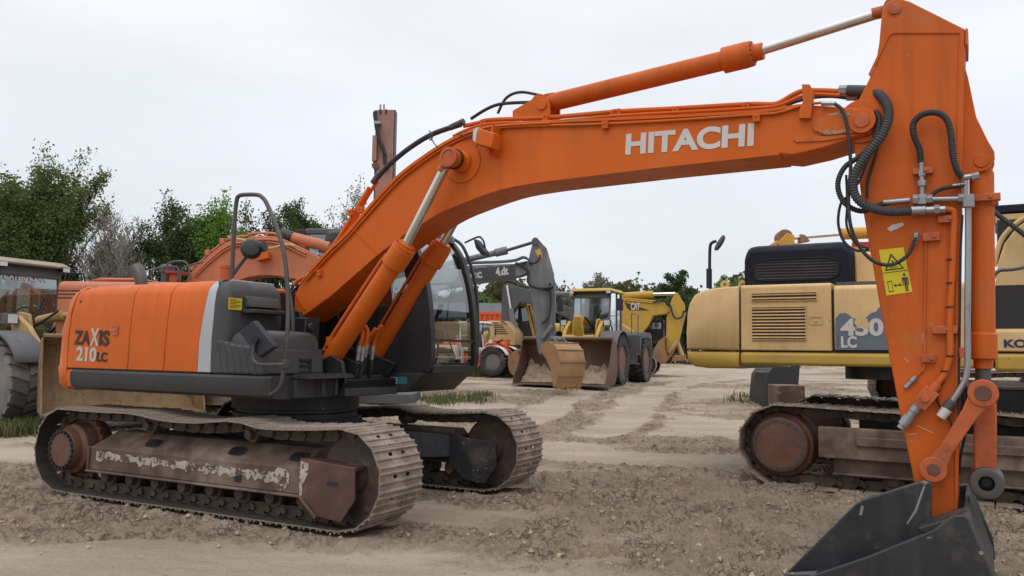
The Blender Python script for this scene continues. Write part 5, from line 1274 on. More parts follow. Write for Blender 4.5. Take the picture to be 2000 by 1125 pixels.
# ------------------------------------------------------------------ faded yellow excavator on the right
K = Frame(6.03, 10.3, -.075, R(-30))
km = thing('excavator', K, 'faded yellow crawler excavator with black engine hood and torn grey decal behind the orange arm', 'excavator')
def build_right():
    YN = -1.62
    far_tracks(km, 5.35, 2.75, 1.06, .72, .262, px=K.p(1530, 867, -1.7).x + 2.675 - .53)
    sfr = MB()
    a, b = K.p(1600, 832, -1.62), K.p(1790, 905, -1.62)
    sfr.bb(a.x, a.x + 3.6, -1.72, -1.58, b.z, a.z - .0); sfr.bb(K.p(1672, 852, -1.73).x, a.x + 2.4, -1.75, -1.71, K.p(1680, 872, -1.73).z, K.p(1680, 854, -1.73).z)
    sfr.build('track_guard', M['frame_rust'], km, bevel=.012)
    cfr = MB(); cfr.bb(-1.4, 1.4, -1.1, 1.1, .5, .85); cfr.lathe((0, 0, .85), (0, 0, 1), [(.1, 0), (.9, 0), (.9, .40), (.1, .40)], 36); cfr.build('centre_frame', M['black'], km, bevel=.01)
    def pan(name, x0, x1, top, bot, m, y0=YN, y1=-.9, bev=.012, par=km, rad=.05):
        A, B = K.p(x0, top, YN), K.p(x1, bot, YN)
        pts = [(y0, B.z), (y0, A.z - rad)] + [(y0 + rad - rad * math.cos(t), A.z - rad + rad * math.sin(t)) for t in (math.pi / 2 * i / 6 for i in range(1, 7))] + [(y1, A.z), (y1, B.z)]
        return MB().loft([[(x, y, z) for y, z in pts] for x in (A.x, B.x)]).build(name, m, par, bevel=bev)
    # counterweight: rounded in profile and in plan
    prof = [(1443, 558), (1400, 561), (1372, 566), (1354, 576), (1344, 592), (1340, 612), (1338, 650), (1339, 682), (1443, 685)]
    def cw(prof, name, m):
        P = K.xz(prof, YN); rings = []
        for y, i in ((-1.62, .045), (-1.60, .015), (-1.55, .0), (1.55, .0), (1.60, .015), (1.62, .045)):
            cx, cz = max(p[0] for p in P), sum(p[1] for p in P) / len(P)
            rings.append([(min(x + i * (1 if x < cx - .05 else 0), cx), y, z - i * (1 if z > cz else -1) * .6) for x, z in P])
        return MB().loft(rings).build(name, m, km, smooth=50)
    cw(prof, 'counterweight', M['cream'])
    cw([(1339, 685.5), (1340, 700), (1345, 709), (1356, 716), (1380, 719), (1443, 720), (1443, 686.5)], 'counterweight_base', M['band'])
    core = MB(); q0, q1 = K.p(1440, 570, YN), K.p(1990, 700, YN); core.bb(q0.x, q1.x + 1.2, -1.57, 1.5, q1.z, q0.z); core.build('machine_house', M['black'], km)
    d1 = pan('side_door', 1446, 1625, 557, 685.5, M['cream']); d2 = pan('side_door', 1628, 1941, 557, 685.5, M['cream'], rad=.07)
    pan('deck_skirt', 1445, 1941, 687, 721, M['band'], bev=.035, y0=YN - .01)
    pan('deck_skirt', 1942.5, 2300, 690, 732, M['band'], bev=.035, y0=YN - .01)
    tb = pan('tool_box', 1943, 2260, 642, 689, M['cream'])
    def slot(x0, z0, x1, z1, n, par):
        A, B = K.p(x0, z0, YN - .004), K.p(x1, z1, YN - .004)
        rec = MB().bb(A.x, B.x, YN - .002, YN - .0035, B.z, A.z).build('grille', M['dark_decal'], par, smooth=0)
        br = MB()
        for i in range(n):
            z = A.z + (B.z - A.z) * (i + .5) / n; br.pr([(YN - .004, z - .006), (YN - .018, z - .002), (YN - .018, z + .002), (YN - .004, z + .014)], A.x, B.x, 0)
        fr_ = .008
        br.bb(A.x - fr_, B.x + fr_, YN - .02, YN - .0, A.z, A.z + fr_); br.bb(A.x - fr_, B.x + fr_, YN - .02, YN, B.z - fr_, B.z); br.bb(A.x - fr_, A.x, YN - .02, YN, B.z, A.z); br.bb(B.x, B.x + fr_, YN - .02, YN, B.z, A.z)
        br.build('grille_bars', M['cream'], rec)
    slot(1469, 574, 1595, 585, 2, d1); slot(1469, 601, 1574, 663, 10, d1)
    A, B = K.p(1581, 619, YN), K.p(1606, 634, YN); h = MB()
    for a_ in ((A.x, B.x, A.z - .006, A.z), (A.x, B.x, B.z, B.z + .006), (A.x, A.x + .006, B.z, A.z), (B.x - .006, B.x, B.z, A.z)): h.bb(a_[0], a_[1], YN - .008, YN - .001, a_[2], a_[3])
    h.cyl(((A.x + B.x) / 2, YN - .012, (A.z + B.z) / 2), ((A.x + B.x) / 2, YN - .001, (A.z + B.z) / 2), .02, n=12)
    h.build('handle', M['cream'], d1)
    # torn decal with its numbers
    dp = K.xz([(1632, 683.5), (1632, 622), (1640, 612), (1652, 611), (1664, 620), (1676, 625), (1690, 622), (1700, 612), (1712, 608), (1716, 601), (1730, 598), (1745, 603), (1765, 600), (1765, 683.5)], YN)
    dc = MB().pr(dp, YN - .005, YN - .002).build('decal', M['blue_decal'], d2, smooth=0)
    fit_text('lettering', '450', K.p(1642, 654, YN), K.p(1726, 654, YN), K.p(1642, 623, YN).z - K.p(1642, 654, YN).z, (0, 0, 1), M['white_letter'], dc, .028, lift=.008)
    fit_text('lettering', 'LC', K.p(1643, 678, YN), K.p(1674, 678, YN), K.p(1642, 657, YN).z - K.p(1642, 678, YN).z, (0, 0, 1), M['white_letter'], dc, .02, lift=.008)
    tp = K.xz([(1672, 622), (1690, 622), (1700, 634), (1694, 642), (1684, 637), (1676, 640), (1668, 630)], YN)
    MB().pr(tp, YN - .0115, YN - .009).build('torn_patch', M['cream'], dc, smooth=0)
    fit_text('lettering', 'KOMATSU', K.p(1961, 678, YN), K.p(2110, 678, YN), K.p(1961, 663, YN).z - K.p(1961, 678, YN).z, (0, 0, 1), M['navy_letter'], tb, .02, lift=.004)
    st_ = MB(); A, B = K.p(1630, 558, YN), K.p(1800, 562, YN); st_.bb(A.x, B.x, YN + .1, YN - .004 + .1, B.z, A.z + .05); st_.build('trim_strip', M['grey_dark'], km)
    # black hood with its long grille
    yh = -1.25
    hp = K.xz([(1453, 558), (1453, 500), (1462, 482), (1478, 479), (1645, 470), (1664, 484), (1668, 556)], yh)
    hd = MB().loft([[(x + i * (1 if x < 0 and False else 0), y, z - i) for x, z in hp] for y, i in ((yh, .06), (yh + .06, 0), (.6, 0))]).build('engine_hood', M['hood_black'], km, bevel=.035)
    g = []
    for i in range(28):
        t = 2 * math.pi * i / 28; ex = abs(math.cos(t)) ** .35 * math.copysign(1, math.cos(t)); ey = abs(math.sin(t)) ** .5 * math.copysign(1, math.sin(t)); g.append((1555 + 84 * ex, 526 + 21 * ey - 3 * ex))
    P = K.xz(g, yh); gr = MB().pr(P, yh - .004, yh - .001).build('grille', M['black'], hd, smooth=0)
    br = MB()
    for i in range(7):
        A, B = K.p(1480, 512 + i * 5.6, yh), K.p(1631, 508 + i * 5.6, yh); br.loft([[(A.x, yh - .016, A.z), (B.x, yh - .016, B.z), (B.x, yh - .005, B.z + .014), (A.x, yh - .005, A.z + .014)], [(A.x, yh - .014, A.z - .006), (B.x, yh - .014, B.z - .006), (B.x, yh - .005, B.z - .006), (A.x, yh - .005, A.z - .006)]])
    br.build('grille_bars', M['black'], gr)
    rimo = MB(); rimo.tube([(x, yh - .006, z) for x, z in P + [P[0]]], .012, 8, 0); rimo.build('grille_rim', M['hood_black'], hd)
    hb = K.xz([(1669, 556), (1668, 488), (1700, 492), (1760, 494), (1760, 556)], yh + .1); MB().pr(hb, yh + .1, .2).build('air_cleaner_box', M['cream'], km, bevel=.03)
    # boom rising out of the frame, its foot, cab behind
    bo = MB().pr(K.xz([(1946, 640), (1944, 560), (1950, 510), (1962, 475), (1985, 445), (2020, 420), (2130, 330), (2300, 230), (2480, 200), (2500, 290), (2330, 350), (2180, 460), (2090, 560), (2040, 640)], -.35), -.35, .35)
    boo = bo.build('boom', M['cream'], km, bevel=.02)
    for i, dy in enumerate((-.30, -.22)):
        MB().tube(K.ps([(1942, 520), (1948, 490), (1960, 462), (1985, 436), (2020, 412), (2130, 322)], dy), .03, 10).build('hydraulic_pipe', M['cream'], boo)
    MB().tube(K.ps([(1935, 408), (1960, 428), (2000, 458), (2060, 510)], -.5), .03, 8).build('hose', M['rubber'], boo)
    ft = MB()
    pf = K.xz([(1952, 640), (1955, 585), (1962, 565), (1972, 560), (1984, 566), (1992, 590), (2002, 640)], -.55)
    for y in (-.62, .45): ft.pr(pf, y, y + .16)
    c_ = K.p(1972, 585, -.62); ft.cyl((c_.x, -.68, c_.z), (c_.x, -.55, c_.z), .10)
    ft.pr(K.xz([(1930, 640), (1930, 548), (1944, 550), (1966, 640)], -1.3), -1.35, -1.1)
    ft.build('boom_bracket', M['cream'], km, bevel=.015)
    MB().tube(K.ps([(1940, 545), (1944, 535), (1954, 528), (1975, 526.5), (2060, 524), (2066, 640)], -1.5), .020, 8).build('handrail', M['grey_dark'], km)
    A, B = K.p(1940, 410, 1.0), K.p(2080, 600, 1.0); cb = MB(); z_ = lambda y_: K.p(1970, y_, 1.0).z
    cb.bb(A.x, B.x, .45, 1.55, z_(428), z_(412)); cb.bb(A.x + .02, B.x - .03, .5, 1.5, z_(447), z_(428.5))
    for x in (A.x + .05, B.x - .1):
        for y in (.55, 1.4): cb.bb(x, x + .08, y, y + .08, z_(640), z_(440))
    cb.bb(A.x + .05, B.x - .05, .55, 1.45, z_(680), z_(600))
    cb.build('cab', M['hood_black'], km, bevel=.02)
    cs = MB(); cs.bb(A.x + .01, B.x, .447, .46, z_(446), z_(430)); cs.build('cab_trim', M['cream'], km)
    MB().add([(A.x + .1, .56, z_(600)), (B.x - .1, .56, z_(600)), (B.x - .1, .56, z_(448)), (A.x + .1, .56, z_(448))], [(0, 1, 2, 3)]).build('side_window', M['glass_far'], km)
    MB().bb(A.x + .02, B.x, -.1, .42, z_(600), z_(452)).build('air_duct', M['black'], km)
    # mirror on its post, lifting eyes
    mp = MB(); mp.tube(K.ps([(1386, 562), (1386, 515), (1387, 482), (1391, 474), (1399, 471)], -.6), .022, 10); mp.cyl(K.p(1385, 563, -.6), K.p(1385, 525, -.6), .04)
    mo = mp.build('mirror_post', M['black'], km)
    a, b = K.p(1396, 488, -.66), K.p(1417, 462, -.56); d = (b - a).normalized(); n_ = Vector((-d.z, -.5, d.x)).normalized()
    MB().lathe((a + b) / 2, n_, [(.01, -.02), (.11, -.015), (.125, .01), (.12, .02), (.01, .025)], 24).build('mirror', M['mirror'], mo)
    for px in (1416, 1451):
        e = K.p(px, 556, -.9); MB().lathe(e + Vector((0, -.02, -.0)), (0, 1, 0), [(.022, 0), (.06, 0), (.06, .04), (.022, .04), (.022, 0)], 20, caps=False).build('lifting_eye', M['cream'], km)
build_right()

# ------------------------------------------------------------------ faded orange excavator behind the big one
O_ = Frame(-6.2, 18.4, float(gbase(-5.6, 17)) + .05, R(-3))
orx = thing('excavator', O_, 'faded orange excavator with low arched boom and dark cab behind the big orange excavator', 'excavator')
def build_behind():
    yn = -1.45
    far_tracks(orx, 4.6, 2.5, 1.0, .6)
    A, B = O_.p(112, 548, yn), O_.p(420, 640, yn)
    hs = MB().loft([[(x, y, z) for y, z in ((yn, B.z - .5), (yn, A.z - .10), (yn + .10, A.z), (1.2, A.z), (1.35, A.z - .15), (1.35, B.z - .5))] for x in (A.x, B.x)])
    ho = hs.build('machine_house', M['orange_far'], orx, bevel=.05)
    sl = MB()
    for i in range(3): a = O_.p(112, 566 + i * 7, yn - .003); b = O_.p(128, 569 + i * 7, yn - .003); sl.bb(a.x, a.x + .5, yn - .002, yn - .004, b.z, a.z)
    sl.build('louvre', M['dark_decal'], ho, smooth=0)
    hp = MB().pr(O_.xz([(170, 549), (195, 542), (270, 543), (290, 548)], -.8), -.8, .6); hp.build('engine_hood', M['orange_far'], orx, bevel=.03)
    dk = MB(); dk.bb(A.x + .3, 2.1, yn + .05, 1.35, 1.0, 1.25); dk.lathe((0, 0, .7), (0, 0, 1), [(.1, 0), (.75, 0), (.75, .32), (.1, .32)], 30); dk.build('deck', M['black'], orx)
    ye = -.30
    z = lambda pts: [(360 + a / 6.25, 430 + b / 6.25) for a, b in pts]
    top = z([(20, 735), (60, 660), (110, 610), (300, 430), (480, 290), (600, 240), (740, 225), (820, 200), (960, 190), (1140, 205), (1300, 270), (1480, 360), (1700, 480)])
    bot = z([(1700, 790), (1480, 730), (1280, 715), (1180, 690), (1040, 675), (900, 680), (780, 700), (650, 745), (520, 790)])
    P = crisp(O_.xz(top, ye)) + O_.xz(bot, ye) + [(O_.p(420, 580, ye).x, O_.p(420, 600, ye).z), (O_.p(370, 590, ye).x, O_.p(370, 590, ye).z)]
    bo = MB().pr(P, ye, ye + .55).build('boom', M['orange_far'], orx, bevel=.02)
    for off, y, r in ((8, -.33, .026), (14, -.33, .018), (-6, -.1, .03)):
        MB().tube(O_.ps([(a + (3 if a < 480 else 0), b + off * .9) for a, b in top[2:-1]], y), r, 8, 4).build('hydraulic_pipe', M['orange_far'], bo)
    for q in top[2:6]:
        c = O_.p(q[0] - 2, q[1] - 5, -.2); MB().box(c, (.10, .12, .13)).build('pipe_clamp', M['orange_far'], bo, bevel=.01)
    lm = O_.ps(z([(890, 400), (1040, 395), (1050, 470), (900, 500)]), -.40); MB().loft([[q + Vector((0, e, 0)) for q in lm] for e in (-.1, .1)]).build('work_lamp', M['orange'], bo, bevel=.01)
    MB().tube(O_.ps(z([(640, 230), (720, 245), (800, 280), (880, 325), (960, 345), (1060, 345), (1160, 320), (1260, 300), (1360, 318)]), -.5), .035, 8).build('hose', M['tan_yellow'], bo)
    ac = O_.ps(z([(1180, 175), (1320, 215), (1500, 260)]), -.05); cy = MB().cyl(ac[1], ac[2] + (ac[2] - ac[1]) * 1.5, .13).build('arm_cylinder', M['orange_far'], bo); MB().cyl(ac[0], ac[1], .15).build('gland', M['black'], cy)
    # cab on the far side of the boom
    a, b = O_.p(598, 446, .35), O_.p(720, 640, .35); zt, zb = a.z, b.z; cb = MB()
    cb.bb(a.x - .02, a.x + 1.35, .33, 1.35, zt - .14, zt)
    for x in (a.x, a.x + 1.25):
        for y in (.34, 1.26): cb.bb(x, x + .09, y, y + .08, zb - .2, zt - .12)
    cb.bb(a.x, a.x + 1.3, .35, 1.3, zb - .5, zb + .2)
    cb.build('cab', M['grey_dark'], orx, bevel=.03)
    MB().add([(a.x + .05, .37, zb), (a.x + 1.3, .37, zb), (a.x + 1.3, .37, zt - .1), (a.x + .05, .37, zt - .1)], [(0, 1, 2, 3)]).build('side_window', M['glass_far'], orx)
    MB().add([(a.x + .05, 1.29, zb), (a.x + 1.3, 1.29, zb), (a.x + 1.3, 1.29, zt - .1), (a.x + .05, 1.29, zt - .1)], [(0, 1, 2, 3)]).build('side_window', M['glass_far'], orx)
    MB().add([(a.x + .06, .4, zb), (a.x + .06, 1.28, zb), (a.x + .06, 1.28, zt - .1), (a.x + .06, .4, zt - .1)], [(0, 1, 2, 3)]).build('rear_window', M['glass_far'], orx)
    s_ = MB(); s_.bb(a.x + .3, a.x + .8, .6, 1.1, zb + .1, zb + .3); s_.bb(a.x + .25, a.x + .4, .62, 1.08, zb + .3, zb + 1.0); s_.build('seat', M['seat'], orx, bevel=.04)
    lb = MB(); q = O_.p(588, 455, .4); lb.box((q.x, .45, q.z), (.22, .2, .16)); lb.build('work_lamp', M['black'], orx, bevel=.02)
    # what stands on the rear deck: exhaust cowl, hand rails, red step
    p = O_.p(326, 536, -.5); MB().lathe((p.x, -.5, p.z - .25), (0, 0, 1), [(.12, 0), (.12, .28), (.16, .30), (.16, .44), (.05, .48)], 16).build('air_filter', M['grey_dark'], orx)
    p = O_.p(262, 545, -.3); MB().tube([(p.x, -.3, p.z - .3), (p.x, -.3, p.z), (p.x - .05, -.3, p.z + .22)], .10, 10).build('exhaust_pipe', M['steel_dark'], orx)
    for pts in ([(297, 548), (299, 527), (345, 521), (347, 548)], [(318, 528), (330, 514), (352, 510), (366, 516), (372, 545)], [(352, 548), (356, 526), (378, 516), (396, 512)]):
        MB().tube(O_.ps(pts, -.9), .022, 8, 4).build('handrail', M['grey_dark'], orx)
    q0, q1 = O_.p(322, 529, -.8), O_.p(354, 534, -.8); MB().bb(q0.x, q1.x, -.8, -.4, q1.z, q0.z).build('red_step', mat('red_paint', (.42, .04, .03), .5, var=.1), orx, bevel=.01)
    MB().bb(q0.x + .05, q1.x - .15, -.7, -.5, q1.z - .25, q1.z).build('valve_box', M['orange_under'], orx, bevel=.01)
build_behind()

# upright mast further back
QF = put(746, 20, R(0)); Q = thing('drill_mast', QF, 'faded pink steel mast with hose standing upright behind the orange boom', 'drill mast')
def build_mast():
    def bbp(x0, x1, y0, y1, d0, d1, name, m, par=Q, bev=.01):
        a, b = QF.p(x0, y0, d0), QF.p(x1, y1, d0); return MB().bb(a.x, b.x, d0, d1, b.z, a.z).build(name, m, par, bevel=bev)
    ms = bbp(737, 757, 214, 700, -.18, .12, 'mast', M['pink_steel'])
    bbp(757.5, 760.5, 214, 700, -.14, .16, 'guide_rail', M['grey_dark']); bbp(734, 736.6, 215, 700, -.14, .1, 'guide_rail', M['grey_dark'])
    bbp(727.5, 735, 264, 314, -.30, -.0, 'side_plate', M['pink_steel']); bbp(753, 762, 296, 316, -.24, -.1, 'bracket', M['pink_steel'])
    bbp(741, 745, 213.5, 222, -.195, -.181, 'opening', M['black'], ms, 0); bbp(752, 756, 213.5, 222, -.195, -.181, 'opening', M['black'], ms, 0)
    for x in (743, 750): MB().cyl(QF.p(x, 216, 0), QF.p(x, 204, 0), .025, n=8).build('rod', M['steel'], Q)
    MB().tube(QF.ps([(736, 219), (732, 221), (734, 238), (736, 252), (741, 272), (750, 296), (752, 320)], -.28), .05, 8).build('hose', M['rubber'], Q)
    MB().tube(QF.ps([(737, 243), (739, 262), (745, 282), (753, 302)], -.33), .035, 8).build('hose', M['rubber'], Q)
    bbp(730, 743, 236, 242, -.34, -.19, 'clamp', M['steel'])
    MB().lathe(QF.p(733, 323, -.3), (0, 1, 0), [(.02, 0), (.09, 0), (.09, .3), (.02, .3)], 14).build('sheave', M['drive'], Q)
    MB().pr(QF.xz([(735, 318), (742, 310), (757, 310), (760, 330), (735, 335)], -.24), -.25, -.19).build('bracket', M['pink_steel'], Q, bevel=.01)
    b = MB(); b.bb(-.9, .9, -.9, .9, .0, .25); b.bb(-.45, .45, -.3, .5, .25, .8); b.build('base_plate', M['grey_dark'], Q, bevel=.03)
build_mast()

# ------------------------------------------------------------------ excavators in the middle distance
def simple_house(t, fr, m, L=4.2, w=2.8, h=1.0, x0=-2.6, z0=1.15, tracks=True):
    if tracks: far_tracks(t, 4.6, 2.5, 1.0, .6)
    d = MB(); d.bb(x0 + .3, 1.6, -w / 2 + .05, w / 2 - .05, z0 - .12, z0 + .02); d.lathe((0, 0, .7), (0, 0, 1), [(.1, 0), (.75, 0), (.75, z0 - .8), (.1, z0 - .8)], 30); d.build('deck', M['black'], t)
    h_ = MB().loft([[(x0 + r_, y, z) for y, z in ((-w / 2, z0), (-w / 2, z0 + h - .12), (-w / 2 + .12, z0 + h), (w / 2 - .12, z0 + h), (w / 2, z0 + h - .12), (w / 2, z0))] for r_ in (0, L * .62)])
    return h_.build('machine_house', m, t, bevel=.08)
def cab_box(t, x0, x1, y0, y1, z0, z1, m, glass):
    c = MB()
    for x in (x0, x1 - .09):
        for y in (y0, y1 - .08): c.bb(x, x + .09, y, y + .08, z0 + .5, z1 - .1)
    c.bb(x0, x1, y0, y1, z1 - .10, z1); c.bb(x0, x1, y0, y1, z0, z0 + .52); c.bb(x0 + (x1 - x0) * .42, x0 + (x1 - x0) * .46, y0, y0 + .06, z0 + .5, z1 - .1)
    o = c.build('cab', m, t, bevel=.025)
    for y in (y0 + .03, y1 - .03): MB().add([(x0 + .05, y, z0 + .5), (x1 - .05, y, z0 + .5), (x1 - .05, y, z1 - .08), (x0 + .05, y, z1 - .08)], [(0, 1, 2, 3)]).build('side_window', glass, t)
    for x in (x0 + .03, x1 - .03): MB().add([(x, y0 + .05, z0 + .5), (x, y1 - .05, z0 + .5), (x, y1 - .05, z1 - .08), (x, y0 + .05, z1 - .08)], [(0, 1, 2, 3)]).build('windscreen', glass, t)
    s = MB(); s.bb(x0 + .3, x0 + .8, y0 + .3, y1 - .3, z0 + .52, z0 + .7); s.bb(x0 + .25, x0 + .4, y0 + .3, y1 - .3, z0 + .7, z0 + 1.3); s.build('seat', M['seat'], t, bevel=.04)
    return o

GF = Frame(-5.4, 23.2, float(gbase(-3, 22)) , R(-6))
G_ = thing('excavator', GF, 'weathered grey crawler excavator whose arm and tan bucket hang in front of the yellow loader', 'excavator')
def build_grey():
    simple_house(G_, GF, M['grey_dark']); cab_box(G_, .0, 1.6, .35, 1.35, 1.15, 3.0, M['grey_dark'], M['glass_far'])
    ye = -.25; z3 = lambda pts: [(850 + a / 3.1255, 440 + b / 3.1255) for a, b in pts]
    bp = z3([(-250, 420), (-80, 330), (0, 262), (150, 248), (300, 240), (480, 235), (530, 222), (572, 235), (580, 260), (572, 290), (520, 308), (400, 328), (185, 362), (0, 395), (-100, 450), (-220, 560), (-300, 560)])
    bo = MB().pr(GF.xz(bp, ye), ye, ye + .5).build('boom', M['grey_worn'], G_, bevel=.015)
    MB().pr(GF.xz(z3([(180, 270), (490, 242), (490, 318), (180, 352)]), ye), ye - .006, ye - .001).build('dark_panel', mat('dark_vinyl_panel', (.045, .045, .05), .5, var=.2, dirt=((.12, .12, .12), .3, 3.)), bo, smooth=0)
    fit_text('lettering', 'bec', GF.p(*z3([(190, 332)])[0], ye), GF.p(*z3([(288, 318)])[0], ye), .24, (.08, 0, 1), M['grey_letter'], bo, .03, lift=.012)
    fit_text('lettering', '4.dt', GF.p(*z3([(372, 308)])[0], ye), GF.p(*z3([(448, 298)])[0], ye), .22, (.08, 0, 1), M['white_letter'], bo, .0, lift=.012)
    for off in (-6, -12):
        MB().tube(GF.ps(z3([(0, 258 + off), (200, 240 + off), (400, 232 + off), (490, 222 + off), (540, 205 + off), (575, 215), (590, 240)]), -.2), .03, 8).build('hydraulic_pipe', M['grey_dark'], bo)
    MB().tube(GF.ps(z3([(520, 235), (560, 225), (600, 232), (630, 215), (640, 180)]), -.3), .03, 8).build('hose', M['rubber'], bo)
    MB().tube(GF.ps(z3([(490, 230), (540, 250), (570, 290), (565, 330), (580, 365), (640, 385), (720, 375)]), -.3), .035, 8).build('hose', M['rubber'], bo)
    a, b, c = GF.ps(z3([(60, 240), (440, 152), (612, 100)]), 0); d = (b - a).normalized()
    cy = MB().cyl(a - d * 2, b - d * .3, .085).cyl(b - d * .35, b, .115).build('arm_cylinder', M['grey_worn'], bo, bevel=.01); MB().cyl(b, c, .045).build('rod', M['steel_dark'], cy)
    ap = z3([(598, 92), (612, 85), (632, 88), (680, 140), (722, 290), (725, 330), (735, 350), (728, 600), (735, 640), (728, 700), (690, 720), (648, 790), (632, 790), (620, 730), (580, 400), (562, 330), (566, 230), (580, 160)])
    ar = MB().pr(GF.xz(ap, -.18), -.18, .18).build('arm', M['grey_worn'], G_, bevel=.015)
    c0 = GF.p(*z3([(612, 98)])[0], -.18); MB().cyl((c0.x, -.24, c0.z), (c0.x, .24, c0.z), .10, n=20).build('pin_boss', M['grey_dark'], ar)
    MB().pr(GF.xz(z3([(610, 155), (640, 140), (655, 190), (630, 205)]), -.18), -.19, -.182).build('warning_decal', mat('ochre_decal', (.55, .34, .05), .5, var=.1), ar, smooth=0)
    e0, e1 = GF.ps(z3([(712, 330), (715, 600)]), -.05); bc = MB().cyl(e0, e1, .09).build('bucket_cylinder', M['grey_worn'], ar, bevel=.01); MB().cyl(e1, e1 + Vector((0, 0, -.3)), .05).build('rod', M['steel_dark'], bc)
    lk = MB().cyl(GF.p(*z3([(715, 610)])[0], -.2), GF.p(*z3([(655, 690)])[0], -.2), .07); lk.cyl(GF.p(*z3([(715, 610)])[0], -.0), GF.p(*z3([(700, 720)])[0], 0), .08); lk.build('bucket_link', M['grey_worn'], ar)
    for pts in ([(700, 350), (705, 480), (690, 560), (650, 600)], [(640, 380), (690, 395), (715, 380)]): MB().tube(GF.ps(z3(pts), -.24), .03, 8).build('hose', M['rubber'], ar)
    # bucket curled under, its ribbed back turned to the camera
    hp = GF.p(1083, 668, -.1); gz_ = 0.0
    H = hp.z - .02; k = H / .98 * .86; gz_ = H - k * .98; W0, W1 = -.45, .43
    side = [(q[0] * k * .95, q[1] * k) for q in ((-.12, .80), (-.05, .95), (.12, 1.0), (.34, .97), (.52, .82), (.60, .56), (.55, .26), (.44, .02), (.36, .02), (.30, .34), (.10, .62))]
    back = side[1:8]; inn = [(x * .93 - .01, z * .97) for x, z in back]
    bk = MB()
    for y in (W0, W1): bk.pr(side, y - .02, y + .02)
    bk.loft([[(x, y, z) for x, z in back + inn[::-1]] for y in (W0, W1)])
    bko = bk.build('bucket', M['tan_light'], G_, bevel=.01, smooth=45)
    bko.location = (hp.x + .05, hp.y - .05, gz_); bko.rotation_euler = (0, 0, R(-46))
    rb = MB()
    for q in back[2:7]: rb.box((q[0] + .008, (W0 + W1) / 2, q[1]), (.03, W1 - W0 + .05, .035))
    rb.loft([[(x + d, y, z) for x, z in back[-2:]] for y in (W0 - .03, W1 + .03) for d in (0, .035)][:2])
    rb.build('wear_strip', M['tan_rust'], bko, bevel=.004)
    for n_ in range(5):
        y = W0 + .06 + n_ * (W1 - W0 - .12) / 4; a_ = back[-1]
        MB().loft([[(a_[0] - .05, y - .05, .10), (a_[0] + .03, y - .05, .10), (a_[0] + .03, y + .05, .10), (a_[0] - .05, y + .05, .10)], [(a_[0] - .06, y - .03, -.06), (a_[0] - .02, y - .03, -.06), (a_[0] - .02, y + .03, -.06), (a_[0] - .06, y + .03, -.06)]]).build('tooth', M['tan_yellow'], bko)
    er = MB()
    for y in (-.2, .17): er.pr([(q[0] * k, q[1] * k) for q in ((-.25, .70), (-.28, .78), (-.05, 1.10), (.06, 1.10), (.22, .98), (.0, .80))], y, y + .04)
    er.cyl((.0, -.24, 1.05 * k), (.0, .25, 1.05 * k), .09); er.cyl((-.24 * k, -.24, .74 * k), (-.24 * k, .25, .74 * k), .08)
    er.build('bucket_ear', M['grey_worn'], bko, bevel=.01)
build_grey()

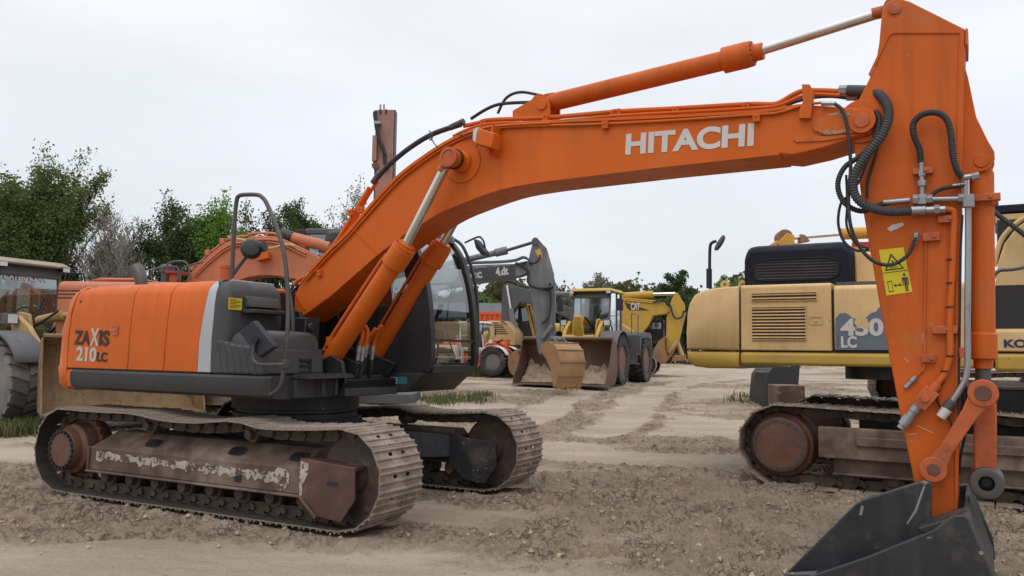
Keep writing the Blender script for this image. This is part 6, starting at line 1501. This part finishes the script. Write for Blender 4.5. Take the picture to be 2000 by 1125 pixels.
VF = Frame(.43, 36.5, float(gbase(.5, 29)), R(-12))
V_ = thing('excavator', VF, 'dark grey excavator with yellow framed cab and slotted tan engine house behind the rusty bucket', 'excavator')
def build_vol():
    far_tracks(V_, 4.4, 2.4, .95, .6)
    yn = -1.35; z5 = lambda pts: [(880 + a / 5.114, 540 + b / 5.114) for a, b in pts]
    p = VF.xz(z5([(335, 450), (400, 440), (560, 445), (620, 520), (650, 570), (650, 690), (335, 690)]), yn); ho = MB().pr(p, yn, 1.2).build('machine_house', M['tan_yellow'], V_, bevel=.05)
    sl = MB()
    for i in range(6):
        for (x0, x1) in ((408, 470), ) if i == 0 else ((412 + i * 7, 500 + i * 14),): sl.pr(VF.xz(z5([(x0 + i * 2, 460 + i * 21), (x1, 460 + i * 21), (x1 + 6, 471 + i * 21), (x0 + 6 + i * 2, 471 + i * 21)]), yn), yn - .006, yn - .001)
    for i in range(3): sl.pr(VF.xz(z5([(495 + i * 14, 447 + i * 13), (540 + i * 14, 447 + i * 13), (545 + i * 14, 453 + i * 13), (500 + i * 14, 453 + i * 13)]), yn), yn - .006, yn - .001)
    sl.build('louvre', M['dark_decal'], ho, smooth=0)
    d = MB(); d.bb(-2.0, 1.9, -1.25, 1.3, 1.02, 1.2); d.lathe((0, 0, .6), (0, 0, 1), [(.1, 0), (.75, 0), (.75, .44), (.1, .44)], 30); d.build('deck', M['black'], V_)
    bp = z5([(500, 650), (505, 400), (520, 160), (530, 90), (560, 68), (600, 75), (700, 110), (860, 160), (1060, 250), (1400, 400), (1520, 470), (1500, 560), (1350, 500), (1000, 340), (800, 270), (690, 260), (640, 330), (600, 430), (650, 560), (620, 690)])
    bo = MB().pr(VF.xz(bp, -.2), -.2, .3).build('boom', M['grey_dark'], V_, bevel=.02)
    for off, y in ((-12, 0.), (-22, .1)): MB().tube(VF.ps(z5([(515, 300), (520, 160 + off), (545, 62 + off), (600, 60 + off), (700, 100 + off), (860, 150 + off), (1060, 240 + off)]), y), .035, 8).build('hydraulic_pipe', M['rubber'], bo)
    a, b, c = VF.ps(z5([(640, 560), (600, 320), (562, 90)]), -.35); cy = MB().cyl(a, b, .13).build('boom_cylinder', M['grey_worn'], bo, bevel=.01); MB().cyl(b, c, .06).build('rod', M['chrome'], cy)
    a, b, c = VF.ps([(1075, 573), (1112, 575), (1160, 578)], 0); cy = MB().cyl(a - (b - a) * 1.2, b, .12).build('arm_cylinder', M['grey_worn'], bo, bevel=.01); MB().cyl(b, c, .06).build('rod', M['chrome'], cy)
    # yellow framed cab
    a, b = VF.p(*z5([(688, 268)])[0], .4), VF.p(*z5([(850, 610)])[0], .4); x0, x1, zt, zb = a.x, b.x, a.z, b.z
    c = MB(); c.pr([(x0, zt), (x1 - .42, zt), (x1, zb), (x1 - .12, zb), (x1 - .5, zt - .12), (x0, zt - .12)], .38, .46); c.pr([(x0, zt), (x1 - .42, zt), (x1, zb), (x1 - .12, zb), (x1 - .5, zt - .12), (x0, zt - .12)], 1.3, 1.38); c.bb(x0, x1 - .4, .46, 1.3, zt - .06, zt); c.bb(x0, x1, .38, 1.38, zb - .16, zb)
    c.build('cab', M['cat_yellow'], V_, bevel=.02)
    g = MB(); g.pr([(x0, zt - .13), (x1 - .5, zt - .13), (x1 - .15, zb + .5), (x1 - .15, zb), (x0, zb)], .40, .44); g.bb(x0 - .06, x0 + .02, .4, 1.3, zb, zt - .1); g.build('cab_panel', M['black'], V_)
    q = MB().pr(VF.xz(z5([(705, 320), (765, 305), (790, 440), (720, 450)]), .385), .385, .395); q.build('side_window', M['glass_clear'], V_)
build_vol()

CF = Frame(3.9, 34.5, float(gbase(4, 33)), R(-14))
cx = thing('excavator', CF, 'yellow excavator with dark triangular boom decal and lowered arm behind the yellow loader', 'excavator')
def build_cat():
    simple_house(cx, CF, M['cat_yellow'])
    z6 = lambda pts: [(1080 + a / 5.114, 540 + b / 5.114) for a, b in pts]
    a = CF.p(*z6([(985, 440)])[0], .9); b = CF.p(*z6([(1110, 650)])[0], .9); cab_box(cx, a.x - .3, b.x, .4, 1.4, b.z, a.z, M['black'], M['glass_far'])
    bp = z6([(500, 260), (640, 205), (720, 215), (980, 255), (1110, 262), (1150, 300), (1160, 350), (1130, 372), (1000, 390), (960, 480), (900, 560), (820, 600), (700, 600), (500, 560)])
    bo = MB().pr(CF.xz(bp, -.3), -.3, .3).build('boom', M['cat_yellow'], cx, bevel=.02)
    dc = MB().pr(CF.xz(z6([(715, 258), (965, 338), (770, 338), (742, 318)]), -.3), -.31, -.302).build('decal', M['dark_decal'], bo, smooth=0)
    fit_text('lettering', 'CAT', CF.p(*z6([(778, 330)])[0], -.312), CF.p(*z6([(868, 330)])[0], -.312), .28, (0, 0, 1), M['white_letter'], dc, .03, lift=.012)
    p, q, r = CF.ps(z6([(690, 195), (1000, 178), (1220, 172)]), 0); cy = MB().cyl(p, q, .15).build('arm_cylinder', M['cat_yellow'], bo, bevel=.01); MB().cyl(q, r, .07).build('rod', M['chrome'], cy)
    MB().tube(CF.ps(z6([(1000, 262), (1060, 235), (1120, 240), (1170, 290), (1195, 370), (1230, 420), (1290, 400), (1310, 340)]), -.4), .04, 8).build('hose', M['rubber'], bo)
    for (s0, s1) in (((700, 235), (1000, 262)), ((720, 222), (1080, 250))): MB().tube(CF.ps(z6([s0, s1]), -.32), .035, 8, 0).build('hydraulic_pipe', M['cat_yellow'], bo)
    ap = z6([(1225, 160), (1245, 160), (1315, 280), (1318, 330), (1300, 420), (1280, 560), (1240, 680), (1180, 800), (1140, 840), (1125, 830), (1128, 600), (1135, 400), (1150, 340), (1185, 230)])
    ar = MB().pr(CF.xz(ap, -.2), -.2, .2).build('arm', M['cat_yellow'], cx, bevel=.02)
    e = CF.ps(z6([(1305, 360), (1235, 660)]), -.05); MB().cyl(e[0], e[1], .1).build('bucket_cylinder', M['tan_yellow'], ar)
    lk = MB().cyl(CF.p(*z6([(1240, 655)])[0], -.25), CF.p(*z6([(1150, 760)])[0], -.25), .09); lk.cyl(CF.p(*z6([(1240, 655)])[0], 0), CF.p(*z6([(1290, 790)])[0], 0), .1); lk.build('bucket_link', M['tan_yellow'], ar)
    bk = MB(); s0 = CF.xz(z6([(1120, 600), (1060, 640), (1000, 740), (985, 850), (1120, 865), (1150, 830), (1120, 720)]), -.7)
    for y in (-.75, .7): bk.pr(s0, y, y + .05)
    o_ = CF.xz(z6([(1120, 600), (1060, 640), (1000, 740), (985, 850)]), -.7); bk.loft([[(x, y, z) for x, z in o_ + [(x + .06, z - .03) for x, z in o_[::-1]]] for y in (-.7, .7)])
    bk.pr(CF.xz(z6([(1200, 790), (1320, 780), (1325, 840), (1180, 850)]), -.6), -.6, .6)
    bk.build('bucket', M['tan_rust'], cx, bevel=.015)
build_cat()

# machine behind the faded yellow excavator: its cylinder, boom and dark bucket show
YF = Frame(9.2, 20.5, float(gbase(9, 20)), R(176))
yb = thing('excavator', YF, 'ochre excavator with its arm cylinder showing above the black hood', 'excavator')
def build_ochre():
    simple_house(yb, YF, M['cat_yellow'], h=.8, tracks=False); far_tracks(yb, 4.6, 2.5, 1.0, .6, px=-2.6)
    ocm = mat('ochre_paint', (.52, .27, .035), .5, var=.1, dirt=((.3, .16, .05), .3, 2.))
    z = lambda pts: [(1440 + a / 6.25, 440 + b / 6.25) for a, b in pts]
    p, q, r = YF.ps(z([(1900, 80), (1270, 105), (560, 165)]), 0); cy = MB().cyl(p, q, .15).build('arm_cylinder', ocm, yb, bevel=.01); MB().cyl(q, r, .05).build('rod', M['chrome'], cy)
    c = YF.p(*z([(565, 155)])[0], 0)
    MB().cyl((c.x, -.16, c.z), (c.x, .16, c.z), .20, n=20).build('pin_boss', M['tan_rust'], yb)
    bo = MB().pr(YF.xz(z([(440, 240), (560, 120), (650, 150), (650, 240), (1900, 330), (1900, 620), (600, 420)]), -.2), -.2, .2).build('boom', ocm, yb, bevel=.02)
    MB().pr(YF.xz(z([(740, 220), (745, 120), (800, 130), (865, 205)]), -.1), -.15, .1).build('bracket', M['tan_rust'], bo, bevel=.01)
    MB().pr(YF.xz(z([(1400, 210), (1620, 205), (1620, 330), (1400, 330)]), -.26), -.3, -.2).build('warning_plate', M['atlas'], bo)
    ar = MB().pr(YF.xz([(1500, 480), (1535, 458), (1545, 480), (1530, 600), (1510, 720), (1490, 720)], -.15), -.15, .15).build('arm', ocm, yb, bevel=.02)
    bk = MB(); s0 = YF.xz([(1462, 795), (1468, 730), (1480, 712), (1528, 712), (1524, 760), (1512, 798)], -.8)
    for y in (-.85, .8): bk.pr(s0, y, y + .05)
    o2 = YF.xz([(1462, 795), (1468, 730), (1480, 712), (1528, 712)], -.8); bk.loft([[(x, y, w) for x, w in o2 + [(x - .06, w - .05) for x, w in o2[::-1]]] for y in (-.8, .8)])
    bk.pr(YF.xz([(1470, 790), (1474, 725), (1520, 720), (1510, 790)], -.4), -.4, .75)
    bk.build('bucket', M['cab_black'], yb, bevel=.015)
build_ochre()
BX = put(1532, 14.6, R(3)); bx_ = thing('steel_block', BX, 'small grey steel block with rectangular hole standing behind the right track', 'steel block')
a, b = BX.p(1509, 751, 0), BX.p(1562, 784, 0)
sbm = MB(); sbm.bb(a.x, b.x, -.25, .25, 0, a.z); o_ = sbm.build('block', M['frame_rust'], bx_, bevel=.02)
a, b = BX.p(1516, 765, -.25), BX.p(1525, 770, -.25); MB().bb(a.x, b.x, -.255, -.2515, b.z, a.z).build('recess', M['steel'], o_, smooth=0)

# ------------------------------------------------------------------ skip and shed at the back
SK = put(962, 46, R(-6)); sk = thing('skip', SK, 'orange steel skip standing in front of the dark shed', 'skip')
a, b = SK.p(935, 610, -1), SK.p(990, 640, -1)
m_ = MB().loft([[(x, y, z) for x, y in ((a.x + i, -1.1 + i), (b.x - i, -1.1 + i), (b.x - i, 1.1 - i), (a.x + i, 1.1 - i))] for z, i in ((.1, .25), (a.z, 0.))]); m_.build('body', M['atlas'], sk, bevel=.03)
rm_ = MB(); rm_.bb(a.x - .05, b.x + .05, -1.18, -1.1, a.z - .12, a.z + .03); rm_.bb(a.x - .05, b.x + .05, 1.1, 1.18, a.z - .12, a.z + .03)
for i in range(6): x = a.x + .1 + (b.x - a.x - .2) * i / 5; rm_.bb(x - .04, x + .04, -1.16, -1.0, .3, a.z - .1)
rm_.build('rim', M['atlas'], sk)
SH = put(930, 66, R(-3)); sh = thing('shed', SH, 'long dark grey metal shed standing in front of the green trees', 'shed')
a, b = SH.p(700, 590, -4), SH.p(1003, 660, -4)
w_ = MB().bb(a.x, b.x, -4, 4, 0, a.z - 1.2)
for i in range(40): x = a.x + (b.x - a.x) * (i + .5) / 40; w_.bb(x - .05, x + .05, -4.05, -4.0, 0, a.z - 1.2)
w_.build('wall', M['shed'], sh)
MB().pr([(-4.5, a.z - 1.25), (0, a.z + .1), (4.5, a.z - 1.25), (4.5, a.z - 1.1), (0, a.z + .28), (-4.5, a.z - 1.1)], a.x - .4, b.x + .4, 0).build('roof', M['shed'], sh)

# ------------------------------------------------------------------ trees and weeds
def leaf_mat(name, c1, c2):
    m = bpy.data.materials.new(name); m.use_nodes = True; N, L = m.node_tree.nodes, m.node_tree.links; N.clear()
    o = N.new('ShaderNodeOutputMaterial'); d = N.new('ShaderNodeBsdfDiffuse'); t = N.new('ShaderNodeBsdfTranslucent'); x = N.new('ShaderNodeMixShader'); x.inputs[0].default_value = .35
    tcn = N.new('ShaderNodeTexCoord'); n = N.new('ShaderNodeTexNoise'); n.inputs['Scale'].default_value = .9; n.inputs['Detail'].default_value = 6; n.inputs['Roughness'].default_value = .75
    L.new(tcn.outputs['Object'], n.inputs[0]); r = N.new('ShaderNodeMapRange'); r.inputs[1].default_value, r.inputs[2].default_value = .35, .65; L.new(n.outputs[0], r.inputs[0])
    q = N.new('ShaderNodeMix'); q.data_type = 'RGBA'; q.inputs[6].default_value = (*c1, 1); q.inputs[7].default_value = (*c2, 1); L.new(r.outputs[0], q.inputs[0])
    L.new(q.outputs[2], d.inputs[0]); L.new(q.outputs[2], t.inputs[0]); L.new(d.outputs[0], x.inputs[1]); L.new(t.outputs[0], x.inputs[2]); L.new(x.outputs[0], o.inputs[0])
    return m
LM = {'mid': leaf_mat('leaf_mid', (.085, .125, .042), (.16, .21, .075)), 'dark': leaf_mat('leaf_dark', (.055, .085, .036), (.11, .155, .058)), 'bright': leaf_mat('leaf_bright', (.10, .19, .035), (.19, .31, .075)),
      'grey': leaf_mat('leaf_young', (.17, .17, .13), (.26, .25, .20)), 'grass': leaf_mat('grass_blade', (.09, .11, .04), (.17, .17, .085)), 'olive': leaf_mat('leaf_olive', (.085, .085, .04), (.13, .125, .06))}
bark = mat('bark', (.065, .055, .047), .9, var=.25, vs=2, bump=.2, bs=12)

pale_bark = mat('pale_bark', (.27, .25, .23), .9, var=.2, vs=2, bump=.2, bs=12)
def tree(x, y, h, rad, seed, kind, dens, label, group, leaf=.13, stems=3, zoff=0., low=.12, levels=4, spread=.5, rmin=.008, bk=None):
    rs = random.Random(seed); T = MB(); tips = []
    def grow(p, d, L, r, lev):
        n = 4; pts = [p.copy()]; q = p.copy(); dd = d.copy()
        for i in range(n):
            dd = (dd + Vector((rs.uniform(-1, 1), rs.uniform(-1, 1), rs.uniform(-.25, .6))) * .17).normalized(); q = q + dd * L / n; pts.append(q.copy())
            if lev >= 2: tips.append((q.copy(), lev))
        T.tube(pts, [max(r * (1 - .5 * i / n), rmin) for i in range(n + 1)], 5 if lev > 1 else 7, 0)
        if lev < levels:
            k = rs.choice((3, 4)) if lev else rs.choice((4, 5, 6))
            for i in range(k):
                t = .35 + .65 * (i + rs.random()) / k; b = pts[min(n, max(1, int(t * n + .5)))]
                ax = Vector((rs.uniform(-1, 1), rs.uniform(-1, 1), 0)).normalized()
                nd = (dd * .65 + ax * (.55 + .35 * rs.random()) * (spread * 2) + Vector((0, 0, .22))).normalized()
                grow(b, nd, L * rs.uniform(.5, .72), r * .5, lev + 1)
        tips.append((q.copy(), lev))
    for i in range(stems):
        a = 2 * math.pi * i / stems + rs.random(); o = Vector((math.cos(a) * .25, math.sin(a) * .25, -.1)) * (stems > 1)
        grow(o, (Vector((math.cos(a), math.sin(a), 0)) * rs.uniform(.12, .45) + Vector((0, 0, 1))).normalized(), h * rs.uniform(.42, .55), .10 + h * .009, 0)
    # fit the growth to the wanted size
    zm = sorted(p.z for p, _ in tips)[int(len(tips) * .997)]; rm = sorted(math.hypot(p.x, p.y) for p, _ in tips)[int(len(tips) * .93)]
    kz, kr = h / zm, rad / rm; f = lambda v: (v[0] * kr, v[1] * kr, v[2] * kz)
    T.v = [f(v) for v in T.v]; tips = [(Vector(f(p)), l) for p, l in tips]
    fr = Frame(x, y, float(gbase(x, y)) + zoff, rs.random() * 6)
    t = thing('tree', fr, label, 'tree', group); T.build('trunk', bk or bark, t, smooth=60)
    rn = np.random.RandomState(seed); v, fc = [], []
    P = [p for p, l in tips if l >= 2 and p.z > h * low]
    n = int(dens); pick = rn.randint(0, len(P), n); cl = .03 * rad + .13
    C_ = np.array([P[i][:] for i in pick]) + rn.normal(0, 1, (n, 3)) * np.array([cl, cl, cl * .7])
    a = rn.normal(0, 1, (n, 3)); a /= np.linalg.norm(a, axis=1)[:, None]; b = rn.normal(0, 1, (n, 3)); b -= a * (a * b).sum(1)[:, None]; b /= np.linalg.norm(b, axis=1)[:, None]
    s = leaf * (.5 + rn.rand(n, 1)); w = s * .62
    V = np.stack([C_ - a * s, C_ + b * w, C_ + a * s, C_ - b * w], 1).reshape(-1, 3)
    me = bpy.data.meshes.new('crown'); me.vertices.add(4 * n); me.vertices.foreach_set('co', V.astype(np.float32).ravel()); me.loops.add(4 * n); me.loops.foreach_set('vertex_index', np.arange(4 * n, dtype=np.int32)); me.polygons.add(n); me.polygons.foreach_set('loop_start', np.arange(0, 4 * n, 4, dtype=np.int32))
    try: me.polygons.foreach_set('loop_total', np.full(n, 4, dtype=np.int32))
    except Exception: pass
    me.update(calc_edges=True); me.materials.append(LM[kind]); o = bpy.data.objects.new('crown', me); C.objects.link(o); o.parent = t
    return t
def tree_px(px, top, w, d, *a, **k):
    x = (px - 1000) / CAM_F * d; hz = 690 + (px - 1000) * .0134
    g = float(gbase(x, d)); h = CAM_H + (hz - top) / CAM_F * d - g
    return tree(x, d, h, w / 2 / CAM_F * d, *a, **k)
GL = 'trees along the left edge of the yard'
tree_px(12, 298, 175, 38, 1, 'mid', 36000, 'tall leafy green tree at the far left edge of the picture', GL, leaf=.066, low=.34)
tree_px(108, 318, 130, 39, 2, 'mid', 29000, 'tall green tree above the mirror of the tan loader', GL, leaf=.066, low=.32)
tree_px(212, 384, 140, 40, 3, 'grey', 5000, 'almost bare grey tree spreading many thin branches from the ground', GL, leaf=.05, stems=6, low=.35, levels=5, spread=.55, rmin=.016, bk=pale_bark)
tree_px(318, 388, 125, 42, 4, 'dark', 18000, 'dark green tree with open lower branches right of the bare tree', GL, leaf=.066, low=.32)
tree_px(414, 384, 105, 43, 5, 'bright', 27000, 'bright fresh green tree left of the tall grey handrail', GL, leaf=.07, low=.3)
tree_px(492, 396, 90, 45, 6, 'olive', 6500, 'sparse olive green tree seen through the grey handrail loop', GL, leaf=.075, low=.2)
tree_px(578, 392, 105, 46, 7, 'dark', 27000, 'rounded green tree left of the upright pink mast', GL, leaf=.07, low=.3)
tree_px(690, 358, 115, 50, 8, 'grey', 15000, 'greyish half bare tree next to the upright pink mast', GL, leaf=.07, low=.3, stems=4, levels=5, rmin=.018, bk=pale_bark)
GR = 'trees along the far edge of the yard'
for i, (px, top, w, d, kind, dens, lab) in enumerate((
    (945, 545, 120, 78, 'mid', 9000, 'green bushy tree behind the dark shed and under the grey boom'), (1010, 556, 80, 82, 'olive', 6000, 'brownish green tree directly behind the grey arm'),
    (1100, 546, 70, 84, 'olive', 5000, 'olive brown tree just right of the grey arm'), (1155, 526, 90, 80, 'grey', 4200, 'half bare pale tree rising above the loader cab'),
    (1215, 548, 70, 86, 'olive', 6500, 'olive tree between the loader cab and the yellow cylinder'), (1240, 545, 45, 88, 'mid', 4500, 'small round green tree above the yellow cylinder'),
    (1277, 545, 60, 88, 'olive', 5500, 'olive tree with thin pointed top left of the dark tree'), (1345, 528, 115, 76, 'dark', 18000, 'dark dense rounded tree left of the mirror post'),
    (1425, 536, 90, 79, 'bright', 8000, 'fresh green tree right of the mirror post'), (1500, 545, 90, 84, 'mid', 5000, 'green tree hidden mostly by the black hood'), (1750, 560, 120, 90, 'mid', 5000, 'green tree behind the faded yellow excavator'))):
    tree_px(px, top + 11, w, d, 20 + i, kind, int(dens * 3.6), lab, GR, leaf=.125, stems=3, low=.06, levels=3, spread=.62)

def leaf_mass(name, pts, hgt, dep, n, leaf, kind, label, seed):
    """undergrowth along a line of points: one mass"""
    rn = np.random.RandomState(seed); P = np.array(pts, float); k = rn.rand(n) * (len(P) - 1); i = k.astype(int); f = (k - i)[:, None]
    c = P[i] * (1 - f) + P[i + 1] * f; c = c + np.stack([rn.normal(0, dep * .3, n), rn.normal(0, dep, n)], 1)
    hh = hgt * (.65 + .7 * np.array([float(fbm(np.array([q[0] * .35]), np.array([q[1] * .05 + seed]))[0]) for q in c])); z = gbase(c[:, 0], c[:, 1]) + hh * rn.rand(n) ** .8
    C_ = np.stack([c[:, 0], c[:, 1], z], 1)
    a = rn.normal(0, 1, (n, 3)); a /= np.linalg.norm(a, axis=1)[:, None]; b = rn.normal(0, 1, (n, 3)); b -= a * (a * b).sum(1)[:, None]; b /= np.linalg.norm(b, axis=1)[:, None]
    s = leaf * (.5 + rn.rand(n, 1)); V = np.stack([C_ - a * s, C_ + b * s * .6, C_ + a * s, C_ - b * s * .6], 1).reshape(-1, 3)
    mb = MB(); mb.v = [tuple(q) for q in V]; mb.f = [(4 * j, 4 * j + 1, 4 * j + 2, 4 * j + 3) for j in range(n)]
    return tag(mb.build(name, LM[kind], smooth=0), label, kind='stuff')
leaf_mass('undergrowth', [(-12, 92), (-2, 88), (8, 88), (18, 90), (30, 94), (60, 100)], 8.2, 2.5, 90000, .19, 'olive', 'brown green undergrowth filling the gaps along the far edge of the yard', 5)
leaf_mass('woodland', [(-190, 95), (-120, 100), (-70, 92), (-46, 84)], 8.5, 3, 60000, .22, 'mid', 'far off green wood beyond the left end of the yard', 9)
leaf_mass('undergrowth', [(-17, 52), (-10, 58), (-4, 70)], 2.0, 1.2, 5000, .13, 'dark', 'low dark bushes at the foot of the trees behind the orange boom', 6)

def weeds(name, spots, n, hgt, label, seed):
    rn = random.Random(seed); mb = MB()
    for i in range(n):
        px, py, w, d = rn.choice(spots)
        x0 = (px - 1000) / CAM_F * d; x, y = x0 + rn.gauss(0, w * .4), d + rn.gauss(0, w * .55); g = gz(x, y)
        a = rn.random() * 6.28; l = hgt * rn.uniform(.4, 1.2); b = Vector((math.cos(a), math.sin(a), 0)); wd = Vector((-b.y, b.x, 0)) * rn.uniform(.006, .014) * (hgt / .16) ** .5; o = Vector((x, y, g - .01)); t = o + b * l * .45 + Vector((0, 0, l)); m_ = o + b * l * .15 + Vector((0, 0, l * .6))
        mb.add([o - wd, o + wd, m_ + wd * .8, m_ - wd * .8, t], [(0, 1, 2, 3), (3, 2, 4)])
    return tag(mb.build(name, LM['grass'], smooth=0), label, kind='stuff')
weeds('grass', [(30, 835, 1.0, 15.2), (10, 845, .8, 14.6), (60, 830, .5, 15.6), (45, 840, .5, 14.9)], 1500, .28, 'green weeds growing under the tan loader at the left edge', 1)
weeds('grass', [(850, 770, .6, 20.5), (890, 768, .7, 21), (930, 770, .6, 20.5), (870, 772, .5, 20), (945, 765, .4, 21.5)], 1100, .16, 'thin green grass patch growing beside the far track of the orange excavator', 2)
weeds('grass', [(920, 728, .9, 31.5), (990, 728, 1.0, 32), (1010, 730, .5, 31), (960, 730, .8, 31.5)], 1100, .30, 'grass growing around the wheels of the small orange loader', 3)
weeds('grass', [(1440, 785, .5, 21), (1452, 775, .5, 22)], 160, .18, 'sparse grass beside the dark hanging bucket', 4)
weeds('grass', [(450, 790, .6, 16.5), (500, 790, .6, 16.8)], 900, .22, 'grass growing under the faded orange excavator', 5)
